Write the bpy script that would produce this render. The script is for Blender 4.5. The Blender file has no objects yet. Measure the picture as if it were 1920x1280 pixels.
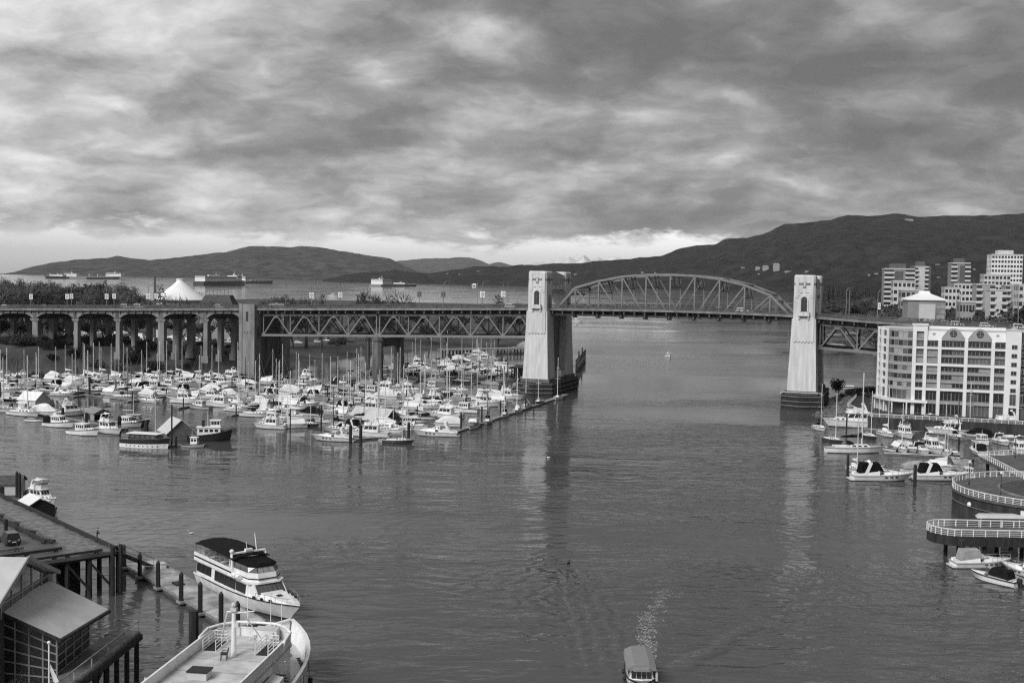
import bpy, math, random
from mathutils import Vector, Matrix, noise
R = math.radians
rnd = random.Random(11)
SC = bpy.context.scene
COL = SC.collection

# ---------------------------------------------------------------- camera
F, CAMH, ROLL = 2200.0, 43.9, R(1.0)
PITCH = math.atan(116 / F)
_f = Vector((0, math.cos(PITCH), -math.sin(PITCH)))
_u0 = Vector((0, math.sin(PITCH), math.cos(PITCH)))
_r = Vector((math.cos(ROLL), 0, 0)) + _u0 * math.sin(ROLL)
_u = Vector((-math.sin(ROLL), 0, 0)) + _u0 * math.cos(ROLL)
cam = bpy.data.cameras.new('camera')
cam.sensor_width = 36
cam.lens = 36 * F / 1920
cam.clip_start = 1
cam.clip_end = 120000
camo = bpy.data.objects.new('camera', cam)
COL.objects.link(camo)
m = Matrix.Identity(4)
for i in range(3):
    m[i][0], m[i][1], m[i][2] = _r[i], _u[i], -_f[i]
m[2][3] = CAMH
camo.matrix_world = m
SC.camera = camo


def at(x, y, z=0.0):
    """ground position of a spot seen in the photograph, on the level z"""
    d = _f * F + _r * (x - 960) + _u * (640 - y)
    k = (z - CAMH) / d.z
    return Vector((d.x * k, d.y * k, z))


def far(x, y, D):
    """point seen at (x, y) at distance D along the view axis"""
    d = _f * F + _r * (x - 960) + _u * (640 - y)
    return Vector((0, 0, CAMH)) + d * (D / d.y)


# ---------------------------------------------------------------- world, sun, exposure
SKYOFF = ((5.1, 3.7, 0), (2.4, 6.2, 2), (7.4, 2.2, 5), (2.3, 3.2, 0))
SKYRAMP = [(0.40, 0.078), (0.54, 0.113), (0.66, 0.17), (0.78, 0.255), (0.90, 0.355), (1.04, 0.45)]
SUN_EL, SUN_AZ = R(40), R(212)          # azimuth clockwise from +Y: behind the camera and to its left
W = bpy.data.worlds.new('World')
SC.world = W
W.use_nodes = True
nt = W.node_tree
nt.nodes.clear()


def N(t, kind, **kw):
    n = t.nodes.new(kind)
    for k, v in kw.items():
        if k.startswith('i_'):
            key = k[2:]
            n.inputs[int(key) if key.isdigit() else key.replace('_', ' ')].default_value = v
        else:
            setattr(n, k, v)
    return n


def math_n(t, op, a, b=None, clamp=False):
    n = t.nodes.new('ShaderNodeMath')
    n.operation = op
    n.use_clamp = clamp
    for i, v in enumerate((a, b)):
        if v is None:
            continue
        if hasattr(v, 'is_linked'):
            t.links.new(v, n.inputs[i])
        else:
            n.inputs[i].default_value = v
    return n.outputs[0]


def ramp(t, fac, stops, interp='LINEAR'):
    n = t.nodes.new('ShaderNodeValToRGB')
    n.color_ramp.interpolation = interp
    el = n.color_ramp.elements
    while len(el) < len(stops):
        el.new(0.5)
    for e, (p, c) in zip(el, stops):
        e.position = p
        e.color = (c, c, c, 1)
    t.links.new(fac, n.inputs[0])
    return n.outputs[0]


def maprange(t, v, a, b, c=0.0, d=1.0, smooth=True):
    n = t.nodes.new('ShaderNodeMapRange')
    n.interpolation_type = 'SMOOTHSTEP' if smooth else 'LINEAR'
    t.links.new(v, n.inputs[0])
    for i, k in enumerate((a, b, c, d)):
        n.inputs[i + 1].default_value = k
    return n.outputs[0]


sky = N(nt, 'ShaderNodeTexSky', sky_type='NISHITA', sun_disc=False, sun_elevation=SUN_EL, sun_rotation=SUN_AZ)
skybw = N(nt, 'ShaderNodeRGBToBW')
nt.links.new(sky.outputs[0], skybw.inputs[0])
tc = N(nt, 'ShaderNodeTexCoord')
sep = N(nt, 'ShaderNodeSeparateXYZ')
nt.links.new(tc.outputs['Generated'], sep.inputs[0])
dx, dy, dz = sep.outputs
zc = math_n(nt, 'ADD', math_n(nt, 'MAXIMUM', dz, 0.0), 0.30)
ux = math_n(nt, 'DIVIDE', dx, zc)
uy = math_n(nt, 'DIVIDE', dy, zc)
comb = N(nt, 'ShaderNodeCombineXYZ')
nt.links.new(ux, comb.inputs[0])
nt.links.new(uy, comb.inputs[1])


def cloud(scale, detail, rough, dist, off, sx=1.0, sy=1.0, rot=0.0, src=None, vor=False):
    mp = N(nt, 'ShaderNodeMapping')
    mp.inputs['Location'].default_value = off
    mp.inputs['Scale'].default_value = (sx, sy, 1)
    mp.inputs['Rotation'].default_value = (0, 0, rot)
    nt.links.new(src or comb.outputs[0], mp.inputs[0])
    if vor:
        n = N(nt, 'ShaderNodeTexVoronoi', feature='SMOOTH_F1', i_Scale=scale, i_Detail=detail, i_Roughness=rough)
        n.inputs['Smoothness'].default_value = 0.9
    else:
        n = N(nt, 'ShaderNodeTexNoise', i_Scale=scale, i_Detail=detail, i_Roughness=rough, i_Distortion=dist)
    nt.links.new(mp.outputs[0], n.inputs[0])
    return n


warp = cloud(3.2, 5, 0.55, 0.0, (9.1, 4.7, 0))
wv = N(nt, 'ShaderNodeVectorMath', operation='SCALE')
wv.inputs['Scale'].default_value = 0.20
nt.links.new(warp.outputs['Color'], wv.inputs[0])
wadd = N(nt, 'ShaderNodeVectorMath', operation='ADD')
nt.links.new(comb.outputs[0], wadd.inputs[0])
nt.links.new(wv.outputs[0], wadd.inputs[1])
WS = wadd.outputs[0]
big = cloud(1.25, 3, 0.5, 0.0, SKYOFF[0], 1.0, 1.0, 0, WS).outputs['Fac']
mid = cloud(4.0, 6, 0.56, 0.0, SKYOFF[1], 1.0, 1.0, R(12), WS).outputs['Fac']
fine = cloud(11.0, 7, 0.62, 0.0, SKYOFF[2], 0.9, 1.1, R(8), WS).outputs['Fac']
lump = cloud(4.6, 2, 0.5, 0.0, SKYOFF[3], 0.9, 1.1, R(20), WS, True).outputs['Distance']
s = math_n(nt, 'ADD', math_n(nt, 'MULTIPLY', big, 0.75), math_n(nt, 'MULTIPLY', mid, 0.75))
s = math_n(nt, 'ADD', s, math_n(nt, 'MULTIPLY', fine, 0.32))
s = math_n(nt, 'SUBTRACT', s, math_n(nt, 'MULTIPLY', lump, 0.34))
# the sun stands behind the left of the sky, so the whole left of the dome is a little brighter
s = math_n(nt, 'ADD', s, math_n(nt, 'MULTIPLY', dx, -0.42))
cl = ramp(nt, s, SKYRAMP, 'LINEAR')
# a strip of open sky under the cloud deck, far out
edge = math_n(nt, 'ADD', dz, math_n(nt, 'MULTIPLY', math_n(nt, 'SUBTRACT', mid, 0.5), 0.075))
edge = math_n(nt, 'ADD', edge, math_n(nt, 'MULTIPLY', math_n(nt, 'SUBTRACT', fine, 0.5), 0.022))
gap = maprange(nt, edge, 0.041, 0.027)
gapc = math_n(nt, 'MULTIPLY', skybw.outputs[0], 0.10)
gapc = math_n(nt, 'MINIMUM', gapc, 0.70)
mx = N(nt, 'ShaderNodeMix', data_type='FLOAT')
nt.links.new(gap, mx.inputs[0])
nt.links.new(cl, mx.inputs[2])
nt.links.new(gapc, mx.inputs[3])
bg = N(nt, 'ShaderNodeBackground', i_Strength=1.0)
nt.links.new(mx.outputs[0], bg.inputs[0])
wo = N(nt, 'ShaderNodeOutputWorld')
nt.links.new(bg.outputs[0], wo.inputs[0])

sun = bpy.data.lights.new('sun', 'SUN')
sun.energy = 1.35
sun.angle = R(24)
sun.color = (1, 1, 1)
suno = bpy.data.objects.new('sun', sun)
COL.objects.link(suno)
sd = Vector((math.sin(SUN_AZ) * math.cos(SUN_EL), math.cos(SUN_AZ) * math.cos(SUN_EL), math.sin(SUN_EL)))
suno.rotation_euler = sd.to_track_quat('Z', 'Y').to_euler()
suno.location = (0, 0, 300)
SC.view_settings.view_transform = 'Standard'
SC.view_settings.look = 'None'
SC.view_settings.gamma = 1
SC.view_settings.use_curve_mapping = False
SC.view_settings.exposure = 1.02
HAZE = 1.4e-5
SC.render.engine = 'CYCLES'
SC.cycles.use_denoising = False
SC.cycles.max_bounces = 6
SC.cycles.diffuse_bounces = 2
SC.cycles.glossy_bounces = 3
SC.cycles.transmission_bounces = 3
SC.cycles.volume_bounces = 0
SC.cycles.transparent_max_bounces = 6
SC.cycles.filter_width = 1.2
SC.cycles.sample_clamp_indirect = 4
SC.cycles.caustics_reflective = False
SC.cycles.caustics_refractive = False

# ---------------------------------------------------------------- materials (the picture is black and white: greys only)
MATS = {}


def mat(name, v, rough=0.6, var=0.0, scale=1.0, metal=0.0, spec=0.5, rand=0.0, bump=0.0, streak=None, detail=4):
    """grey procedural material: base value v, noise variation var at the scale (1/m), rand = per-object variation"""
    if name in MATS:
        return MATS[name]
    M = bpy.data.materials.new(name)
    M.use_nodes = True
    t = M.node_tree
    b = t.nodes['Principled BSDF']
    b.inputs['Roughness'].default_value = rough
    b.inputs['Metallic'].default_value = metal
    b.inputs['Specular IOR Level'].default_value = spec
    b.inputs['Base Color'].default_value = (v, v, v, 1)
    out = None
    if var or bump:
        c = N(t, 'ShaderNodeTexCoord')
        mp = N(t, 'ShaderNodeMapping')
        if streak:
            mp.inputs['Scale'].default_value = streak
        t.links.new(c.outputs['Object'], mp.inputs[0])
        n = N(t, 'ShaderNodeTexNoise', i_Scale=scale, i_Detail=detail, i_Roughness=0.62)
        t.links.new(mp.outputs[0], n.inputs[0])
        out = maprange(t, n.outputs['Fac'], 0.3, 0.7, v * (1 - var), min(1, v * (1 + var)))
        if bump:
            bp = N(t, 'ShaderNodeBump', i_Strength=bump, i_Distance=0.05)
            t.links.new(n.outputs['Fac'], bp.inputs['Height'])
            t.links.new(bp.outputs[0], b.inputs['Normal'])
    if rand:
        oi = N(t, 'ShaderNodeObjectInfo')
        k = maprange(t, oi.outputs['Random'], 0, 1, 1 - rand, 1 + rand * 0.4, False)
        out = math_n(t, 'MULTIPLY', out if out is not None else v, k, True)
    if out is not None:
        t.links.new(out, b.inputs['Base Color'])
    MATS[name] = M
    return M


def m_(n):
    return MATS[n]


mat('concrete_pale', 0.60, 0.9, 0.16, 0.9, bump=0.1, streak=(1, 1, 0.10), detail=7)
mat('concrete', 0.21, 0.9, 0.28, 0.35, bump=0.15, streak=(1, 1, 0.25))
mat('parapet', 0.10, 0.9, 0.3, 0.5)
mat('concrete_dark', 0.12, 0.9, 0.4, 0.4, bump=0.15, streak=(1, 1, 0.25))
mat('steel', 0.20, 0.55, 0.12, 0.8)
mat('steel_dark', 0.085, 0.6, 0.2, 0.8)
mat('asphalt', 0.06, 0.95, 0.2, 0.6)
mat('asphalt_wet', 0.11, 0.55, 0.35, 0.25, spec=0.3)
mat('seawall', 0.035, 0.85, 0.5, 0.6, bump=0.2, streak=(1, 1, .3))
mat('plank_wet', 0.15, 0.5, 0.4, 1.2, spec=0.4)
mat('timber_dark', 0.022, 0.85, 0.5, 2.0, bump=0.3, streak=(1, 1, 0.2))
mat('timber', 0.13, 0.8, 0.35, 1.5, bump=0.2)
mat('timber_pale', 0.24, 0.8, 0.35, 1.5, bump=0.2)
mat('dock_wet', 0.36, 0.35, 0.55, 0.28, detail=3)
mat('white_paint', 0.80, 0.45, 0.12, 0.9, streak=(1, 1, 0.3), detail=7)
mat('white_wall', 0.74, 0.75, 0.05, 0.25)
mat('gel_white', 0.82, 0.35, 0.10, 0.9, rand=0.12, streak=(1, 1, .4))
mat('gel_grey', 0.45, 0.35, 0.1, 0.8, rand=0.3)
mat('gel_dark', 0.045, 0.25, 0.1, 0.8, rand=0.5)
mat('deck_grey', 0.55, 0.6, 0.12, 1.0, rand=0.25)
mat('teak', 0.28, 0.7, 0.2, 2.0, rand=0.2)
mat('canvas_white', 0.75, 0.85, 0.08, 1.2, rand=0.12)
mat('canvas_grey', 0.27, 0.9, 0.15, 1.2, rand=0.5)
mat('canvas_dark', 0.012, 0.95, 0.3, 1.2, rand=0.4, spec=0.1)
mat('glass_dark', 0.02, 0.22, 0.0, 1.0, spec=0.7)
mat('glass_mid', 0.10, 0.12, 0.35, 0.25, spec=0.6)
mat('glass_pale', 0.30, 0.35, 0.3, 0.3, spec=0.6)
mat('mast_pale', 0.74, 0.4, rand=0.3)
mat('mast_dark', 0.06, 0.5, rand=0.5)
mat('wire', 0.25, 0.5)
mat('chrome', 0.6, 0.25, metal=0.9)
mat('black', 0.015, 0.6)
mat('rubber', 0.02, 0.8)
mat('roof_pale', 0.52, 0.6, 0.08, 0.5)
mat('roof_white', 0.80, 0.6, 0.05, 0.2)
mat('roof_dark', 0.07, 0.8, 0.3, 1.0)
mat('facade_grey', 0.32, 0.8, 0.08, 0.4)
mat('facade_mid', 0.24, 0.8, 0.12, 0.3)
mat('facade_pale', 0.55, 0.8, 0.08, 0.3)
mat('facade_dark', 0.10, 0.8, 0.15, 0.3)
mat('bark', 0.05, 0.9, 0.3, 2)
mat('twig', 0.06, 0.9, 0.3, 0.6)
mat('twig_grey', 0.11, 0.95, 0.35, 0.3, rand=0.35)
mat('leaf', 0.032, 0.8, 0.5, 0.4, rand=0.4)
mat('leaf_mid', 0.045, 0.8, 0.5, 0.4, rand=0.4)
mat('leaf_conifer', 0.028, 0.85, 0.5, 0.5, rand=0.35)
mat('skin', 0.45, 0.6)
mat('cloth_dark', 0.03, 0.9, 0.2, 8)
mat('cloth_mid', 0.15, 0.9, 0.2, 8)
mat('foam', 0.45, 0.9)
mat('rock', 0.13, 0.95, 0.5, 0.8, bump=0.4)
mat('car_white', 0.75, 0.3, rand=0.1)
mat('car_grey', 0.25, 0.3, rand=0.5)
mat('car_dark', 0.025, 0.25, rand=0.5)


# ---------------------------------------------------------------- mesh builder
class MB:
    def __init__(s):
        s.v, s.f = [], []

    def add(s, vs, fs):
        o = len(s.v)
        s.v += [tuple(v) for v in vs]
        s.f += [tuple(i + o for i in f) for f in fs]
        return s

    def bx(s, x0, x1, y0, y1, z0, z1):
        return s.add([(x0, y0, z0), (x1, y0, z0), (x1, y1, z0), (x0, y1, z0), (x0, y0, z1), (x1, y0, z1), (x1, y1, z1), (x0, y1, z1)],
                     [(0, 3, 2, 1), (4, 5, 6, 7), (0, 1, 5, 4), (1, 2, 6, 5), (2, 3, 7, 6), (3, 0, 4, 7)])

    def prism(s, poly, z0, z1, top=None):
        """poly: counter-clockwise (x, y) list, extruded from z0 to z1 (z may be callables or the top another outline)"""
        n = len(poly)
        tp = top or poly
        fz0 = z0 if callable(z0) else (lambda x, y: z0)
        fz1 = z1 if callable(z1) else (lambda x, y: z1)
        vs = [(x, y, fz0(x, y)) for x, y in poly] + [(x, y, fz1(x, y)) for x, y in tp]
        fs = [tuple(range(n - 1, -1, -1)), tuple(range(n, 2 * n))]
        fs += [(i, (i + 1) % n, (i + 1) % n + n, i + n) for i in range(n)]
        return s.add(vs, fs)

    def extr(s, poly, vec):
        """3-D polygon extruded along vec"""
        n = len(poly)
        v = Vector(vec)
        vs = [tuple(p) for p in poly] + [tuple(Vector(p) + v) for p in poly]
        fs = [tuple(range(n - 1, -1, -1)), tuple(range(n, 2 * n))]
        fs += [(i, (i + 1) % n, (i + 1) % n + n, i + n) for i in range(n)]
        return s.add(vs, fs)

    def tube(s, a, b, r0, r1=None, n=6, cap=True):
        a, b = Vector(a), Vector(b)
        r1 = r0 if r1 is None else r1
        d = b - a
        if d.length < 1e-6:
            return s
        d.normalize()
        p = d.orthogonal().normalized()
        if abs(d.z) > 0.99:
            p = Vector((1, 0, 0))
        q = d.cross(p).normalized()
        vs = []
        for c, r in ((a, r0), (b, r1)):
            for i in range(n):
                t = 2 * math.pi * i / n
                vs.append(c + (p * math.cos(t) + q * math.sin(t)) * r)
        fs = [(i, (i + 1) % n, (i + 1) % n + n, i + n) for i in range(n)]
        if cap:
            fs += [tuple(range(n - 1, -1, -1)), tuple(range(n, 2 * n))]
        return s.add(vs, fs)

    def path(s, pts, r, n=6, closed=False):
        pts = list(pts)
        if closed:
            pts.append(pts[0])
        for a, b in zip(pts, pts[1:]):
            s.tube(a, b, r, r, n)
        return s

    def beam(s, a, b, w, h, up=(0, 0, 1)):
        """rectangular bar, h measured towards up, w across"""
        a, b = Vector(a), Vector(b)
        d = (b - a)
        if d.length < 1e-6:
            return s
        d.normalize()
        u = Vector(up)
        x = d.cross(u)
        if x.length < 1e-4:
            x = d.orthogonal()
        x.normalize()
        y = x.cross(d).normalized()
        vs = []
        for c in (a, b):
            for i, j in ((-1, -1), (1, -1), (1, 1), (-1, 1)):
                vs.append(c + x * (i * w / 2) + y * (j * h / 2))
        return s.add(vs, [(3, 2, 1, 0), (4, 5, 6, 7), (0, 1, 5, 4), (1, 2, 6, 5), (2, 3, 7, 6), (3, 0, 4, 7)])

    def loft(s, rings, closed=True, cap=True):
        n = len(rings[0])
        vs = [p for r in rings for p in r]
        fs = []
        for k in range(len(rings) - 1):
            for i in range(n if closed else n - 1):
                j = (i + 1) % n
                fs.append((k * n + i, k * n + j, (k + 1) * n + j, (k + 1) * n + i))
        if cap:
            fs += [tuple(range(n - 1, -1, -1)), tuple(range((len(rings) - 1) * n, len(rings) * n))]
        return s.add(vs, fs)

    def lathe(s, prof, n=12, c=(0, 0, 0)):
        rings = [[(c[0] + r * math.cos(2 * math.pi * i / n), c[1] + r * math.sin(2 * math.pi * i / n), c[2] + z) for i in range(n)] for r, z in prof]
        return s.loft(rings)

    def sph(s, c, r, n=8, sz=1.0):
        k = max(3, n // 2)
        return s.lathe([(max(0.001, r * math.sin(math.pi * i / k)), -r * sz * math.cos(math.pi * i / k)) for i in range(k + 1)], n, c)

    def quad(s, a, b, c, d):
        return s.add([a, b, c, d], [(0, 1, 2, 3)])

    def build(s, name, material, parent=None, smooth=False, loc=None, rz=0.0):
        me = bpy.data.meshes.new(name)
        me.from_pydata(s.v, [], s.f)
        me.update()
        if smooth:
            for p in me.polygons:
                p.use_smooth = True
            try:
                me.set_sharp_from_angle(angle=R(40))
            except Exception:
                pass
        me.materials.append(MATS[material] if isinstance(material, str) else material)
        o = bpy.data.objects.new(name, me)
        COL.objects.link(o)
        if parent is not None:
            o.parent = parent
        if loc is not None:
            o.location = loc
        o.rotation_euler.z = rz
        return o


def tag(o, label=None, cat=None, group=None, kind=None):
    if label:
        o['label'] = label
    if cat:
        o['category'] = cat
    if group:
        o['group'] = group
    if kind:
        o['kind'] = kind
    return o


KIDS = {}


def thing(name, label, cat, loc=(0, 0, 0), rz=0.0, group=None):
    o = bpy.data.objects.new(name, None)
    o.empty_display_size = 0.5
    COL.objects.link(o)
    o.location = loc
    o.rotation_euler.z = rz
    return tag(o, label, cat, group)


def copy_tree(o, parent=None, mats=None):
    c = o.copy()
    COL.objects.link(c)
    c.parent = parent
    if mats and c.type == 'MESH' and c.data.materials and c.data.materials[0].name in mats:
        c.material_slots[0].link = 'OBJECT'
        c.material_slots[0].material = MATS[mats[c.data.materials[0].name]]
    for ch in KIDS.get(o.name) or [k for k in o.children]:
        copy_tree(ch, c, mats)
    return c


def struct(o):
    o['kind'] = 'structure'
    return o


def lerp(tab, x):
    if x <= tab[0][0]:
        return tab[0][1]
    for (a, va), (b, vb) in zip(tab, tab[1:]):
        if x <= b:
            return va + (vb - va) * (x - a) / (b - a)
    return tab[-1][1]


def sstep(a, b, x):
    t = max(0, min(1, (x - a) / (b - a)))
    return t * t * (3 - 2 * t)


def fbm(x, y, z=0.0, o=4):
    return noise.fractal(Vector((x, y, z)), 1.0, 2.0, o)


ORD = ['first', 'second', 'third', 'fourth', 'fifth', 'sixth', 'seventh', 'eighth', 'ninth', 'tenth', 'eleventh', 'twelfth', 'thirteenth',
       'fourteenth', 'fifteenth', 'sixteenth', 'seventeenth', 'eighteenth', 'nineteenth', 'twentieth'] + [
    f'{n}{"st" if n % 10 == 1 else "nd" if n % 10 == 2 else "rd" if n % 10 == 3 else "th"}' for n in range(21, 80)]

# bridge frame: t along the bridge (towards the right of the picture), n across it (away from the camera)
TH = R(19.07)
BO = Vector((9.12, 453.4, 0))
BU = Vector((math.cos(TH), -math.sin(TH), 0))
BN = Vector((math.sin(TH), math.cos(TH), 0))


def br(t, n, z=0.0):
    return BO + BU * t + BN * n + Vector((0, 0, z))


def tn(p):
    d = Vector((p[0], p[1], 0)) - BO
    return d.dot(BU), d.dot(BN)
# ================================================================ SETTING
# ---------------------------------------------------------------- water
def water_material():
    M = bpy.data.materials.new('water')
    M.use_nodes = True
    t = M.node_tree
    b = t.nodes['Principled BSDF']
    b.inputs['Base Color'].default_value = (0.075, 0.075, 0.075, 1)
    b.inputs['IOR'].default_value = 1.33
    c = N(t, 'ShaderNodeTexCoord')

    def tex(scale, sc, det, rot=0.0, rough=0.55, dist=0.0):
        mp = N(t, 'ShaderNodeMapping')
        mp.inputs['Scale'].default_value = sc
        mp.inputs['Rotation'].default_value = (0, 0, rot)
        t.links.new(c.outputs['Object'], mp.inputs[0])
        n = N(t, 'ShaderNodeTexNoise', i_Scale=scale, i_Detail=det, i_Roughness=rough, i_Distortion=dist)
        t.links.new(mp.outputs[0], n.inputs[0])
        return n.outputs['Fac']
    rip = tex(0.52, (0.42, 1.0, 1), 3, R(-8), 0.6, 0.4)
    swl = tex(0.20, (0.5, 1.0, 1), 2, R(12))
    calm = tex(0.011, (0.45, 1.0, 1), 3, R(6))
    amp = maprange(t, calm, 0.36, 0.66, 0.12, 1.15)
    puff = tex(0.035, (0.35, 1.0, 1), 3, R(-5))
    amp = math_n(t, 'MULTIPLY', amp, maprange(t, puff, 0.35, 0.65, 0.65, 1.2))
    h = math_n(t, 'ADD', math_n(t, 'MULTIPLY', rip, 0.5), math_n(t, 'MULTIPLY', swl, 1.3))
    # waves thrown by the little ferry: rings of ripples round two places on the water
    for (px, py, wl, r0, r1, k) in ((1000, 1010, 3.4, 18, 46, 0.07), (1250, 1120, 2.6, 10, 38, 0.06), (880, 1110, 3.0, 55, 85, 0.06)):
        p = at(px, py)
        mp = N(t, 'ShaderNodeMapping')
        mp.inputs['Location'].default_value = (-p.x, -p.y, 0)
        t.links.new(c.outputs['Object'], mp.inputs[0])
        ln = N(t, 'ShaderNodeVectorMath', operation='LENGTH')
        t.links.new(mp.outputs[0], ln.inputs[0])
        d = math_n(t, 'ADD', ln.outputs['Value'], math_n(t, 'MULTIPLY', swl, 9.0))
        w = math_n(t, 'SINE', math_n(t, 'MULTIPLY', d, 2 * math.pi / wl))
        e = math_n(t, 'MULTIPLY', maprange(t, ln.outputs['Value'], r0, r0 + 10), maprange(t, ln.outputs['Value'], r1, r1 - 12))
        h = math_n(t, 'ADD', h, math_n(t, 'MULTIPLY', math_n(t, 'MULTIPLY', w, e), k))
    # the narrow channel is churned by traffic, the open bay beyond the bridge lies calmer
    so = N(t, 'ShaderNodeSeparateXYZ')
    t.links.new(c.outputs['Object'], so.inputs[0])
    amp = math_n(t, 'MULTIPLY', amp, maprange(t, so.outputs[1], 160, 560, 1.0, 0.12))
    h = math_n(t, 'MULTIPLY', h, amp)
    # the two arms of the ferry's wake: a bundle of crests to the left, one long crest to the right
    for (ax, ay, bx_, by_, wl, half, k) in ((1150, 1275, 1072, 1045, 2.1, 6.0, 0.10), (1252, 1264, 1480, 1138, 5.0, 2.4, 0.30)):
        p, q = at(ax, ay), at(bx_, by_)
        L = (q - p).length
        mp = N(t, 'ShaderNodeMapping', vector_type='TEXTURE')
        mp.inputs['Location'].default_value = (p.x, p.y, 0)
        mp.inputs['Rotation'].default_value = (0, 0, math.atan2(q.y - p.y, q.x - p.x))
        t.links.new(c.outputs['Object'], mp.inputs[0])
        sp = N(t, 'ShaderNodeSeparateXYZ')
        t.links.new(mp.outputs[0], sp.inputs[0])
        yy = math_n(t, 'ADD', sp.outputs[1], math_n(t, 'MULTIPLY', math_n(t, 'SUBTRACT', swl, 0.5), 3.0))
        w = math_n(t, 'COSINE', math_n(t, 'MULTIPLY', yy, 2 * math.pi / wl))
        e = math_n(t, 'MULTIPLY', maprange(t, math_n(t, 'ABSOLUTE', yy), half, half * .3), math_n(t, 'MULTIPLY', maprange(t, sp.outputs[0], -2, 8), maprange(t, sp.outputs[0], L, L * .6)))
        h = math_n(t, 'ADD', h, math_n(t, 'MULTIPLY', math_n(t, 'MULTIPLY', w, e), k))
    bp = N(t, 'ShaderNodeBump', i_Strength=1.0, i_Distance=0.75)
    t.links.new(h, bp.inputs['Height'])
    t.links.new(bp.outputs[0], b.inputs['Normal'])
    t.links.new(maprange(t, calm, 0.36, 0.62, 0.05, 0.12), b.inputs['Roughness'])
    MATS['water'] = M


water_material()
mb = MB()
mb.quad((-60000, -3000, 0), (60000, -3000, 0), (60000, 60000, 0), (-60000, 60000, 0))
struct(mb.build('water', 'water'))

# ---------------------------------------------------------------- far mountains: terrain with a ridge line, falling to the shore
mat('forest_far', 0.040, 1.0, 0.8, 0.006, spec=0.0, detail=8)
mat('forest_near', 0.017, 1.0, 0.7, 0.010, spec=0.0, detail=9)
mat('snow', 0.85, 0.8, 0.35, 0.0012, spec=0.0, detail=8)


def mountain(name, prof, D, depth, material, rows=18, step=6, rough=0.10, seed=0.0, shore=None):
    """prof: silhouette (x, y) in the photograph of a ridge at distance D (number or table over x); the near slope runs down to
    sea level over depth metres, the far slope behind the ridge likewise"""
    x0, x1 = prof[0][0], prof[-1][0]
    xs = [x0 + (x1 - x0) * i / max(1, int((x1 - x0) / step)) for i in range(int((x1 - x0) / step) + 1)]
    mb = MB()
    nr = rows + 5
    for x in xs:
        d = lerp(D, x) if isinstance(D, list) else D
        dp = lerp(depth, x) if isinstance(depth, list) else depth
        top = far(x, lerp(prof, x), d)
        dirn = Vector((top.x, top.y, 0)).normalized()
        hgt = max(2.0, top.z)
        for k in range(nr):
            q = k / rows                     # 0 shore .. 1 ridge .. beyond
            off = (q - 1) * dp
            p = Vector((top.x, top.y, 0)) + dirn * off
            if q <= 1:
                z = hgt * (0.35 * q + 0.65 * sstep(0, 1, q))
                nz = fbm(p.x / 900, p.y / 900, seed, 5) * hgt * rough * math.sin(math.pi * min(1, q * 1.0)) * 1.6
                nz += fbm(p.x / 160, p.y / 160, seed + 3, 3) * 9 * min(1, 3 * q)
                z = max(-3, z + nz - (3 if q == 0 else 0))
                if q < 1:
                    z = min(z, hgt * (0.15 + 0.8 * q))
            else:
                z = hgt * (1 - (q - 1) * 2.2) - 3
            mb.v.append((p.x, p.y, z))
    n = len(xs)
    for i in range(n - 1):
        for k in range(nr - 1):
            mb.f.append((i * nr + k, (i + 1) * nr + k, (i + 1) * nr + k + 1, i * nr + k + 1))
    return struct(mb.build(name, material, smooth=True))


def rough_prof(prof, amp, seed, step=5):
    out = []
    x = prof[0][0]
    while x <= prof[-1][0]:
        out.append((x, lerp(prof, x) + amp * fbm(x / 23, seed, 0, 4)))
        x += step
    return out


mountain('snow_mountain', rough_prof([(930, 500), (1000, 492), (1040, 488), (1066, 480), (1080, 487), (1096, 479), (1108, 488), (1122, 481), (1134, 486), (1150, 482), (1175, 487), (1230, 485), (1300, 490)], 2.5, 3.3, 3),
         46000, 9000, 'snow', 12, 3, 0.2)
mountain('distant_mountain', rough_prof([(690, 505), (740, 490), (790, 485), (852, 483), (883, 483), (909, 491), (918, 497), (926, 492), (936, 491), (960, 497), (1010, 496), (1050, 493), (1075, 497), (1110, 505)], 0.8, 7.7),
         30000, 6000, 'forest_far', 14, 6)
mountain('island_mountain', rough_prof([(-120, 524), (-20, 517), (25, 510), (60, 500), (100, 492), (150, 486), (185, 485), (220, 480), (250, 484), (280, 488), (330, 483), (425, 472), (470, 461), (530, 463), (590, 462), (650, 472), (700, 480), (730, 484), (750, 494), (780, 508), (810, 518)], 0.7, 1.1),
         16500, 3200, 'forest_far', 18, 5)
mountain('shore_mountain', rough_prof([(606, 524), (640, 516), (680, 511), (745, 506), (790, 512), (815, 511), (850, 506), (895, 499), (940, 500), (1000, 497), (1030, 495), (1060, 494), (1110, 490), (1160, 487), (1200, 484), (1240, 479), (1270, 468), (1300, 461), (1340, 459), (1360, 449), (1400, 446), (1440, 436), (1470, 421), (1520, 417), (1560, 411), (1590, 402), (1640, 405), (1680, 401), (1720, 406), (1800, 404), (1860, 404), (1920, 400), (2060, 392)], 0.8, 5.1),
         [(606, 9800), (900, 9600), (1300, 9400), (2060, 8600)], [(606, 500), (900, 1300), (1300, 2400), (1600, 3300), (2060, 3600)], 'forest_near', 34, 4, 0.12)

# ---------------------------------------------------------------- land on the left (south) shore and on the right (north) shore
mat('ground_south', 0.05, 0.95, 0.55, 0.06, detail=7)
mat('ground_north', 0.13, 0.95, 0.5, 0.05, detail=7)
SHORE_S = [(-420, -120), (-300, -75), (-219, -38), (-187, -14), (-160, 6), (-141, 14), (-130, 22), (-133, 45), (-139, 66), (-149, 115), (-155, 174), (-142, 234), (-112, 300)]


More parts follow.
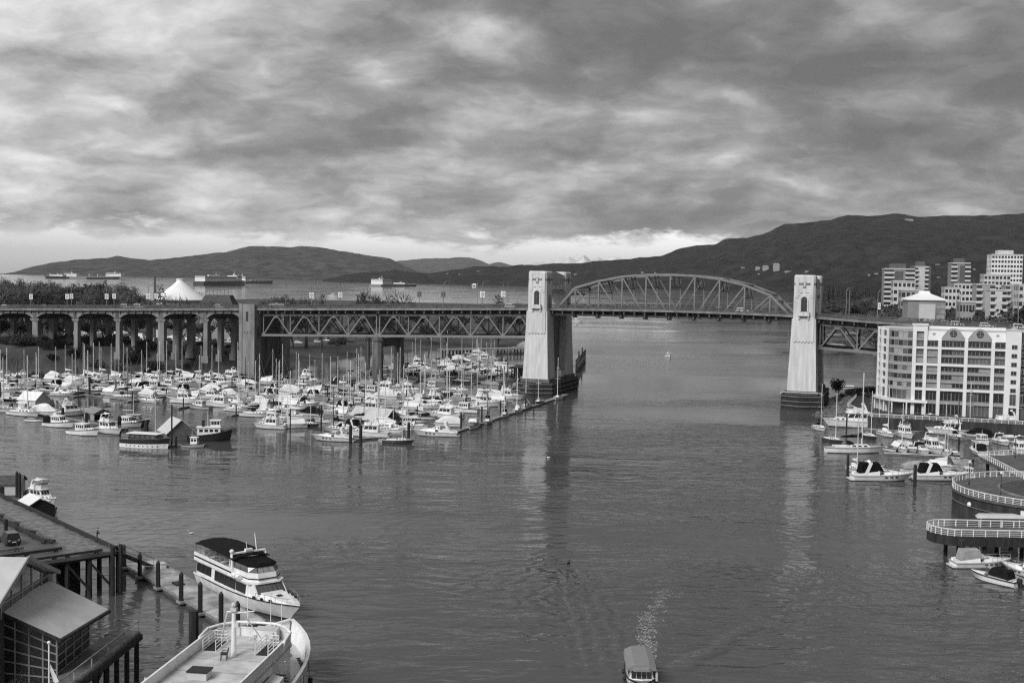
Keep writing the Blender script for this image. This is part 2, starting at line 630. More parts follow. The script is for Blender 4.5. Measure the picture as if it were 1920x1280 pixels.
def south_h(t, n):
    # distance to the shore, positive inland (inland = larger n for the left part, smaller t further back)
    best, sgn = 1e9, 1
    for (a, b), (c, d) in zip(SHORE_S, SHORE_S[1:]):
        ex, ey = c - a, d - b
        L2 = ex * ex + ey * ey
        k = max(0, min(1, ((t - a) * ex + (n - b) * ey) / L2))
        px, py = a + k * ex - t, b + k * ey - n
        q = px * px + py * py
        if q < best:
            best = q
            sgn = 1 if ex * (n - b) - ey * (t - a) > 0 else -1
    dist = math.sqrt(best) * sgn
    if n > 300:
        dist = (-112 - (n - 300) * 0.235) - t
    dist += 2.5 * fbm(t / 14, n / 14, 2.0, 3)
    hb = lerp([(-170, 10.5), (-135, 9.0), (-118, 4.5), (-60, 3.5)], t) if n < 120 else 4.0
    if n > 70:
        hb = 4.2 + (hb - 4.2) * max(0, 1 - (n - 70) / 60)
    z = -2.0 + 3.2 * sstep(-4, 3, dist) + (hb - 1.2) * sstep(7, 30, dist)
    return z + (0.35 * fbm(t / 9, n / 9, 5.0, 3) if dist > 0 else 0)


def grid(name, ts, ns, hf, material, keep=lambda t, n, z: True):
    mb = MB()
    idx = {}
    H = [[hf(t, n) for n in ns] for t in ts]
    for i, t in enumerate(ts):
        for j, n in enumerate(ns):
            p = br(t, n, H[i][j])
            mb.v.append(tuple(p))
    for i in range(len(ts) - 1):
        for j in range(len(ns) - 1):
            if max(H[i][j], H[i + 1][j], H[i][j + 1], H[i + 1][j + 1]) < -1.2:
                continue
            a = i * len(ns) + j
            b = a + len(ns)
            mb.f.append((a, b, b + 1, a + 1))
    return struct(mb.build(name, material, smooth=True))


def frange(a, b, s):
    n = max(1, round((b - a) / s))
    return [a + (b - a) * i / n for i in range(n + 1)]


tsS = frange(-900, -420, 24) + frange(-414, -60, 4.0) + frange(-56, 120, 22)
nsS = frange(-160, 330, 4.0) + frange(342, 700, 14) + frange(730, 1320, 40)
grid('ground', tsS, nsS, south_h, 'ground_south')


def north_h(t, n):
    # bank behind the right tower, a bay with gravel bars behind the bridge, then the beach and the city ground
    bank = lerp([(-200, 170), (-70, 150), (-25, 116), (0, 110), (24, 107), (40, 118), (70, 160), (110, 260), (190, 300)], n)
    d1 = t - bank + 3 * fbm(t / 12, n / 12, 1, 3)
    z1 = -2.0 + 5.6 * sstep(-5, 9, d1)
    if n > 55:
        z1 = min(z1, -2.0 + 5.6 * sstep(62, 50, n))
    far_sh = lerp([(0, 340), (60, 335), (120, 330), (200, 342), (400, 400), (700, 520)], t)
    d2 = n - far_sh + 10 * fbm(t / 40, n / 40, 4, 3)
    z2 = -2.0 + 3.0 * sstep(-30, 10, d2) + 3.0 * sstep(60, 160, d2) + 9 * sstep(180, 420, d2)
    if t < 150:
        z2 = -2.0 + (z2 + 2.0) * sstep(70, 140, t + 0.00 * n)
    if n > 900:
        z2 = z2
    return max(z1, z2)


tsN = frange(60, 300, 5) + frange(312, 620, 14) + frange(650, 1500, 60)
nsN = frange(-40, 60, 4) + frange(66, 460, 8) + frange(480, 1500, 30)
grid('shore_ground', tsN, nsN, north_h, 'ground_north')

# low gravel bars uncovered by the tide behind the bridge
mat('gravel', 0.26, 0.95, 0.55, 0.35, detail=7)
mat('wet_gravel', 0.07, 0.8, 0.5, 0.3, detail=7)
for x0, x1, y, th, m in ((1438, 1482, 626, 2.0, 'wet_gravel'), (1424, 1482, 641, 2.4, 'wet_gravel'), (1462, 1482, 661, 1.6, 'wet_gravel'), (1546, 1600, 627, 2.2, 'gravel'), (1552, 1645, 636, 2.6, 'wet_gravel'), (1546, 1588, 647, 3.4, 'gravel'), (1590, 1650, 649, 2.2, 'wet_gravel'), (1580, 1650, 655, 2.0, 'gravel'), (1546, 1575, 660, 1.5, 'wet_gravel'), (1600, 1640, 664, 1.6, 'wet_gravel')):
    mb = MB()
    pts = []
    n = 16
    for i in range(n):
        a = 2 * math.pi * i / n
        pts.append(at((x0 + x1) / 2 + (x1 - x0) / 2 * math.cos(a) * (1 + .15 * fbm(i * .7, y, 0, 2)), y - th * math.sin(a) * (1 + .4 * fbm(i * .9, y + 5, 0, 2))))
    c = sum(pts, Vector()) / n
    mb.loft([[(p.x, p.y, -.3) for p in pts], [tuple(c.lerp(p, .75) + Vector((0, 0, .35 + .2 * fbm(k, y, 3, 2)))) for k, p in enumerate(pts)], [tuple(c.lerp(p, .25) + Vector((0, 0, .8))) for p in pts]])
    struct(mb.build('gravel_bar', m, smooth=True))
# ================================================================ BRIDGE
RAIL = [(-420, 24.0), (-330, 26.2), (-255, 28.0), (-186, 29.6), (-122, 31.3), (-68, 32.7), (0, 34.45), (30, 34.85), (52, 35.0), (80, 34.75), (100, 34.3), (125, 32.9), (143, 32.1), (173, 31.3), (240, 29.6), (300, 28.0)]
zr = lambda t: lerp(RAIL, t)
LP, LM, M0, BW = 13.43, 9.14, 6.46, 20.36
DN0, DN1 = -3.0, 23.4
bridge = thing('bridge', 'long steel truss road bridge with two pale concrete gate towers crossing the water', 'bridge', BO, -TH)


def deck_span(t0, t1):
    n = max(1, round((t1 - t0) / 6.7))
    ts = [t0 + (t1 - t0) * i / n for i in range(n + 1)]
    mb = MB()
    for lo, hi, n0, n1 in ((-1.95, -1.40, DN0 + 0.25, DN1 - 0.25),):
        mb.loft([[(t, n0, zr(t) + lo), (t, n1, zr(t) + lo), (t, n1, zr(t) + hi), (t, n0, zr(t) + hi)] for t in ts])
    d = mb.build('deck', 'concrete_dark', bridge)
    mb = MB()
    for n0, n1 in ((DN0 - 0.1, DN0 + 0.24), (DN1 - 0.24, DN1 + 0.1)):
        mb.loft([[(t, n0, zr(t) - 2.15), (t, n1, zr(t) - 2.15), (t, n1, zr(t) - 1.3), (t, n0, zr(t) - 1.3)] for t in ts])
    mb.build('edge_beam', 'concrete', d)
    mb = MB()
    mb.loft([[(t, DN0 + 3.2, zr(t) - 1.395), (t, DN1 - 3.2, zr(t) - 1.395), (t, DN1 - 3.2, zr(t) - 1.385), (t, DN0 + 3.2, zr(t) - 1.385)] for t in ts])
    mb.build('roadway', 'asphalt', d)
    mb = MB()
    for k in range(int((t1 - t0) / 4.0)):
        a = t0 + 1 + k * 4.0
        z = zr(a)
        mb.bx(a, a + 0.5, -2.6, DN1 - 0.4, z - 3.4, z - 1.96)
    for nn in (1.5, 6, 10.2, 14.4, 19):
        mb.loft([[(t, nn - .2, zr(t) - 3.0), (t, nn + .2, zr(t) - 3.0), (t, nn + .2, zr(t) - 1.97), (t, nn - .2, zr(t) - 1.97)] for t in ts])
    mb.build('floor_beams', 'steel_dark', d)
    return d


def parapet(t0, t1, nn):
    """one panel of the balustrade: plinth, top rail, end post and pickets"""
    z0, z1 = zr(t0), zr(t1)
    mb = MB()
    s = lambda t: z0 + (z1 - z0) * (t - t0) / (t1 - t0)
    for lo, hi, w in ((-1.3, -1.02, 0.3), (-0.2, 0.0, 0.34)):
        mb.loft([[(t, nn - w / 2, s(t) + lo), (t, nn + w / 2, s(t) + lo), (t, nn + w / 2, s(t) + hi), (t, nn - w / 2, s(t) + hi)] for t in (t0, t1)])
    mb.bx(t0, t0 + 0.45, nn - 0.22, nn + 0.22, z0 - 1.3, z0 + 0.08)
    n = int((t1 - t0) / 0.42)
    for i in range(1, n):
        t = t0 + 0.3 + (t1 - t0 - 0.3) * i / n
        mb.bx(t - 0.1, t + 0.1, nn - 0.08, nn + 0.08, s(t) - 1.02, s(t) - 0.19)
    mb.build('parapet_panel', 'parapet', bridge)


LT, RT = 2.4, 101.4                      # tower centres
SPANS = [(-420, -129.2), (-121.9, -LP * 5), (-LP * 5, LT - 3.7), (LT + 3.7, RT - 3.7), (RT + 3.7, 178), (178, 300)]
for a, b in SPANS:
    deck_span(a, b)
    n = max(1, round((b - a) / 6.7))
    for i in range(n):
        for nn in (DN0, DN1):
            parapet(a + (b - a) * i / n, a + (b - a) * (i + 1) / n, nn)


# ---- main through-truss
CH_T = [(M0, 31.0)] + [(M0 + LM * (i + 1), z) for i, z in enumerate((41.2, 43.9, 45.7, 46.5, 46.7, 46.4, 45.4, 43.3, 39.9))] + [(M0 + 10 * LM, 31.0)]
LOW = 30.9


def main_truss(nn):
    tr = bpy.data.objects.new('main_truss', None)
    COL.objects.link(tr)
    tr.parent = bridge
    top = [Vector((t, nn, z)) for t, z in CH_T]
    for i in range(10):
        MB().beam(top[i], top[i + 1], 0.75, 0.85).build('top_chord', 'steel', tr)
        MB().beam((M0 + i * LM, nn, LOW), (M0 + (i + 1) * LM, nn, LOW), 0.7, 0.9).build('bottom_chord', 'steel', tr)
    for i in range(1, 10):
        t = M0 + i * LM
        MB().beam((t, nn, LOW), (t, nn, CH_T[i][1] - 0.3), 0.55, 0.5, (1, 0, 0)).build('vertical', 'steel', tr)
        mb = MB()
        mb.bx(t - 0.9, t + 0.9, nn - 0.42, nn + 0.42, LOW - 1.1, LOW + 0.5)
        mb.build('gusset', 'steel_dark', tr)
    for i in range(1, 5):
        a, b = M0 + i * LM, M0 + (i + 1) * LM
        MB().beam((a, nn, CH_T[i][1] - 0.2), (b, nn, LOW), 0.45, 0.5, (0, 1, 0)).build('diagonal', 'steel', tr)
        a, b = M0 + (10 - i) * LM, M0 + (9 - i) * LM
        MB().beam((a, nn, CH_T[10 - i][1] - 0.2), (b, nn, LOW), 0.45, 0.5, (0, 1, 0)).build('diagonal', 'steel', tr)
    return tr


main_truss(0.0)
main_truss(BW)
for i in range(1, 10):                   # sway frames and top laterals between the two trusses
    t, z = CH_T[i]
    sf = MB()
    zl = max(38.0, z - 4.6) if 2 <= i <= 8 else z - 1.4
    sf.beam((t, 0.3, z), (t, BW - 0.3, z), 0.5, 0.5)
    sf.beam((t, 0.3, zl), (t, BW - 0.3, zl), 0.35, 0.35)
    if 2 <= i <= 8:
        for k in range(4):
            a, b = 0.3 + k * 5, 0.3 + (k + 1) * 5 - 0.2
            sf.beam((t, a, z if k % 2 else zl), (t, b, zl if k % 2 else z), 0.22, 0.22)
            sf.beam((t, b, zl), (t, b, z), 0.2, 0.2, (1, 0, 0))
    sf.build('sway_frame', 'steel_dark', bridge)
    if i < 9:
        t2, z2 = CH_T[i + 1]
        lf = MB()
        lf.beam((t, 0.4, z), (t2, BW - 0.4, z2), 0.3, 0.3)
        lf.beam((t, BW - 0.4, z), (t2, 0.4, z2), 0.3, 0.25)
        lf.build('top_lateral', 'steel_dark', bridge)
for i in (0, 10):                        # end portals
    a, b = CH_T[i], CH_T[1 if i == 0 else 9]
    pm = MB()
    d = 0.25
    q = (b[0] + (a[0] - b[0]) * d, b[1] + (a[1] - b[1]) * d)
    pm.beam((b[0], 0.3, b[1]), (b[0], BW - 0.3, b[1]), 0.8, 0.9)
    pm.beam((q[0], 0.3, q[1]), (q[0], BW - 0.3, q[1]), 0.5, 0.6)
    for k in range(6):
        n0, n1 = 0.4 + k * 3.26, 0.4 + (k + 1) * 3.26
        pm.beam((b[0], n0, b[1]), (q[0], n1, q[1]), 0.2, 0.2)
        pm.beam((q[0], n0, q[1]), (b[0], n1, b[1]), 0.2, 0.2)
    pm.build('portal_frame', 'steel', bridge)
for i in range(10):                      # cross girders under the main span
    t = M0 + i * LM
    mb = MB()
    mb.bx(t - 0.3, t + 0.3, -1.5, BW + 1.5, LOW - 0.5, zr(t) - 2.0)
    mb.add([(t - .25, -3.0, zr(t) - 2.2), (t + .25, -3.0, zr(t) - 2.2), (t + .25, -0.4, zr(t) - 2.2), (t - .25, -0.4, zr(t) - 2.2), (t - .25, -0.4, LOW - .6), (t + .25, -0.4, LOW - .6)],
           [(0, 1, 2, 3), (0, 3, 4), (1, 5, 2), (0, 4, 5, 1), (3, 2, 5, 4)])
    mb.build('cross_girder', 'steel_dark', bridge)


# ---- deck trusses of the side spans
def deck_truss(k0, k1, nn, base=0.0):
    tr = bpy.data.objects.new('deck_truss', None)
    COL.objects.link(tr)
    tr.parent = bridge
    T = lambda k: base + k * LP
    ut = lambda t: zr(t) - 4.15
    ub = lambda t: zr(t) - 12.55
    ks = list(range(k0, k1 + 1))
    e = 0.7
    for i, k in enumerate(ks[:-1]):
        a, b = T(k), T(k + 1)
        a2 = a + (e if i == 0 else 0)
        b2 = b - (e if i == len(ks) - 2 else 0)
        MB().beam((a2, nn, ut(a2)), (b2, nn, ut(b2)), 0.6, 0.75).build('top_chord', 'steel', tr)
        MB().beam((a2, nn, ub(a2)), (b2, nn, ub(b2)), 0.7, 0.95).build('bottom_chord', 'steel', tr)
        m = (a + b) / 2
        MB().beam((a2, nn, ub(a2)), (m - .25, nn, ut(m)), 0.5, 0.62, (0, 1, 0)).build('diagonal', 'steel', tr)
        MB().beam((m + .25, nn, ut(m)), (b2, nn, ub(b2)), 0.45, 0.5, (0, 1, 0)).build('diagonal', 'steel', tr)
        g = MB()
        g.add([(m - 1.3, nn - .36, ut(m)), (m + 1.3, nn - .36, ut(m)), (m + .6, nn - .36, ut(m) - 1.2), (m - .6, nn - .36, ut(m) - 1.2)], [(0, 3, 2, 1)])
        g.add([(m - 1.3, nn + .36, ut(m)), (m + 1.3, nn + .36, ut(m)), (m + .6, nn + .36, ut(m) - 1.2), (m - .6, nn + .36, ut(m) - 1.2)], [(0, 1, 2, 3)])
        g.bx(m - 0.25, m + 0.25, nn - 0.3, nn + 0.3, ut(m) + 0.36, zr(m) - 2.0)
        g.build('gusset', 'steel', tr)
        for q in ((a2,) if i == 0 else (a,)) + ((b2,) if i == len(ks) - 2 else ()):
            MB().beam((q, nn, ub(q)), (q, nn, zr(q) - 2.0), 0.4, 0.42, (1, 0, 0)).build('vertical', 'steel', tr)
            g = MB()
            for s in (-.38, .38):
                vs = [(q - 1.0, nn + s, ub(q) - .5), (q + 1.0, nn + s, ub(q) - .5), (q + .5, nn + s, ub(q) + 1.1), (q - .5, nn + s, ub(q) + 1.1)]
                g.add(vs, [(0, 1, 2, 3)] if s < 0 else [(3, 2, 1, 0)])
            g.build('gusset', 'steel', tr)
    for k in range(k0, k1 + 1):
        if nn == 0.0:
            t = T(k)
            lf = MB()
            lf.beam((t, 0.3, ub(t)), (t, BW - .3, ub(t)), 0.4, 0.5)
            lf.beam((t, 0.3, ut(t)), (t, BW - .3, ut(t)), 0.4, 0.5)
            lf.beam((t, 0.3, ub(t)), (t, BW - .3, ut(t)), 0.25, 0.25)
            lf.beam((t, 0.3, ut(t)), (t, BW - .3, ub(t)), 0.25, 0.25)
            if k < k1:
                t2 = T(k + 1)
                lf.beam((t, 0.3, ub(t)), (t2, BW - .3, ub(t2)), 0.3, 0.3)
                lf.beam((t, BW - .3, ub(t)), (t2, 0.3, ub(t2)), 0.3, 0.25)
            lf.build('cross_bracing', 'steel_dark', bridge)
    return tr


for nn in (0.0, BW):
    deck_truss(-9, -5, nn)
    deck_truss(-5, 0, nn)
    deck_truss(0, 5, nn, RT + 4.6)


# ---- gate towers
def arch_poly(w, h, n=8):
    """outline of an arched opening w wide and h high to the crown, from the sill, counter-clockwise seen from the front"""
    r = w / 2
    return [(-r, 0), (r, 0)] + [(r * math.cos(math.pi * i / n), h - r + r * math.sin(math.pi * i / n)) for i in range(n + 1)]


def pylon(tc, n0, n1, front):
    """one leg of a gate tower; front = -1 when its outer face looks to the camera"""
    p = bpy.data.objects.new('pylon', None)
    COL.objects.link(p)
    p.parent = bridge
    zt = 47.3
    z_d = zr(tc)
    mb = MB()
    # battered shaft below the deck
    rings = []
    for z, w, o in ((6.3, 5.05, 0.9), (14, 4.75, 0.65), (23.5, 4.35, 0.35), (z_d - 2.4, 4.1, 0.15)):
        rings.append([(tc - w, n0 - o, z), (tc + w, n0 - o, z), (tc + w, n1 + o, z), (tc - w, n1 + o, z)])
    mb.loft(rings)
    mb.build('shaft', 'concrete_pale', p)
    # upper shaft: a proud panel that starts with a scalloped edge below the deck, chamfered corners above
    mb = MB()
    w = 3.75
    c = 0.7

    def octo(w, o, z):
        return [(tc - w + c, n0 - o, z), (tc + w - c, n0 - o, z), (tc + w, n0 - o + c, z), (tc + w, n1 + o - c, z), (tc + w - c, n1 + o, z), (tc - w + c, n1 + o, z), (tc - w, n1 + o - c, z), (tc - w, n0 - o + c, z)]
    mb.loft([octo(3.75, 0.42, z_d - 2.4), octo(3.70, 0.40, 40), octo(3.66, 0.38, zt - 2.6), octo(3.66, 0.38, zt - 0.5), octo(3.3, 0.1, zt)])
    up = mb.build('upper_shaft', 'concrete_pale', p)
    mb = MB()
    fy = (n0 - 0.65) if front < 0 else (n1 + 0.65)
    sg = -1 if front < 0 else 1
    mb.bx(tc - 3.55, tc + 3.55, min(fy, fy - sg * 0.9), max(fy, fy - sg * 0.9), 23.9, z_d - 2.2)
    for k in range(6):
        a = tc - 3.55 + k * 7.1 / 6
        mb.add([(a, fy, 23.9), (a + 7.1 / 6, fy, 23.9), (a + 7.1 / 12, fy, 23.45), (a, fy - sg * .5, 23.9), (a + 7.1 / 6, fy - sg * .5, 23.9), (a + 7.1 / 12, fy - sg * .5, 23.45)],
               [(0, 1, 2), (5, 4, 3), (0, 2, 5, 3), (2, 1, 4, 5)])
    mb.build('scalloped_panel', 'concrete_pale', p)
    # grey string course
    mb = MB()
    mb.loft([octo(3.72, 0.44, zt - 3.6), octo(3.72, 0.44, zt - 2.8)])
    mb.build('string_course', 'concrete', p)
    # corner pilasters
    for s in (-1, 1):
        mb = MB()
        x = tc + s * 2.55
        yy = n0 - 0.55 if front < 0 else n1 + 0.55
        mb.bx(x - 0.55, x + 0.55, min(yy, yy - sg * 0.4), max(yy, yy - sg * 0.4), z_d + 5.0, zt - 0.9)
        mb.build('pilaster', 'concrete_pale', p)
    # arched opening and its balcony on the outer face
    yy = n0 - 0.43 if front < 0 else n1 + 0.43
    zs = z_d + 0.2
    mb = MB()
    fr = [(tc + x * -sg * -1, yy, zs + z) for x, z in arch_poly(2.1, 5.2)]
    mb.extr([(x, yy + sg * 0.02, z) for x, y, z in fr], (0, sg * 0.05, 0))
    wd = mb.build('arched_window', 'glass_dark', p)
    mb = MB()
    o2, i2 = arch_poly(2.9, 5.75), arch_poly(2.1, 5.2)
    for k in range(2, len(o2) - 1):
        a, b, cc, d = o2[k], o2[k + 1], i2[k + 1], i2[k]
        q = [(tc + a[0], yy, zs + a[1]), (tc + b[0], yy, zs + b[1]), (tc + cc[0], yy, zs + cc[1]), (tc + d[0], yy, zs + d[1])]
        mb.extr(q, (0, sg * 0.28, 0))
    for s in (-1, 1):
        mb.bx(tc + s * 1.25 - .22, tc + s * 1.25 + .22, min(yy, yy + sg * .28), max(yy, yy + sg * .28), zs, zs + 4.3)
    mb.build('arch_moulding', 'concrete_pale', wd)
    mb = MB()
    mb.bx(tc - 0.06, tc + 0.06, yy + sg * .09 - .04, yy + sg * .09 + .04, zs, zs + 5.1)
    for z in (1.4, 2.8, 4.1):
        mb.bx(tc - 1.0, tc + 1.0, yy + sg * .09 - .05, yy + sg * .09 + .05, zs + z - .06, zs + z + .06)
    mb.build('glazing_bar', 'steel_dark', wd)
    b0, b1 = sorted((yy, yy + sg * 1.3))
    mb = MB()
    mb.bx(tc - 2.0, tc + 2.0, b0, b1, zs - 1.6, zs - 1.25)
    f0, f1 = sorted((yy + sg * 1.12, yy + sg * 1.3))
    mb.bx(tc - 2.0, tc + 2.0, f0, f1, zs - 1.25, zs - 0.15)
    for s in (-1, 1):
        mb.bx(tc + s * 1.9 - .1, tc + s * 1.9 + .1, b0, b1, zs - 1.25, zs - .15)
        mb.bx(tc + s * 1.6 - .25, tc + s * 1.6 + .25, *sorted((yy, yy + sg * 0.8)), zs - 2.7, zs - 1.6)
    mb.build('balcony', 'concrete_pale', p)
    # niche with crest and a stepped lintel above the arch
    mb = MB()
    mb.bx(tc - 0.5, tc + 0.5, *sorted((yy + sg * 0.02, yy + sg * 0.12)), zt - 4.6, zt - 2.5)
    ni = mb.build('niche', 'concrete', p)
    mb = MB()
    cr = [(-.32, .0), (0, -.45), (.32, 0), (.36, 1.1), (0, 1.3), (-.36, 1.1)]
    mb.extr([(tc + x, yy + sg * .12, zt - 3.9 + z) for x, z in cr], (0, sg * .14, 0))
    mb.build('crest', 'facade_pale', ni)
    mb = MB()
    for s in (-1, 1):
        mb.bx(tc + s * 1.1 - .55, tc + s * 1.1 + .55, *sorted((yy, yy + sg * .16)), zs + 6.6, zs + 6.85)
        mb.bx(tc + s * 2.2 - .6, tc + s * 2.2 + .6, *sorted((yy, yy + sg * .16)), zs + 5.6, zs + 5.85)
    mb.build('lintel', 'facade_pale', p)
    # side doorway for the footway (dark opening on both road faces)
    for sx in (-1, 1):
        mb = MB()
        x = tc + sx * 3.76
        poly = [(x + sx * 0.02, (n0 + n1) / 2 + q, z_d - 1.3 + z) for q, z in arch_poly(2.4, 5.2)]
        mb.extr(poly, (sx * 0.05, 0, 0))
        mb.build('footway_arch', 'glass_dark', p)
        mb = MB()
        mb.bx(min(x, x + sx * .1), max(x, x + sx * .1), (n0 + n1) / 2 - .45, (n0 + n1) / 2 + .45, zt - 4.6, zt - 2.2)
        mb.build('slit_window', 'glass_dark', p)
    return p


def gate_tower(tc):
    pylon(tc, -6.3, 1.2, -1)
    pylon(tc, 19.2, 26.7, 1)
    # gallery over the road
    zg = 40.6
    mb = MB()
    mb.bx(tc - 2.9, tc + 2.9, 1.65, 18.75, zg, zg + 5.2)
    g = mb.build('gallery', 'concrete_pale', bridge)
    for sx in (-1, 1):
        x = tc + sx * 2.9
        mb = MB()
        mb.bx(min(x, x + sx * .5), max(x, x + sx * .5), 1.66, 18.74, zg - 0.35, zg + 0.25)
        mb.bx(min(x, x + sx * .35), max(x, x + sx * .35), 1.66, 18.74, zg + 4.3, zg + 4.7)
        for k in range(9):
            q = 2.6 + k * 1.9
            mb.bx(min(x, x + sx * .3), max(x, x + sx * .3), q - .2, q + .2, zg + 3.3, zg + 4.3)
        mb.build('gallery_moulding', 'concrete_pale', g)
        for k in range(8):
            q = 3.55 + k * 1.9
            mb = MB()
            mb.bx(min(x, x + sx * .06), max(x, x + sx * .06), q - .6, q + .6, zg + 1.4, zg + 3.0)
            mb.build('window', 'glass_dark', g)
        for q in (2.2, 18.2):
            mb = MB()
            mb.extr([(min(x, x + sx * 0.9), q - .4, zg - 2.4), (x, q - .4, zg - 2.4), (x, q - .4, zg - .36), (x + sx * .9, q - .4, zg - .36)], (0, .8, 0))
            mb.build('bracket', 'concrete_pale', g)
    mb = MB()
    mb.add([(tc - 3.2, 1.7, zg + 5.2), (tc + 3.2, 1.7, zg + 5.2), (tc + 3.2, 18.7, zg + 5.2), (tc - 3.2, 18.7, zg + 5.2), (tc, 4.5, zg + 6.9), (tc, 15.9, zg + 6.9)],
           [(0, 1, 4), (1, 2, 5, 4), (2, 3, 5), (3, 0, 4, 5), (3, 2, 1, 0)])
    mb.build('gallery_roof', 'roof_dark', bridge)
    # wall between the legs under the deck, set back, and the bearing beam on top
    mb = MB()
    mb.bx(tc - 1.6, tc + 1.6, 1.9, 18.5, 4, 28.6)
    mb.build('pier_wall', 'concrete', bridge)
    mb = MB()
    mb.bx(tc - 4.0, tc + 4.0, 1.4, 19.0, 28.6, 30.2)
    mb.build('bearing_beam', 'concrete', bridge)
    # footing with pointed ends
    mb = MB()
    out = [(tc - 7.0, -8), (tc, -11), (tc + 7.0, -8), (tc + 7.0, 28), (tc, 34), (tc - 7.0, 28)]
    ins = [(tc - 5.7, -7.5), (tc + 5.7, -7.5), (tc + 5.7, 27.7), (tc - 5.7, 27.7)]
    mb.prism(out, -3, 5.0)
    mb.build('footing', 'timber_dark', bridge)
    mb = MB()
    mb.prism(ins, 5.0, 6.3)
    mb.build('plinth', 'concrete_dark', bridge)
    mb = MB()
    for z in (1.2, 2.8, 4.5):
        mb.bx(tc - 7.25, tc - 7.0, -8, 28, z - .22, z + .22)
        mb.bx(tc + 7.0, tc + 7.25, -8, 28, z - .22, z + .22)
        mb.beam((tc - 7.1, -8.1, z), (tc, -11.15, z), .25, .4)
        mb.beam((tc + 7.1, -8.1, z), (tc, -11.15, z), .25, .4)
    mb.build('waling', 'timber', bridge)


gate_tower(LT)
gate_tower(RT)

# ---- concrete pier with pilaster at the end of the viaduct, and the steel pier between the deck trusses
for n0, n1, s in ((-4.2, 1.0, -1), (19.4, 24.6, 1)):
    mb = MB()
    mb.loft([[(-129.4, n0, z), (-121.8, n0, z), (-121.8, n1, z), (-129.4, n1, z)] for z in (1.0, 31.6)])
    pp = mb.build('abutment_pier', 'concrete', bridge)
    f = n0 if s < 0 else n1
    for q in (-128.6, -122.6):
        mb = MB()
        mb.bx(q - .7, q + .7, *sorted((f, f + s * .3)), 2.0, 31.9)
        mb.build('pilaster', 'concrete', pp)
    mb = MB()
    mb.bx(-126.2, -125.0, *sorted((f + s * .02, f + s * .06)), 24.6, 28.6)
    mb.build('slit_window', 'glass_dark', pp)
    mb = MB()
    for k in range(3):
        mb.bx(-127.4 + k * 1.3, -126.6 + k * 1.3, *sorted((f, f + s * .2)), 19.8, 20.6)
    mb.build('corbel', 'concrete', pp)
    mb = MB()
    mb.bx(-121.8 + .01, -121.74, (n0 + n1) / 2 - .8, (n0 + n1) / 2 + .8, 17, 22.5)
    mb.build('slit_window', 'glass_dark', pp)
mb = MB()
mb.bx(-127.5, -123.5, 1.0, 19.4, 1.0, 28.0)
mb.build('cross_wall', 'concrete_dark', bridge)
t5 = -LP * 5
for nn in (0.0, BW):
    mb = MB()
    mb.loft([[(t5 + w * math.cos(a), nn + w * math.sin(a), z) for a in [2 * math.pi * (i + .5) / 8 for i in range(8)]] for z, w in ((-3, 2.9), (3, 2.7), (3.01, 2.35), (18.2, 2.0), (18.21, 2.5), (19.7, 2.5))])
    mb.build('pier_column', 'concrete_dark', bridge)
mb = MB()
mb.bx(t5 - .7, t5 + .7, 1.8, BW - 1.8, 15.5, 19.0)
mb.build('pier_strut', 'concrete_dark', bridge)
for nn in (0.0, BW):                     # right-hand pier behind the white building
    mb = MB()
    tq = RT + 4.6 + 5 * LP
    mb.bx(tq - 2, tq + 2, nn - 2, nn + 2, -1, 19.8)
    mb.build('pier_column', 'concrete_dark', bridge)

# ---- viaduct bents on the left, with haunched fascia girders
bents = [-147.6 - 22.4 * k for k in range(8)]
for t in bents:
    zb = 6.0
    zt = zr(t) - 6.2
    for j, nn in enumerate((-0.5, 10.2, 20.9)):
        mb = MB()
        w = 1.05
        wide = (t in (bents[1], bents[4]))
        if wide:
            w = 1.6
        mb.loft([[(t - a, nn - b, z), (t + a, nn - b, z), (t + a, nn + b, z), (t - a, nn + b, z)] for z, a, b in ((zb, w + .5, 1.6), (zb + 3, w + .5, 1.6), (zb + 3.01, w, 1.2), (zt - 1.2, w * .92, 1.1), (zt - 0.2, w + .8, 1.5), (zt + .4, w + .8, 1.5))])
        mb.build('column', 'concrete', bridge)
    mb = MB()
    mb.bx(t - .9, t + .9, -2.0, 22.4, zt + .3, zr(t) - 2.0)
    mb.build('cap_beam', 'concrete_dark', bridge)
edges = [-129.4] + bents
for a, b in zip(edges, edges[1:]):
    for nn in (-1.6, 10.2, 22.0):
        mb = MB()
        n = 14
        top = [(a + (b - a) * i / n, nn - .3, zr(a + (b - a) * i / n) - 2.0) for i in range(n + 1)]
        bot = []
        for i in range(n + 1):
            q = i / n
            t = a + (b - a) * q
            hh = 1.5 + 2.9 * max(0, 1 - min(q, 1 - q) / 0.26) ** 1.6
            bot.append((t, nn - .3, zr(t) - 2.0 - hh))
        poly = top + bot[::-1]
        # build as strips to keep faces convex
        for i in range(n):
            mb.extr([top[i], top[i + 1], bot[i + 1], bot[i]], (0, .6, 0))
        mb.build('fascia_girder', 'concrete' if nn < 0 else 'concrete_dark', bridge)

# white guard rail on the near end of the right footing
mb = MB()
mb.beam((RT - 7, -8.2, 5.9), (RT + 7.2, -8.2, 5.9), .12, .16)
mb.beam((RT - 7, -8.2, 5.0), (RT - 7, -8.2, 5.9), .1, .1, (1, 0, 0))
mb.beam((RT + 7, -8.2, 5.0), (RT + 7, -8.2, 5.9), .1, .1, (1, 0, 0))
mb.build('guard_rail', 'white_paint', bridge)
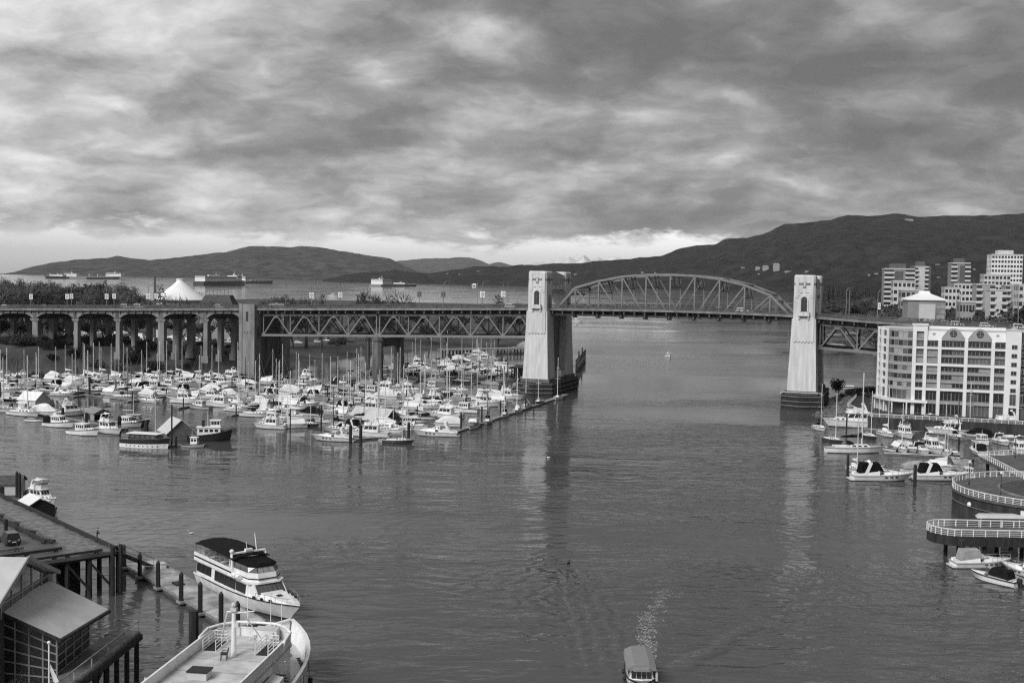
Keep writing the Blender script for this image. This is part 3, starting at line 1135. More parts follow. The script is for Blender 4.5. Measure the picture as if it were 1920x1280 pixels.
# ================================================================ BOATS
def hull_rings(L, B, fs, fb, stern=0.85, flare=0.86, rake=0.09, p=2.4, ns=10, keel=-0.45):
    rings, sheer = [], []
    for i in range(ns + 1):
        s = i / ns
        hb = B / 2 * (stern + (1 - stern) * math.sin(min(1, s / 0.45) * math.pi / 2))
        if s > 0.45:
            hb *= max(0.015, 1 - ((s - 0.45) / 0.55) ** p)
        z = fs + (fb - fs) * s ** 1.8
        wl = hb * (flare - 0.35 * max(0, (s - 0.55) / 0.45))
        x = -L / 2 + L * s
        xw = x - rake * L * max(0, (s - 0.6) / 0.4) ** 1.3
        xm = (x + xw * 1.4) / 2.4
        rings.append([(x, hb, z), (xm, wl + (hb - wl) * .45, z * .45), (xw, wl, 0.0), (xw, wl * 0.6, keel), (xw, -wl * 0.6, keel), (xw, -wl, 0.0), (xm, -wl - (hb - wl) * .45, z * .45), (x, -hb, z)])
        sheer.append((x, hb, z))
    return rings, sheer


def hull(root, L, B, fs, fb, material='gel_white', deckm='deck_grey', trim=None, boot='gel_dark', inset=0.0, **kw):
    rings, sheer = hull_rings(L, B, fs, fb, **kw)
    mb = MB()
    mb.loft(rings, closed=False, cap=False)
    mb.add(rings[0], [tuple(range(len(rings[0]) - 1, -1, -1))])
    h = mb.build('hull', material, root, True)
    mb = MB()
    pts = [[(x, b * 0.97, z - 0.03 - inset), (x, 0, z + 0.05 - inset), (x, -b * 0.97, z - 0.03 - inset)] for x, b, z in sheer]
    for a, b in zip(pts, pts[1:]):
        mb.add(a + b, [(0, 3, 4, 1), (1, 4, 5, 2)])
    mb.build('deck', deckm, root)
    if trim:
        mb = MB()
        for s in (1, -1):
            for a, b in zip(sheer, sheer[1:]):
                mb.beam((a[0], s * (a[1] + .02), a[2] + .02), (b[0], s * (b[1] + .02), b[2] + .02), 0.1, 0.13)
        mb.beam((sheer[0][0] - .03, sheer[0][1], sheer[0][2]), (sheer[0][0] - .03, -sheer[0][1], sheer[0][2]), .1, .13)
        mb.build('rub_rail', trim, root)
    if boot:
        mb = MB()
        for s in (1, -1):
            for a, b in zip(rings, rings[1:]):
                i = 2
                pa, pb = Vector(a[i]), Vector(b[i])
                qa, qb = pa.lerp(Vector(a[1]), .28), pb.lerp(Vector(b[1]), .28)
                o = Vector((0, .025, 0))
                v = [pa + o, pb + o, qb + o, qa + o]
                if s < 0:
                    v = [(q[0], -q[1], q[2]) for q in v][::-1]
                mb.add(v, [(3, 2, 1, 0)])
        mb.build('boot_stripe', boot, root)
    return sheer


def cab(root, name, x0, x1, w0, w1, z0, z1, fa=0.3, ba=0.0, side=0.08, m='gel_white', roof=None, ov=0.12):
    """cabin: bottom rectangle x0..x1 (w0 half width aft, w1 forward), raked fa at the front and ba at the back"""
    mb = MB()
    bot = [(x0, w0, z0), (x1, w1, z0), (x1, -w1, z0), (x0, -w0, z0)]
    top = [(x0 + ba, w0 - side, z1), (x1 - fa, w1 - side, z1), (x1 - fa, -w1 + side, z1), (x0 + ba, -w0 + side, z1)]
    mb.loft([bot, top])
    c = mb.build(name, m, root)
    if roof:
        mb = MB()
        a, b = x0 + ba - ov, x1 - fa + ov * 1.5
        r0 = [(a, w0 - side + ov, z1 + .001), (b - .25, w1 - side + ov, z1 + .001), (b, (w1 - side) * .6, z1 + .001), (b, -(w1 - side) * .6, z1 + .001), (b - .25, -w1 + side - ov, z1 + .001), (a, -w0 + side - ov, z1 + .001)]
        mb.loft([r0, [(x, y, z + .1) for x, y, z in r0], [(x * .985 + a * .01, y * .9, z + .17) for x, y, z in r0]])
        mb.build('roof', roof, root)
    return bot, top


def win(root, bot, top, f0, f1, nside=1, nfront=1, gap=0.1, m='glass_dark', front=True, back=False, s0=0.06, s1=0.94):
    """windows on the sides and the front of a cabin, between the height fractions f0 and f1"""
    B_, T_ = [Vector(p) for p in bot], [Vector(p) for p in top]

    def face(i, j, n, name, a0=s0, a1=s1):
        pa = lambda u, v: B_[i].lerp(B_[j], u).lerp(T_[i].lerp(T_[j], u), v)
        nrm = (B_[j] - B_[i]).cross(T_[i] - B_[i]).normalized()
        ctr = (B_[0] + B_[2]) / 2
        if nrm.dot((B_[i] + B_[j]) / 2 - ctr) < 0:
            nrm = -nrm
        for k in range(n):
            mb = MB()
            u0 = a0 + (a1 - a0) * (k + gap / 2) / n
            u1 = a0 + (a1 - a0) * (k + 1 - gap / 2) / n
            q = [pa(u0, f0), pa(u1, f0), pa(u1, f1), pa(u0, f1)]
            mb.extr([p - nrm * .01 for p in q], nrm * 0.045)
            mb.build('window', m, root)
    face(0, 1, nside, 'window')
    face(3, 2, nside, 'window')
    if front:
        face(1, 2, nfront, 'window')
    if back:
        face(0, 3, nfront, 'window')


def rail(root, sheer, i0, i1, h=0.6, m='chrome', r=0.025, step=1):
    mb = MB()
    pts = [(x - .05, b * .95, z) for x, b, z in sheer[i0:i1]]
    ring = [Vector((x, y, z + h)) for x, y, z in pts] + [Vector((x, -y, z + h)) for x, y, z in pts[::-1]]
    mb.path(ring, r, 4)
    for x, y, z in pts[::step]:
        for s in (1, -1):
            mb.tube((x, s * y, z), (x, s * y, z + h), r, r, 4)
    mb.build('bow_rail', m, root)


def mast(root, x, z, h, r=0.11, m='mast_pale', boom=0.0, cover='canvas_dark', L=10, spreaders=1, stays=True, bow=5, stern=-5):
    mb = MB()
    mb.tube((x, 0, z), (x, 0, z + h), r, r * .75, 6)
    ms = mb.build('mast', m, root)
    for k in range(spreaders):
        zz = z + h * (0.45 + 0.27 * k)
        mb = MB()
        mb.tube((x, -0.95 + .2 * k, zz), (x, .95 - .2 * k, zz), .05, .05, 4)
        mb.build('spreader', m, ms)
    if boom:
        mb = MB()
        mb.tube((x, 0, z + 1.25), (x - boom, 0, z + 1.35), .08, .08, 5)
        mb.build('boom', m, root)
        if cover:
            mb = MB()
            rr = []
            for q, w, hh in ((0.02, .16, .95), (.25, .2, .6), (.7, .17, .42), (1, .08, .2)):
                rr.append([(x - boom * q, w, z + 1.3), (x - boom * q, w * .5, z + 1.3 + hh), (x - boom * q, -w * .5, z + 1.3 + hh), (x - boom * q, -w, z + 1.3)])
            mb.loft(rr)
            mb.build('sail_cover', cover, root)
    if stays:
        mb = MB()
        mb.tube((x, 0, z + h * .97), (bow, 0, z + .1), .018, .018, 3)
        mb.tube((x, 0, z + h * .99), (stern, 0, z), .018, .018, 3)
        for s in (1, -1):
            mb.tube((x, 0, z + h * .95), (x - .2, s * 1.35, z - .2), .015, .015, 3)
        mb.build('rigging', 'wire', root)


PROTO = {}


def proto(key, kind, desc, cat):
    r = thing(kind, 'x', cat)
    PROTO[key] = (r, desc, cat)
    return r


def sailboat(key, L, B, hullm, cover, desc, tent=None, mh=1.33, kind='sailboat', wheel=False, deckm='deck_grey', mm='mast_pale'):
    r = proto(key, kind, desc, 'sailboat')
    sh = hull(r, L, B, L * .095, L * .125, hullm, deckm, trim='teak', stern=.62, p=2.0, rake=.12, keel=-.6)
    z = L * .1
    bot, top = cab(r, 'cabin', -L * .12, L * .24, B * .30, B * .2, z, z + .55, .5, .05, .12, 'gel_white')
    win(r, bot, top, .3, .75, 3, 1, .35, front=False)
    mb = MB()
    mb.bx(-L * .36, -L * .14, -B * .22, B * .22, z - .05, z + .12)
    mb.build('cockpit', 'teak', r)
    mb = MB()
    for s in (1, -1):
        mb.bx(-L * .37, -L * .13, s * B * .25 - .08, s * B * .25 + .08, z, z + .32)
    mb.build('coaming', 'gel_white', r)
    mast(r, L * .1, z + .5, L * mh, .12, mm, L * .36, cover, L, 2 if L > 9.5 else 1, True, L * .46, -L * .48)
    rail(r, sh, 8, 11, .55)
    mb = MB()
    mb.path([(-L * .47, B * .3, z + .6), (-L * .5, 0, z + .6), (-L * .47, -B * .3, z + .6)], .025, 4)
    for s in (1, -1):
        mb.tube((-L * .47, s * B * .3, z), (-L * .47, s * B * .3, z + .6), .025, .025, 4)
    mb.build('stern_rail', 'chrome', r)
    if tent:
        mb = MB()
        zz = z + 1.75
        xs = (-L * .42, -L * .1, L * .08)
        mb.loft([[(x, B * .36, z + .35), (x, 0, zz), (x, -B * .36, z + .35)] for x in xs], closed=False, cap=False)
        mb.build('boom_tent', tent, r)
    else:
        mb = MB()
        mb.loft([[(-L * .13, B * .24, z + .5), (-L * .13, B * .2, z + 1.25), (-L * .13, -B * .2, z + 1.25), (-L * .13, -B * .24, z + .5)], [(-L * .03, B * .24, z + .5), (-L * .06, B * .16, z + .95), (-L * .06, -B * .16, z + .95), (-L * .03, -B * .24, z + .5)]])
        mb.build('spray_hood', cover or 'canvas_dark', r)
    return r


sailboat('s_white', 10, 3.2, 'gel_white', 'canvas_dark', 'white sailboat with dark sail cover')
sailboat('s_pale', 9, 3.0, 'gel_white', 'canvas_white', 'white sailboat with pale sail cover', mm='mast_pale')
sailboat('s_tent', 9.5, 3.1, 'gel_white', 'canvas_grey', 'white sailboat with grey boom tent', tent='canvas_grey')
sailboat('s_tentw', 9.5, 3.1, 'gel_white', 'canvas_white', 'white sailboat with white boom tent', tent='canvas_white')
sailboat('s_dark', 10.5, 3.2, 'gel_dark', 'canvas_grey', 'dark-hulled sailboat with grey sail cover')
sailboat('s_grey', 8.5, 2.8, 'gel_grey', 'canvas_dark', 'grey-hulled sailboat with dark sail cover', mh=1.15, mm='mast_dark')


def express(key, L, B, desc, canvas=None, arch=True, hullm='gel_white', ports=3):
    r = proto(key, 'motor_cruiser', desc, 'motorboat')
    sh = hull(r, L, B, L * .095, L * .15, hullm, 'gel_white', trim='gel_grey', stern=.9, p=2.6, rake=.16, flare=.8)
    z = L * .12
    # long foredeck bulge
    mb = MB()
    rr = []
    for q, w, h in ((-.02, .40, .62), (.12, .36, .58), (.27, .24, .36), (.36, .10, .12)):
        x = L * q
        rr.append([(x, B * w, z - .1), (x, B * w * .75, z + h * L * .1), (x, -B * w * .75, z + h * L * .1), (x, -B * w, z - .1)])
    mb.loft(rr)
    mb.build('foredeck', 'gel_white', r, True)
    bot, top = cab(r, 'windscreen_frame', -L * .12, L * .10, B * .40, B * .30, z + L * .05, z + L * .115, L * .12, 0, B * .06, 'gel_white')
    win(r, bot, top, .12, .88, 2, 2, .06, 'glass_mid')
    mb = MB()
    mb.bx(-L * .44, -L * .12, -B * .36, B * .36, z - .15, z + .02)
    mb.build('cockpit', 'deck_grey', r)
    for s in (1, -1):
        mb = MB()
        mb.loft([[(-L * .47, s * (B * .43), z - .3), (-L * .47, s * (B * .37), z - .3), (-L * .47, s * (B * .37), z + .1), (-L * .47, s * (B * .42), z + .1)],
                 [(-L * .1, s * (B * .46), z - .3), (-L * .1, s * (B * .38), z - .3), (-L * .1, s * (B * .38), z + L * .06), (-L * .1, s * (B * .42), z + L * .06)]])
        mb.build('side_coaming', 'gel_white', r)
        for k in range(ports):
            x = L * (.0 + .085 * k)
            rg, shr = None, None
            yb = lerp([(q[0], q[1]) for q in sh], x)
            zb = lerp([(q[0], q[2]) for q in sh], x)
            mb = MB()
            mb.bx(x - .22, x + .22, s * yb * .965 - .05, s * yb * .965 + .05, zb * .62, zb * .78)
            mb.build('porthole', 'glass_dark', r)
    if arch:
        mb = MB()
        zz = z + L * .2
        for s in (1, -1):
            mb.beam((-L * .32, s * B * .42, z), (-L * .24, s * B * .36, zz), .12, L * .05, (1, 0, 0))
        mb.beam((-L * .24, B * .38, zz), (-L * .24, -B * .38, zz), L * .05, .14)
        a = mb.build('radar_arch', 'gel_white', r)
        mb = MB()
        mb.lathe([(.02, 0), (.3, 0), (.3, .2), (.15, .3)], 8, (-L * .24, 0, zz + .07))
        mb.build('radome', 'gel_white', a)
    if canvas:
        mb = MB()
        zz = z + L * .2
        mb.loft([[(-L * .4, B * .40, z + .1), (-L * .36, B * .36, zz - .1), (-L * .36, 0, zz + .06), (-L * .36, -B * .36, zz - .1), (-L * .4, -B * .40, z + .1)],
                 [(-L * .03, B * .38, z + L * .06), (-L * .1, B * .33, zz - .05), (-L * .1, 0, zz + .1), (-L * .1, -B * .33, zz - .05), (-L * .03, -B * .38, z + L * .06)]])
        mb.build('canvas_top', canvas, r)
    rail(r, sh, 6, 11, .55)
    mb = MB()
    mb.bx(-L * .56, -L * .495, -B * .38, B * .38, .12, .3)
    mb.build('swim_platform', 'deck_grey', r)
    return r


express('e_open', 9.5, 3.2, 'white express cruiser with raked radar arch')
express('e_canvas', 9, 3.1, 'white express cruiser with dark canvas top', 'canvas_dark')
express('e_pale', 8.5, 3.0, 'white express cruiser with pale canvas top', 'canvas_white', arch=False)
express('e_grey', 8, 2.9, 'white express cruiser with grey canvas top', 'canvas_grey', arch=False)


def flybridge(key, L, B, desc, bimini=None, hullm='gel_white', trim='gel_grey'):
    r = proto(key, 'flybridge_cruiser', desc, 'motorboat')
    sh = hull(r, L, B, L * .11, L * .165, hullm, 'gel_white', trim=trim, stern=.92, p=2.7, rake=.12, flare=.84)
    z = L * .125
    bot, top = cab(r, 'cabin', -L * .26, L * .17, B * .40, B * .30, z - .15, z + 1.75, L * .11, 0, .12, 'gel_white', 'gel_white', .3)
    win(r, bot, top, .48, .86, 3, 3, .16)
    bot, top = cab(r, 'trunk_cabin', L * .1, L * .33, B * .30, B * .12, z, z + .75, L * .06, 0, .1)
    win(r, bot, top, .3, .7, 2, 1, .5, front=False)
    zz = z + 1.93
    mb = MB()
    w = B * .36
    o = [(-L * .24, w), (L * .0, w), (L * .07, w * .6), (L * .07, -w * .6), (L * .0, -w), (-L * .24, -w)]
    i_ = [(x - (.12 if x > 0 else -.0), y * .9) for x, y in o]
    for k in range(5):
        a, b, c, d = o[k], o[k + 1], i_[k + 1], i_[k]
        mb.add([(a[0], a[1], zz), (b[0], b[1], zz), (c[0], c[1], zz), (d[0], d[1], zz), (a[0] + .1, a[1], zz + .75), (b[0] + .1, b[1], zz + .75), (c[0] + .1, c[1], zz + .75), (d[0] + .1, d[1], zz + .75)],
               [(0, 1, 2, 3), (7, 6, 5, 4), (0, 4, 5, 1), (1, 5, 6, 2), (2, 6, 7, 3), (3, 7, 4, 0)])
    mb.build('flybridge', 'gel_white', r)
    mb = MB()
    mb.loft([[(L * .02, w * .7, zz + .75), (L * .07, w * .5, zz + .75), (L * .07, -w * .5, zz + .75), (L * .02, -w * .7, zz + .75)], [(-.02 * L, w * .65, zz + 1.2), (L * .03, w * .42, zz + 1.2), (L * .03, -w * .42, zz + 1.2), (-.02 * L, -w * .65, zz + 1.2)]])
    mb.build('windscreen', 'glass_mid', r)
    mb = MB()
    for s in (-.35, .35):
        mb.bx(-L * .1, -L * .05, s * B - .3 * 1, s * B + .3, zz, zz + 1.0)
    mb.build('helm_seat', 'canvas_white', r)
    mb = MB()
    for s in (1, -1):
        mb.beam((-L * .24, s * B * .36, zz), (-L * .19, s * B * .3, zz + 1.7), .1, .35, (1, 0, 0))
    mb.beam((-L * .19, B * .32, zz + 1.7), (-L * .19, -B * .32, zz + 1.7), .35, .1)
    a = mb.build('radar_arch', 'gel_white', r)
    mb = MB()
    mb.lathe([(.02, 0), (.32, 0), (.32, .22), (.12, .32)], 8, (-L * .19, 0, zz + 1.75))
    mb.build('radome', 'gel_white', a)
    if bimini:
        mb = MB()
        mb.loft([[(x, w, zz + 1.75), (x, 0, zz + 1.95), (x, -w, zz + 1.75)] for x in (-L * .16, L * .02)], closed=False, cap=False)
        mb.build('bimini', bimini, r)
        mb = MB()
        for s in (1, -1):
            mb.tube((-L * .07, s * w, zz), (-L * .15, s * w, zz + 1.75), .03, .03, 4)
            mb.tube((-L * .07, s * w, zz), (L * .01, s * w, zz + 1.75), .03, .03, 4)
        mb.build('bimini_frame', 'chrome', r)
    mb = MB()
    mb.bx(-L * .46, -L * .27, -B * .38, B * .38, z - .5, z - .3)
    mb.build('cockpit', 'teak', r)
    rail(r, sh, 5, 11, .7)
    mb = MB()
    mb.bx(-L * .545, -L * .495, -B * .4, B * .4, .15, .35)
    mb.build('swim_platform', 'deck_grey', r)
    return r


flybridge('f_white', 11.5, 3.8, 'white flybridge cruiser with open upper helm')
flybridge('f_bimini', 11, 3.7, 'white flybridge cruiser under dark upper canopy', 'canvas_dark')
flybridge('f_pale', 10, 3.5, 'white flybridge cruiser under pale upper canopy', 'canvas_white')


def trawler(key, L, B, desc, hullm='gel_white', trim='gel_dark', roof='gel_white', aft=None, boom=False, wheel_fwd=0.12):
    r = proto(key, 'cabin_boat', desc, 'motorboat')
    sh = hull(r, L, B, L * .11, L * .185, hullm, 'teak', trim=trim, stern=.82, p=2.6, rake=.08, flare=.9)
    z = L * .12
    bot, top = cab(r, 'cabin', -L * .2, L * wheel_fwd, B * .36, B * .33, z - .1, z + 1.65, .25, 0, .07, 'gel_white', roof, .2)
    win(r, bot, top, .48, .84, 4, 3, .28, back=True)
    bot, top = cab(r, 'trunk_cabin', L * wheel_fwd - .05, L * .33, B * .3, B * .14, z + .1, z + .72, .3, 0, .1)
    win(r, bot, top, .3, .7, 2, 1, .6, front=False)
    rail(r, sh, 5, 11, .6)
    if aft:
        mb = MB()
        mb.loft([[(x, B * .38, z - .1), (x, B * .34, z + 1.3), (x, 0, z + 1.6), (x, -B * .34, z + 1.3), (x, -B * .38, z - .1)] for x in (-L * .46, -L * .2)])
        mb.build('aft_canvas', aft, r)
    else:
        mb = MB()
        mb.bx(-L * .45, -L * .21, -B * .33, B * .33, z - .35, z - .2)
        mb.build('cockpit', 'teak', r)
    mb = MB()
    mb.tube((-L * .05, 0, z + 1.7), (-L * .05, 0, z + (5.5 if boom else 3.2)), .06, .05, 5)
    mb.build('mast', 'mast_pale', r)
    if boom:
        mb = MB()
        mb.tube((-L * .05, 0, z + 2.2), (-L * .42, 0, z + 4.2), .05, .05, 4)
        mb.build('boom', 'mast_dark', r)
    return r


trawler('t_white', 9.5, 3.3, 'white cabin boat with dark rail')
trawler('t_canvas', 9, 3.2, 'white cabin boat with dark stern canvas', aft='canvas_dark')
trawler('t_dark', 11, 3.6, 'dark-hulled fishing boat with white wheelhouse', 'gel_dark', 'gel_white', boom=True)
trawler('t_grey', 8.5, 3.0, 'grey-hulled cabin boat with pale roof', 'gel_grey')


def covered(key, L, B, desc, m, tall=1.5):
    r = proto(key, 'covered_boat', desc, 'motorboat')
    sh = hull(r, L, B, L * .1, L * .15, 'gel_white', 'gel_white', trim='gel_dark', stern=.88, p=2.5, rake=.12)
    mb = MB()
    rr = []
    for i, (x, b, z) in enumerate(sh[:10]):
        h = tall * (0.75 + .5 * math.sin(math.pi * i / 9)) * (1 if i < 6 else (10 - i) / 4.2)
        rr.append([(x, b + .05, z * .85), (x, b * .8, z + h * .65), (x, 0.02, z + h), (x, -b * .8, z + h * .65), (x, -b - .05, z * .85)])
    mb.loft(rr)
    mb.build('boat_cover', m, r)
    return r


covered('c_white', 9, 3.1, 'boat wrapped in a rounded white cover', 'canvas_white', 1.9)
covered('c_grey', 8.5, 3.0, 'boat wrapped in a grey cover', 'canvas_grey', 1.5)
covered('c_dark', 8, 2.9, 'boat wrapped in a dark cover', 'canvas_dark', 1.4)


def runabout(key, L, B, desc, canvas='canvas_dark', motors=1):
    r = proto(key, 'runabout', desc, 'motorboat')
    sh = hull(r, L, B, L * .11, L * .16, 'gel_white', 'gel_white', trim='gel_dark', stern=.92, p=2.5, rake=.14, ns=8)
    z = L * .125
    mb = MB()
    mb.bx(-L * .44, L * .02, -B * .36, B * .36, z - .12, z + .03)
    mb.build('cockpit', 'deck_grey', r)
    mb = MB()
    mb.loft([[(L * .08, B * .38, z), (L * .16, B * .2, z + .05), (L * .16, -B * .2, z + .05), (L * .08, -B * .38, z)], [(L * .0, B * .33, z + .6), (L * .07, B * .18, z + .6), (L * .07, -B * .18, z + .6), (L * .0, -B * .33, z + .6)]])
    mb.build('windscreen', 'glass_mid', r)
    if canvas:
        mb = MB()
        mb.loft([[(-L * .38, B * .4, z), (-L * .34, B * .34, z + 1.0), (-L * .34, -B * .34, z + 1.0), (-L * .38, -B * .4, z)], [(L * .04, B * .36, z + .5), (-L * .02, B * .3, z + 1.2), (-L * .02, -B * .3, z + 1.2), (L * .04, -B * .36, z + .5)]])
        mb.build('canvas_top', canvas, r)
    for k in range(motors):
        y = (k - (motors - 1) / 2) * .7
        mb = MB()
        mb.loft([[(-L * .5 - .15 + a, y + b, zz) for a, b in ((-.3, -.2), (.25, -.2), (.25, .2), (-.3, .2))] for zz in (.45, 1.0)] + [[(-L * .5 - .15 + a * .6, y + b * .6, 1.2) for a, b in ((-.3, -.2), (.25, -.2), (.25, .2), (-.3, .2))]])
        mb.bx(-L * .5 - .25, -L * .5 - .05, y - .08, y + .08, -.4, .5)
        mb.build('outboard_motor', 'black', r)
    return r


runabout('r_dark', 6.5, 2.4, 'small white runabout with dark canvas')
runabout('r_open', 6, 2.3, 'small open white runabout', None)
runabout('r_white', 6.5, 2.4, 'small white runabout with white canvas', 'canvas_white')

for k in list(PROTO):                     # freeze the child lists so that copies are fast
    r = PROTO[k][0]
    KIDS[r.name] = list(r.children)
    for c in r.children:
        KIDS[c.name] = list(c.children)

USED = set()
PLACED = []


def place(key, p, head, L=None, label=None, group='boats moored in the marina', mats=None):
    """put a boat of that kind on the water at p, bow towards the world heading (degrees, 0 = right, 90 = away)"""
    r, desc, cat = PROTO[key]
    o = copy_tree(r, None, mats)
    o.location = (p[0], p[1], 0)
    o.rotation_euler.z = R(head)
    base = {'s_white': 10, 's_pale': 9, 's_tent': 9.5, 's_tentw': 9.5, 's_dark': 10.5, 's_grey': 8.5, 'e_open': 9.5, 'e_canvas': 9, 'e_pale': 8.5, 'e_grey': 8, 'f_white': 11.5, 'f_bimini': 11, 'f_pale': 10, 't_white': 9.5, 't_canvas': 9, 't_dark': 11, 't_grey': 8.5, 'c_white': 9, 'c_grey': 8.5, 'c_dark': 8, 'r_dark': 6.5, 'r_open': 6, 'r_white': 6.5}[key]
    s = (L / base) if L else 1.0
    o.scale = (s, s ** .8, s ** .75)
    tag(o, label, cat, group)
    PLACED.append((p[0], p[1]))
    return o


def in_poly(x, y, poly):
    c = False
    for (x0, y0), (x1, y1) in zip(poly, poly[1:] + poly[:1]):
        if (y0 > y) != (y1 > y) and x < (x1 - x0) * (y - y0) / (y1 - y0) + x0:
            c = not c
    return c


def pix(p):
    d = Vector(p) - Vector((0, 0, CAMH))
    z = d.dot(_f)
    return 960 + F * d.dot(_r) / z, 640 - F * d.dot(_u) / z
# ================================================================ LEFT MARINA
def pile(p, h, r=0.22, label=None, group='mooring piles of the marina', top='cone', m='timber_dark', cat='pile'):
    mb = MB()
    mb.lathe([(r * 1.05, -2.0), (r, h - .35), (r * (.25 if top == 'cone' else 1), h)], 7, (0, 0, 0))
    o = mb.build('mooring_pile', m, None, loc=(p[0], p[1], 0))
    return tag(o, label, cat, group)


def dock(p0, p1, w, label, group='floating docks of the marina', m='timber_pale', h=0.5, fingers=()):
    """floating dock: pontoon body, deck boards joined to panels, edge timber"""
    a, b = Vector((p0[0], p0[1], 0)), Vector((p1[0], p1[1], 0))
    L = (b - a).length
    rz = math.atan2(b.y - a.y, b.x - a.x)
    d = thing('floating_dock', label, 'dock', a, rz, group)
    mb = MB()
    mb.bx(0, L, -w / 2 + .1, w / 2 - .1, -.3, h - .12)
    mb.build('pontoon', 'concrete_dark', d)
    n = max(1, round(L / 6))
    for i in range(n):
        mb = MB()
        mb.bx(L * i / n + .03, L * (i + 1) / n - .03, -w / 2, w / 2, h - .12, h)
        mb.build('deck_panel', m, d)
    for x, side, ln in fingers:
        mb = MB()
        y0, y1 = sorted((side * w / 2, side * (w / 2 + ln)))
        mb.bx(x - .45, x + .45, y0, y1, h - .35, h - .04)
        mb.build('finger_float', m, d)
    return d


REGION = [(-60, 703), (200, 704), (400, 701), (480, 699), (540, 694), (600, 682), (650, 668), (720, 660), (800, 652), (905, 646), (925, 668), (950, 690), (968, 702), (985, 716), (1030, 738), (860, 795), (775, 812), (600, 812), (490, 792), (440, 772), (330, 764), (240, 750), (150, 742), (-40, 742)]
WEIGHTS = ['s_white'] * 5 + ['s_pale'] * 4 + ['s_tent'] * 3 + ['s_tentw'] * 3 + ['s_dark'] * 2 + ['s_grey'] * 2 + ['e_open', 'e_canvas', 'e_canvas', 'e_pale', 'e_grey', 'f_white', 'f_bimini', 'f_pale', 't_white', 't_white', 't_canvas', 't_dark', 't_grey', 'c_white', 'c_white', 'c_grey', 'c_dark', 'r_dark', 'r_open', 'r_white']
YAW = -math.degrees(TH)
CLEAR = [(-LP * 5, 0, 5.5), (-LP * 5, BW, 5.5), (LT, -6, 13), (LT, 8, 13), (LT, 20, 13), (-125.6, -2, 9), (-125.6, 20, 9)]

# boats along the near edge of the marina, one by one (waterline spot in the photo, heading, length)
HERO = [
    ('s_white', 14, 772, 200, 11, 'white sailboat at the far left edge of the marina, bow left'),
    ('s_pale', 46, 779, -28, 12.5, 'large white sailboat with thick tall mast at left edge of marina'),
    ('c_white', 86, 778, -20, 9, 'boat under rounded white cover behind the low dark-canvas cabin boat'),
    ('r_open', 68, 790, -20, 6.5, 'small open white boat below the large left sailboat'),
    ('t_canvas', 112, 800, -22, 9.5, 'white cabin boat with dark canvas stern beside the white trawlers'),
    ('f_white', 138, 778, 40, 10.5, 'white flybridge boat behind the left pair of white trawlers'),
    ('t_white', 158, 815, -24, 9.5, 'left of two white trawlers with dark rail, broadside to the channel'),
    ('f_pale', 206, 812, -38, 10, 'right of two white trawlers, cabin windows facing the channel'),
    ('t_grey', 240, 800, -15, 8.5, 'small dark wheelhouse boat behind the long old vessel'),
    ('e_pale', 24, 752, 10, 8, 'white cruiser with pale canvas behind the left edge sailboats'),
    ('f_pale', 505, 803, 172, 8.7, 'rounded white cabin cruiser alone at the corner of the channel'),
    ('s_tentw', 545, 802, 200, 8.5, 'small white sailboat with white tent right of the rounded cruiser'),
    ('s_dark', 578, 799, -25, 7.5, 'low dark-decked boat with pointed bow right of the small tented sailboat'),
    ('s_tent', 612, 792, 160, 8, 'sailboat with grey tent behind the tall dark pile'),
    ('e_open', 622, 826, 172, 10.5, 'white express cruiser with row of portholes beside the twin dark piles'),
    ('f_white', 690, 818, 175, 10.5, 'white flybridge cruiser with high arch right of the twin piles'),
    ('s_dark', 748, 831, -4, 8, 'dark-hulled sailboat lying across the end of the dock'),
    ('r_open', 722, 829, -60, 4.5, 'little white dinghy beside the dark-hulled sailboat'),
    ('e_open', 815, 817, 176, 11.5, 'long low white cruiser with raked arch at the dock corner'),
    ('s_tentw', 716, 803, 172, 9, 'sailboat with white tent behind the white flybridge cruiser'),
    ('s_pale', 770, 803, 172, 9.5, 'white sailboat with pale cover behind the long low cruiser'),
    ('s_tent', 650, 800, 176, 9.5, 'grey-tented sailboat behind the cruiser with portholes'),
    ('c_white', 838, 799, 178, 8, 'boat under white cover by the corner of the outer float'),
]
for k, x, y, hd, L, lab in HERO:
    place(k, at(x, y), hd, L * 1.1, lab)
# boats along the outer float that runs to the left tower: bows to the camera
outer = [('r_white', 886, 803, 's'), ('s_grey', 914, 794, 's'), ('s_white', 946, 781, 's'), ('s_pale', 970, 773, 's'), ('s_tentw', 986, 765, 's'), ('s_dark', 1010, 757, 's'), ('s_white', 1046, 749, 's')]
for i, (k, x, y, _) in enumerate(outer):
    place(k, at(x, y), -96 + rnd.uniform(-6, 6), rnd.uniform(9.5, 11), f'{PROTO[k][1]}, {ORD[i]} from the near end along the outer float')

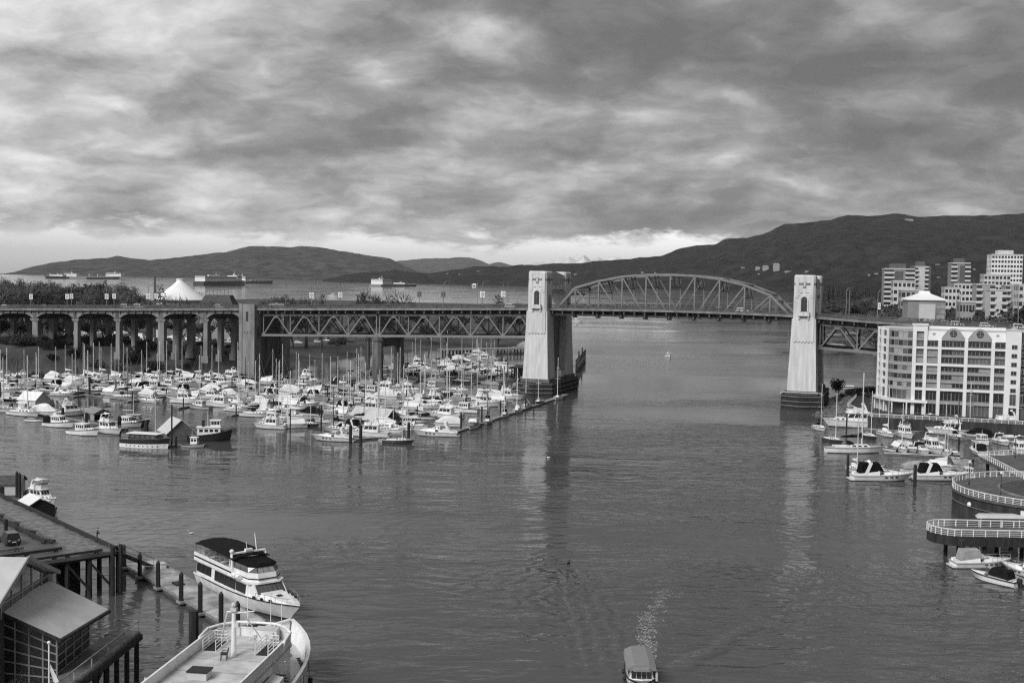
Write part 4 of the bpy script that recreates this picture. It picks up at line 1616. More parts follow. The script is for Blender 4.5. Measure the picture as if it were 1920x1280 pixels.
docks_t = [-8.5, -35, -61, -87, -113, -139, -165, -191, -217]
KN = 0
for rear in (0, 1):
    runs = []
    for t in docks_t:
        lo, hi = (-150, -4) if not rear else (26, 230)
        n = lo + rnd.uniform(0, 3)
        boats = []
        while n < hi:
            for side in (-1, 1):
                if rnd.random() < (0.12 if not rear else 0.12):
                    continue
                key = rnd.choice(WEIGHTS)
                L = {'s': 9.6, 'e': 8.6, 'f': 10.2, 't': 9, 'c': 8.6, 'r': 6.3}[key[0]] * rnd.uniform(.92, 1.22)
                tt = t + side * (L / 2 + 1.7)
                p = br(tt, n)
                x, y = pix(p)
                if not in_poly(x, y, REGION) or south_h(tt, n) > -1.0 or south_h(tt - 4, n) > -1.0:
                    continue
                if any((tt - a) ** 2 + (n - b) ** 2 < c * c for a, b, c in CLEAR):
                    continue
                if any((p.x - a) ** 2 + (p.y - b) ** 2 < 25 for a, b in PLACED) or KN >= 285:
                    continue
                hd = YAW + (0 if rnd.random() < .5 else 180) + rnd.uniform(-5, 5)
                boats.append((place(key, p, hd, L), n, side, key))
                KN += 1
            n += rnd.uniform(4.0, 5.6)
        if boats:
            runs.append((t, boats))
    for j, (t, boats) in enumerate(sorted(runs, key=lambda q: q[0])):
        where = 'beyond bridge' if rear else 'before bridge'
        cnt = {1: 0, -1: 0}
        for o, n, side, key in boats:
            o['label'] = f'{PROTO[key][1]}, {ORD[cnt[side]]} on {"left" if side < 0 else "right"} of {ORD[j]} dock {where}'
            cnt[side] += 1
        first, last = boats[0][1], boats[-1][1]
        dock(br(t, first - 4), br(t, last + 4), 1.9, f'floating dock, {ORD[j]} from the left of those {"beyond" if rear else "in front of"} the bridge', fingers=[(n - first + 4 + 2.6, s, 7.0) for _, n, s, _ in boats[::2]])
        q, k = first - 2, 0
        while q < last + 4:
            pile(br(t + 1.25, q), rnd.uniform(3.2, 5.2), .2, f'mooring pile, {ORD[k]} from near end of {ORD[j]} dock {where}')
            k += 1
            q += rnd.uniform(17, 23)

# outer float and its piles
a, b = at(850, 812), at(1062, 741)
dock(a, b, 2.2, 'outer floating dock running from the dock corner to the left tower')
for i, x in enumerate((864, 903, 938, 985, 1001)):
    y = 812 + (741 - 812) * (x - 850) / 212
    pile(at(x, y), 5.5, .26, f'dark mooring pile, {ORD[i]} from the near end of the outer float')
dock(at(655, 826), at(705, 822), 2.6, 'short float between the twin piles and the flybridge cruiser')
pile(at(657, 832), 5.2, .42, 'left of the twin thick dark piles at the marina front')
pile(at(676, 836), 5.6, .42, 'right of the twin thick dark piles at the marina front')
pile(at(766, 822), 4.6, .4, 'thick dark pile behind the dark-hulled sailboat')
pile(at(602, 808), 7.5, .22, 'tall thin dark pile beside the grey-tented sailboats')
pile(at(544, 812), 7.0, .18, 'slender pile in front of the small tented sailboat')
dock(at(0, 765), at(235, 806), 2.2, 'floating dock behind the row of boats at far left')
dock(at(262, 838), at(385, 836), 2.4, 'low float beside the long old vessel and the little tug')
for i, (x, y, h, r) in enumerate(((118, 792, 4.5, .45), (162, 800, 4.2, .4), (224, 810, 4.6, .5), (168, 742, 6.0, .35), (274, 812, 3.4, .6), (322, 838, 11, .2), (330, 838, 3.0, .3))):
    pile(at(x, y), h, r, ['thick dark pile beside the low cabin boat at left', 'dark pile between the flybridge boat and the canvas shelter', 'thick pile between the two white trawlers and the dark wheelhouse boat', 'tall dark pile standing in the inner channel', 'stubby dark pile behind the long old vessel', 'tall dark pole rising beside the grey-roofed floating shed', 'short pile by the little tug'][i])


# ---- special craft at the front of the left cluster
def floating_shed(p, rz, L, Wd, h, rh, label, wallm, roofm, battens=0, open_end=False):
    r = thing('floating_shed', label, 'boathouse', (p.x, p.y, 0), R(rz), 'floating boat sheds')
    mb = MB()
    mb.bx(-L / 2 - .4, L / 2 + .4, -Wd / 2 - .4, Wd / 2 + .4, -.3, .45)
    mb.build('float', 'timber', r)
    for s in (1, -1):
        mb = MB()
        mb.bx(-L / 2, L / 2, s * Wd / 2 - .08, s * Wd / 2 + .08, .45, h)
        mb.build('side_wall', wallm, r)
    for s in (-1, 1):
        mb = MB()
        x = s * L / 2
        poly = [(x, -Wd / 2 + .1, .46 if not (open_end and s > 0) else h - .4), (x, Wd / 2 - .1, .46 if not (open_end and s > 0) else h - .4), (x, Wd / 2 - .1, h), (x, 0, h + rh - .1), (x, -Wd / 2 + .1, h)]
        mb.extr(poly, (-.12 * s, 0, 0))
        mb.build('gable_wall', wallm, r)
    for s in (1, -1):
        mb = MB()
        e = Wd / 2 + .4
        ze = h - .4 * rh / (Wd / 2)
        mb.extr([(-L / 2 - .4, s * e, ze), (L / 2 + .4, s * e, ze), (L / 2 + .4, 0, h + rh), (-L / 2 - .4, 0, h + rh)], (0, 0, .14))
        rf = mb.build('roof_slope', roofm, r)
        for k in range(battens):
            mb = MB()
            f = (k + .5) / battens
            y, z = s * e * (1 - f), ze + (h + rh - ze) * f + .14
            mb.bx(-L / 2 - .4, L / 2 + .4, y - .05, y + .05, z - .04, z + .06)
            mb.build('batten', 'facade_pale', rf)
    mb = MB()
    mb.bx(-L * .1, L * .12, -Wd / 2 - .12, -Wd / 2 - .085, .5, h - .5)
    mb.build('door', 'glass_dark', r)
    return r


floating_shed(at(63, 762), -20, 7.0, 6.0, 2.6, 2.2, 'small floating shed with white pyramid-like roof at far left', 'facade_pale', 'roof_white')
floating_shed(at(331, 822), -58, 8.5, 7.2, 2.2, 3.2, 'floating shed with steep grey battened roof behind the long old vessel', 'timber', 'roof_pale', 7)
floating_shed(at(183, 788), -50, 8.0, 5.0, 2.6, 1.2, 'boat shelter with grey canvas roof and dark open end', 'canvas_grey', 'canvas_grey', 0, True)
floating_shed(at(702, 797), 150, 13, 8, 2.2, 3.0, 'large grey-roofed boathouse behind the white flybridge cruiser', 'timber_dark', 'roof_pale')

# long old vessel: dark topsides over a white band with a row of ports, white roofed deckhouse, one mast
p = at(274, 838)
r = thing('old_vessel', 'long old vessel, dark above and white below, with white roofed deckhouse and one mast', 'boat', (p.x, p.y, 0), R(-14))
sh = hull(r, 13.5, 3.9, 2.0, 2.7, 'gel_dark', 'teak', trim='timber', stern=.7, p=2.6, rake=.05, flare=.92, boot=None)
rings, _ = hull_rings(13.5, 3.9, 2.0, 2.7, stern=.7, p=2.6, rake=.05, flare=.92)
mb = MB()
for s in (1, -1):
    for a, b in zip(rings, rings[1:]):
        v = [Vector(a[2]), Vector(b[2]), Vector(b[1]), Vector(a[1])]
        v = [q + Vector((0, .04, 0)) for q in v]
        if s < 0:
            v = [(q[0], -q[1], q[2]) for q in v][::-1]
        mb.add(v, [(3, 2, 1, 0)])
mb.build('white_band', 'gel_white', r)
for s in (1, -1):
    for k in range(8):
        x = -4.6 + k * 1.2
        yb = lerp([(q[1][0], q[1][1]) for q in rings], x)
        mb = MB()
        mb.bx(x - .17, x + .17, s * yb - .09, s * yb + .09, .45, .62)
        mb.build('porthole', 'glass_dark', r)
bot, top = cab(r, 'deckhouse', -4.2, 4.0, 1.55, 1.4, 2.0, 3.5, .3, .2, .08, 'gel_dark', 'roof_white', .5)
win(r, bot, top, .3, .8, 5, 2, .25, 'glass_mid', back=True)
mast(r, 2.6, 3.6, 8.5, .12, 'mast_pale', 0, None, 13, 0, True, 6.4, -6.4)

# black-hulled tug and the small tug
p = at(394, 826)
r = thing('tugboat', 'black-hulled workboat with white wheelhouse at right end of left cluster', 'boat', (p.x, p.y, 0), R(8))
sh = hull(r, 11.5, 3.9, 1.5, 3.0, 'gel_dark', 'timber', trim='rubber', stern=.85, p=3.0, rake=.05, flare=.92, boot=None)
bot, top = cab(r, 'deckhouse', -3.2, 2.8, 1.4, 1.3, 1.6, 3.6, .1, 0, .05, 'white_paint', 'roof_white', .25)
win(r, bot, top, .45, .8, 4, 3, .3, back=True)
bot, top = cab(r, 'wheelhouse', .2, 2.8, 1.15, 1.05, 3.75, 5.4, .2, 0, .06, 'white_paint', 'roof_white', .25)
win(r, bot, top, .42, .85, 3, 3, .2, back=True)
mast(r, -.6, 3.8, 4.2, .08, 'mast_pale', 0, None, 11, 1, False)
mb = MB()
mb.lathe([(.4, 0), (.4, 1.6), (.45, 1.7)], 10, (-1.8, 0, 3.7))
mb.build('funnel', 'black', r)
p = at(363, 838)
r = thing('tugboat', 'very small tug with white wheelhouse in front of the black workboat', 'boat', (p.x, p.y, 0), R(-8))
sh = hull(r, 6.0, 2.3, .6, 1.2, 'gel_grey', 'timber', trim='rubber', stern=.8, p=2.6, rake=.05, flare=.92)
bot, top = cab(r, 'wheelhouse', -.6, 1.2, .75, .7, .8, 2.5, .1, 0, .04, 'white_paint', 'roof_white', .15)
win(r, bot, top, .45, .82, 2, 2, .25, back=True)
mast(r, -.4, 2.5, 1.8, .05, 'mast_pale', 0, None, 6, 0, False)
p = at(250, 798)
r = thing('workboat', 'dark workboat with tall dark stanchions and light mast behind old vessel', 'boat', (p.x, p.y, 0), R(5))
sh = hull(r, 9.5, 3.2, 1.3, 2.0, 'gel_dark', 'timber', trim='gel_white', stern=.85, p=2.6, rake=.06)
bot, top = cab(r, 'deckhouse', -1.5, 2.2, 1.15, 1.0, 1.4, 3.2, .2, 0, .05, 'facade_dark', 'gel_grey', .2)
win(r, bot, top, .4, .85, 3, 2, .3, 'glass_pale', back=True)
mast(r, 0, 3.2, 6.0, .08, 'mast_pale', 3.0, None, 9, 1, True, 4.2, -4.2)
# ================================================================ RIGHT SHORE: white apartment block, promenade, marina, plaza
P0 = at(1732, 777, 4.0)
condo = thing('apartment_building', 'white waterfront apartment block with round gable windows and curved glass corner', 'building', (P0.x, P0.y, 0), -TH)
FL = [(28.0, 29.8), (25.4, 27.1), (22.9, 24.5), (20.3, 22.1), (17.7, 19.2), (15.1, 16.6), (12.6, 14.0), (8.6, 11.5), (4.2, 7.4)]
OUT = [(-4.0, 0.4), (-5.4, 0.55), (-6.8, 1.0), (-8.2, 1.8), (-9.5, 3.0), (-10.5, 4.4), (-11.2, 6.0), (-13.1, 10.0), (-14.4, 14.0)]
mb = MB()
core = [(29, 1.3), (29, 18), (-12, 18), (-13.2, 14), (-10.1, 6.4), (-9.4, 4.9), (-8.5, 3.7), (-7.5, 2.9), (-6.4, 2.2), (-5.2, 1.7), (-4.0, 1.3)]
mb.prism(core, 4.0, 30.4)
mb.build('core_wall', 'facade_dark', condo)
mb = MB()
mb.prism([(29, 1.0), (29, 18.2), (-12, 18.2), (-14.0, 13.8), (-11, 6), (-9.3, 3), (-6.8, 1.2), (-4, 1.0)], 30.4, 30.9)
mb.build('flat_roof', 'roof_pale', condo)
COLS = [(-4.0, -2.9), (-0.7, 0.3), (3.5, 4.5), (11.2, 12.2), (18.9, 19.9)]
for a, b in COLS:
    mb = MB()
    mb.bx(a, b, 0.0, 1.29, 4.0, 27.3 if a > 0 else 31.9)
    mb.build('column', 'white_wall', condo)
for z0, z1 in ((24.6, 25.25), (19.35, 20.15), (11.65, 12.45)):
    for (a, b), (c, d) in zip(COLS, COLS[1:] + [(22.9, 23)]):
        mb = MB()
        mb.bx(b, c, 0.06, 1.28, z0, z1)
        mb.build('floor_band', 'white_wall', condo)
BAYS = [(-2.9, -0.7, 1), (0.3, 3.5, 1), (4.5, 11.2, 2), (12.2, 18.9, 2), (19.9, 22.9, 1)]
SPAN = [(27.2, 27.9), (22.2, 22.8), (16.7, 17.6), (14.1, 15.0), (7.5, 8.5)]
wr = random.Random(5)


def window(x0, x1, z0, z1, y, pane, parent=None, mull=1):
    f = MB()
    f.bx(x0, x1, y, y + .12, z0, z1)
    w = f.build('window', pane, parent or condo)
    mb = MB()
    for a, b, c, d in ((x0, x1, z0, z0 + .09), (x0, x1, z1 - .09, z1), (x0, x0 + .09, z0 + .09, z1 - .09), (x1 - .09, x1, z0 + .09, z1 - .09)):
        mb.bx(a, b, y - .06, y - .003, c, d)
    for k in range(mull):
        x = x0 + (x1 - x0) * (k + 1) / (mull + 1)
        mb.bx(x - .04, x + .04, y - .06, y - .003, z0 + .09, z1 - .09)
    mb.build('frame', 'facade_grey', w)
    return w


PANES = ['glass_dark', 'glass_dark', 'glass_mid', 'glass_dark', 'glass_pale']
for bi, (a, b, n) in enumerate(BAYS):
    for z0, z1 in SPAN:
        if bi > 0 and z0 > 27:
            continue
        mb = MB()
        mb.bx(a, b, 0.35, 1.27, z0, z1)
        mb.build('spandrel', 'facade_grey', condo)
    for fi, (z0, z1) in enumerate(FL):
        if fi == 0 and bi > 0:
            continue
        for k in range(n):
            x0, x1 = a + (b - a) * k / n + .04, a + (b - a) * (k + 1) / n - .04
            pane = wr.choice(PANES if fi < 7 else ['glass_dark', 'glass_mid'])
            if bi == 1 and fi in (2, 3, 4, 6):
                pane = 'glass_pale'
            window(x0, x1, z0, z1, 0.8, pane, None, 2 if b - a > 3.1 else 1)
    if bi == 0:
        mb = MB()
        mb.bx(a, b, .06, 1.28, 30.0, 31.9)
        mb.build('parapet', 'white_wall', condo)
        mb = MB()
        mb.bx(-4.3, .5, -.25, 1.5, 31.9, 32.4)
        mb.build('cornice', 'white_wall', condo)
# white attic wall with gables
mb = MB()
mb.extr([(0.31, .5, 27.3), (22.88, .5, 27.3), (22.88, 1.4, 31.7), (0.31, 1.4, 31.7)], (0, 1.6, 0))
mb.build('attic_wall', 'white_wall', condo)
for a, b in ((4.4, 11.3), (12.1, 19.0)):
    mb = MB()
    m_x = (a + b) / 2
    pts = [(a, 27.32), (b, 27.32), (b - .1, 28.3), (m_x + 1.9, 30.3), (m_x + 1.0, 31.0), (m_x, 31.25), (m_x - 1.0, 31.0), (m_x - 1.9, 30.3), (a + .1, 28.3)]
    mb.extr([(x, 0.30, z) for x, z in pts], (0, 1.0, 0))
    g = mb.build('gable', 'facade_grey', condo)
    mb = MB()
    mb.extr([(m_x + 1.1 * math.cos(q), 0.24, 29.5 + 1.1 * math.sin(q)) for q in [2 * math.pi * i / 16 for i in range(16)]], (0, .05, 0))
    rw = mb.build('round_window', 'glass_dark', condo)
    mb = MB()
    mb.bx(m_x - .05, m_x + .05, .17, .235, 28.45, 30.55)
    for z in (29.1, 29.9):
        mb.bx(m_x - 1.0, m_x + 1.0, .17, .234, z - .05, z + .05)
    mb.build('glazing_bar', 'facade_grey', rw)
# vents and small roof things
for x in (2.2, 20.6):
    mb = MB()
    mb.bx(x - .4, x + .4, .75, 1.2, 29.0, 29.6)
    mb.build('vent', 'facade_grey', condo)
for x in (-1.8, 1.6, 6, 20, 24.2, 26):
    mb = MB()
    mb.tube((x, 3, 30.9), (x, 3, 33.0), .07, .07, 5)
    mb.bx(x - .35, x + .35, 2.95, 3.05, 32.4, 32.5)
    mb.build('roof_vent_pipe', 'steel', condo)
# plain white stair bay with small square windows
mb = MB()
mb.bx(22.9, 27.3, -.15, 1.28, 4.0, 30.9)
mb.build('stair_wall', 'white_wall', condo)
for z in (26.0, 23.3, 20.65, 18.0, 15.35, 12.7):
    window(24.6, 26.2, z - .65, z + .65, -.24, 'glass_dark')
window(24.5, 26.3, 8.2, 11.6, -.24, 'glass_mid')
window(24.3, 26.5, 4.2, 7.4, -.24, 'glass_dark')
mb = MB()
mb.add([(22.7, -.3, 30.9), (27.5, -.3, 30.9), (25.1, -.3, 31.9), (22.7, 1.5, 30.9), (27.5, 1.5, 30.9), (25.1, 1.5, 31.9)], [(0, 1, 2), (5, 4, 3), (0, 2, 5, 3), (2, 1, 4, 5), (0, 3, 4, 1)])
mb.build('pediment', 'facade_pale', condo)
for i, (z0, z1) in enumerate(FL[1:8]):
    window(27.5, 29.0, z0, z1, .5, 'glass_dark')
# right end column with arch
mb = MB()
mb.bx(27.3, 29.2, .7, 1.28, 8.0, 8.4)
mb.build('spandrel', 'facade_grey', condo)
# ---- curved glass corner and the narrow left wing
for (a, b) in zip(OUT, OUT[1:]):
    va, vb = Vector((a[0], a[1], 0)), Vector((b[0], b[1], 0))
    d = (vb - va).normalized()
    nrm = Vector((d.y, -d.x, 0))
    if nrm.y > 0:
        nrm = -nrm
    wing = b[0] < -11.3
    L = (vb - va).length
    for fi, (z0, z1) in enumerate(FL[:8]):
        q0, q1 = va + d * .03, vb - d * .03
        if wing:
            q0, q1 = va + d * .75, vb - d * .75
        mb = MB()
        pane = wr.choice(['glass_mid', 'glass_mid', 'glass_dark', 'glass_pale']) if not wing else 'glass_dark'
        mb.extr([q0 + Vector((0, 0, z0)), q1 + Vector((0, 0, z0)), q1 + Vector((0, 0, z1)), q0 + Vector((0, 0, z1))], -nrm * .25)
        w = mb.build('window', pane, condo)
        mb = MB()
        mb.beam(q0 + nrm * .05 + Vector((0, 0, z0)), q0 + nrm * .05 + Vector((0, 0, z1)), .09, .09, d)
        mb.build('mullion', 'facade_grey', w)
    lv = [4.0] + [z for f in FL[:8][::-1] for z in f] + [30.6]
    for k in range(0, len(lv), 2):
        lo, hi = lv[k], lv[k + 1]
        if k == 0:
            lo = 7.6
        mb = MB()
        mb.extr([va + Vector((0, 0, lo)), vb + Vector((0, 0, lo)), vb + Vector((0, 0, hi)), va + Vector((0, 0, hi))], nrm * (.12 if not wing else .3))
        mb.build('floor_band', 'white_wall' if wing and k in (0, 4, 8, 12, 16) else ('facade_grey' if not wing else 'white_wall'), condo)
    if wing:
        for q in (va + d * .35, vb - d * .35):
            mb = MB()
            mb.beam(q + nrm * .2 + Vector((0, 0, 4)), q + nrm * .2 + Vector((0, 0, 30.8)), .75, .8, d)
            mb.build('column', 'white_wall', condo)
mb = MB()
o1 = [(x, y - .0) for x, y in OUT]
mb.prism([(0.9, -1.6), (0.9, 1.2)] + [(-4, 1.2)] + [(x + .4, y + .8) for x, y in OUT[1:]] + [(x - 1.3, y - 1.5) for x, y in OUT[::-1]], 7.7, 8.5)
mb.build('canopy', 'white_wall', condo)
for x, y in ((-15.2, 13), (-12.2, 5.4), (-9.6, 1.2), (-5.2, -.9), (.3, -1.2)):
    mb = MB()
    mb.tube((x, y, 4.0), (x, y, 7.7), .25, .25, 8)
    mb.build('canopy_post', 'white_wall', condo)

# ---- promenade with seawall and white railing
E = [at(1604, 742, 4.4), at(1588, 760, 4.4), at(1606, 768, 4.4), at(1636, 779, 4.4), at(1690, 782, 4.4), at(1756, 785, 4.4), at(1840, 789, 4.4), at(1930, 794, 4.4), at(2060, 800, 4.4)]
back = [br(215, 10), br(150, 26), br(118, 20)]
mb = MB()
mb.prism([(p.x, p.y) for p in E] + [(p.x, p.y) for p in back], -2.0, 4.0)
struct(mb.build('promenade', 'seawall'))


def railing(pts, name, label, group, z, h=1.1, step=1.9, m='white_paint', rails=4, mesh=True):
    """white railing: posts, top rail and bars; one object per straight panel under one thing"""
    r = thing(name, label, 'railing', (0, 0, 0), 0, group)
    for a, b in zip(pts, pts[1:]):
        a, b = Vector((a[0], a[1], z)), Vector((b[0], b[1], z))
        L = (b - a).length
        n = max(1, round(L / step))
        for i in range(n):
            p, q = a.lerp(b, i / n), a.lerp(b, (i + 1) / n)
            mb = MB()
            mb.beam(p, p + Vector((0, 0, h)), .12, .12, (1, 0, 0))
            mb.beam(p + Vector((0, 0, h)), q + Vector((0, 0, h)), .16, .1)
            for k in range(rails):
                zz = h * (.12 + .76 * k / max(1, rails - 1))
                mb.beam(p + Vector((0, 0, zz)), q + Vector((0, 0, zz)), .04, .045)
            mb.build('railing_panel', m, r)
    return r


railing([E[0] + Vector((.4, .2, 0)), E[1] + Vector((.3, .3, 0)), E[2], E[3]] + E[4:8], 'railing', 'white railing along the promenade below the white apartment block', 'white waterfront railings', 4.0)
mb = MB()

# ---- round plaza
PC, PR = Vector((104.5, 222.5, 0)), 18.6
circ = lambda c, r, n=56, a0=0.0, a1=2 * math.pi: [(c.x + r * math.cos(a0 + (a1 - a0) * i / n), c.y + r * math.sin(a0 + (a1 - a0) * i / n)) for i in range(n)]
mat('plaza_floor', 0.10, 0.6, 0.25, 0.5, spec=0.3)
mat('lawn', 0.055, 0.95, 0.4, 0.9, detail=6)
plz = thing('plaza', 'round stone plaza jutting over the water with dark lawn in its middle', 'plaza', (0, 0, 0))
mb = MB()
mb.prism(circ(PC, PR), -2.5, 4.6)
mb.build('retaining_wall', 'seawall', plz)
mb = MB()
mb.prism(circ(PC, PR + .25), 4.6, 5.0)
mb.build('paving', 'plaza_floor', plz)
LC = Vector((107.5, 222.5, 0))
mb = MB()
mb.prism(circ(LC, 13.2), 5.0, 5.35)
mb.build('kerb', 'concrete', plz)
mb = MB()
mb.prism(circ(LC, 12.8), 5.35, 5.42)
mb.build('lawn', 'lawn', plz)
for ang, z, name, rr in ((193, 3.9, 'round_wall_lamp', .55),):
    a = R(ang)
    mb = MB()
    c = Vector((PC.x + (PR) * math.cos(a), PC.y + (PR) * math.sin(a), 3.3))
    mb.sph(c, .5, 8)
    mb.build('wall_fitting', 'white_paint', plz)
a = R(229)
c = Vector((PC.x + PR * math.cos(a), PC.y + PR * math.sin(a), 3.6))
mb = MB()
d = Vector((-math.sin(a), math.cos(a), 0))
nn = Vector((math.cos(a), math.sin(a), 0))
mb.extr([c + d * .55 + Vector((0, 0, -.8)), c - d * .55 + Vector((0, 0, -.8)), c - d * .55 + Vector((0, 0, .5)), c + d * .55 + Vector((0, 0, .5))], nn * .12)
mb.build('wall_notice', 'white_paint', plz)
mb = MB()
for i in range(40):
    a0, a1 = R(150 + i * 3.6), R(150 + (i + 1) * 3.6)
    mb.beam((PC.x + (PR + .1) * math.cos(a0), PC.y + (PR + .1) * math.sin(a0), 3.1 - .012 * i), (PC.x + (PR + .1) * math.cos(a1), PC.y + (PR + .1) * math.sin(a1), 3.1 - .012 * (i + 1)), .12, .1)
mb.build('wall_pipe', 'steel', plz)
railing([Vector((x, y, 0)) for x, y in circ(PC, PR, 56, R(62), R(312))], 'railing', 'white curved railing round the edge of the plaza', 'white waterfront railings', 5.0, 1.15, 2.2)


def globe_lamp(p, z, h, label):
    r = thing('globe_lamp', label, 'lamp post', (p.x, p.y, z), 0, 'globe lamps on the waterfront')
    mb = MB()
    mb.lathe([(.16, 0), (.16, .4), (.07, .5), (.06, h - .2), (.14, h - .15), (.14, h)], 8)
    mb.build('post', 'black', r)
    mb = MB()
    mb.sph((0, 0, h + .26), .28, 10)
    mb.build('globe', 'white_paint', r)


globe_lamp(at(1876, 936, 5.4), 5.4, 4.6, 'dark lamp post with white globe standing on the plaza lawn edge')
globe_lamp(at(1817, 908, 5.0), 5.0, 4.2, 'dark lamp post with white globe near left rim of plaza')
globe_lamp(at(1903, 858, 5.0), 5.0, 4.6, 'dark lamp post on the sloping dark pier deck')

# ---- finger pier with rounded end
a, b = at(1786, 996, 3.9), at(1925, 999, 3.9)
d = (b - a).normalized()
s = Vector((-d.y, d.x, 0))
hw = 4.0
tip = [(a + s * hw * math.cos(q) - d * hw * math.sin(q)) for q in [math.pi * i / 12 for i in range(13)]]
outl = tip + [b + d * 12 - s * hw, b + d * 12 + s * hw]
fp = thing('finger_pier', 'dark pier with rounded end and white railing on tall piles', 'pier', (0, 0, 0))
mb = MB()
mb.prism([(p.x, p.y) for p in outl], 2.4, 3.9)
mb.build('deck', 'timber_dark', fp)
mb = MB()
mb.prism([(p.x, p.y) for p in [q + (a - q).normalized() * .3 if i < 13 else q for i, q in enumerate(outl)]], 3.9, 3.95)
mb.build('paving', 'plaza_floor', fp)
for k in range(8):
    for e in (-1, 1):
        p = a + d * (0 + k * 4.2) + s * e * 2.9
        mb = MB()
        mb.tube((p.x, p.y, -2), (p.x, p.y, 2.4), .35, .35, 8)
        mb.build('pile', 'timber_dark', fp)
railing([b + d * 11 + s * (hw - .15)] + tip + [b + d * 11 - s * (hw - .15)], 'railing', 'white railing around the rounded pier', 'white waterfront railings', 3.95, 1.15, 2.0)
# dark three-cornered pier deck with the white sloping rail
A_, B_, C_, D_ = at(1838, 856, 5.0), at(1932, 905, 5.0), at(2050, 900, 5.0), at(1990, 846, 5.0)
wp = thing('walkway_pier', 'dark pier deck above the plaza with white railing on its left edge', 'pier', (0, 0, 0))
mb = MB()
mb.prism([(p.x, p.y) for p in (A_, B_, C_, D_)], 4.3, 5.0)
mb.build('deck', 'plaza_floor', wp)
for k in range(4):
    p = A_.lerp(B_, .06 + .25 * k) + Vector((1.4, .6, 0))
    mb = MB()
    mb.tube((p.x, p.y, -2), (p.x, p.y, 4.3), .4, .4, 8)
    mb.build('pile', 'timber_dark', wp)
railing([D_ * .9 + A_ * .1 if False else D_, A_, B_], 'railing', 'white railing on the left edge of the dark pier deck', 'white waterfront railings', 5.0, 1.15, 1.5)
# grey canopy between plaza and finger pier
p = at(1872, 984, 3.0)
r = thing('float_shelter', 'flat grey canopy on posts between the plaza and the finger pier', 'shelter', (p.x, p.y, 0), R(1))
mb = MB()
mb.loft([[(-4.3, -1.3, 4.4), (4.6, -1.3, 4.4), (3.2, 1.3, 4.4), (-3.6, 1.3, 4.4)], [(-3.8, -.8, 4.9), (3.6, -.8, 4.9), (2.8, .8, 4.9), (-3.2, .8, 4.9)]])
mb.build('roof', 'roof_pale', r)
for x in (-3.5, 0, 3.2):
    mb = MB()
    mb.tube((x, -1.0, -.2), (x, -1.0, 4.4), .08, .08, 6)
    mb.build('post', 'white_paint', r)
mb = MB()
mb.bx(-4.6, 4.8, -1.8, 1.8, -.3, .4)
mb.build('float', 'timber', r)

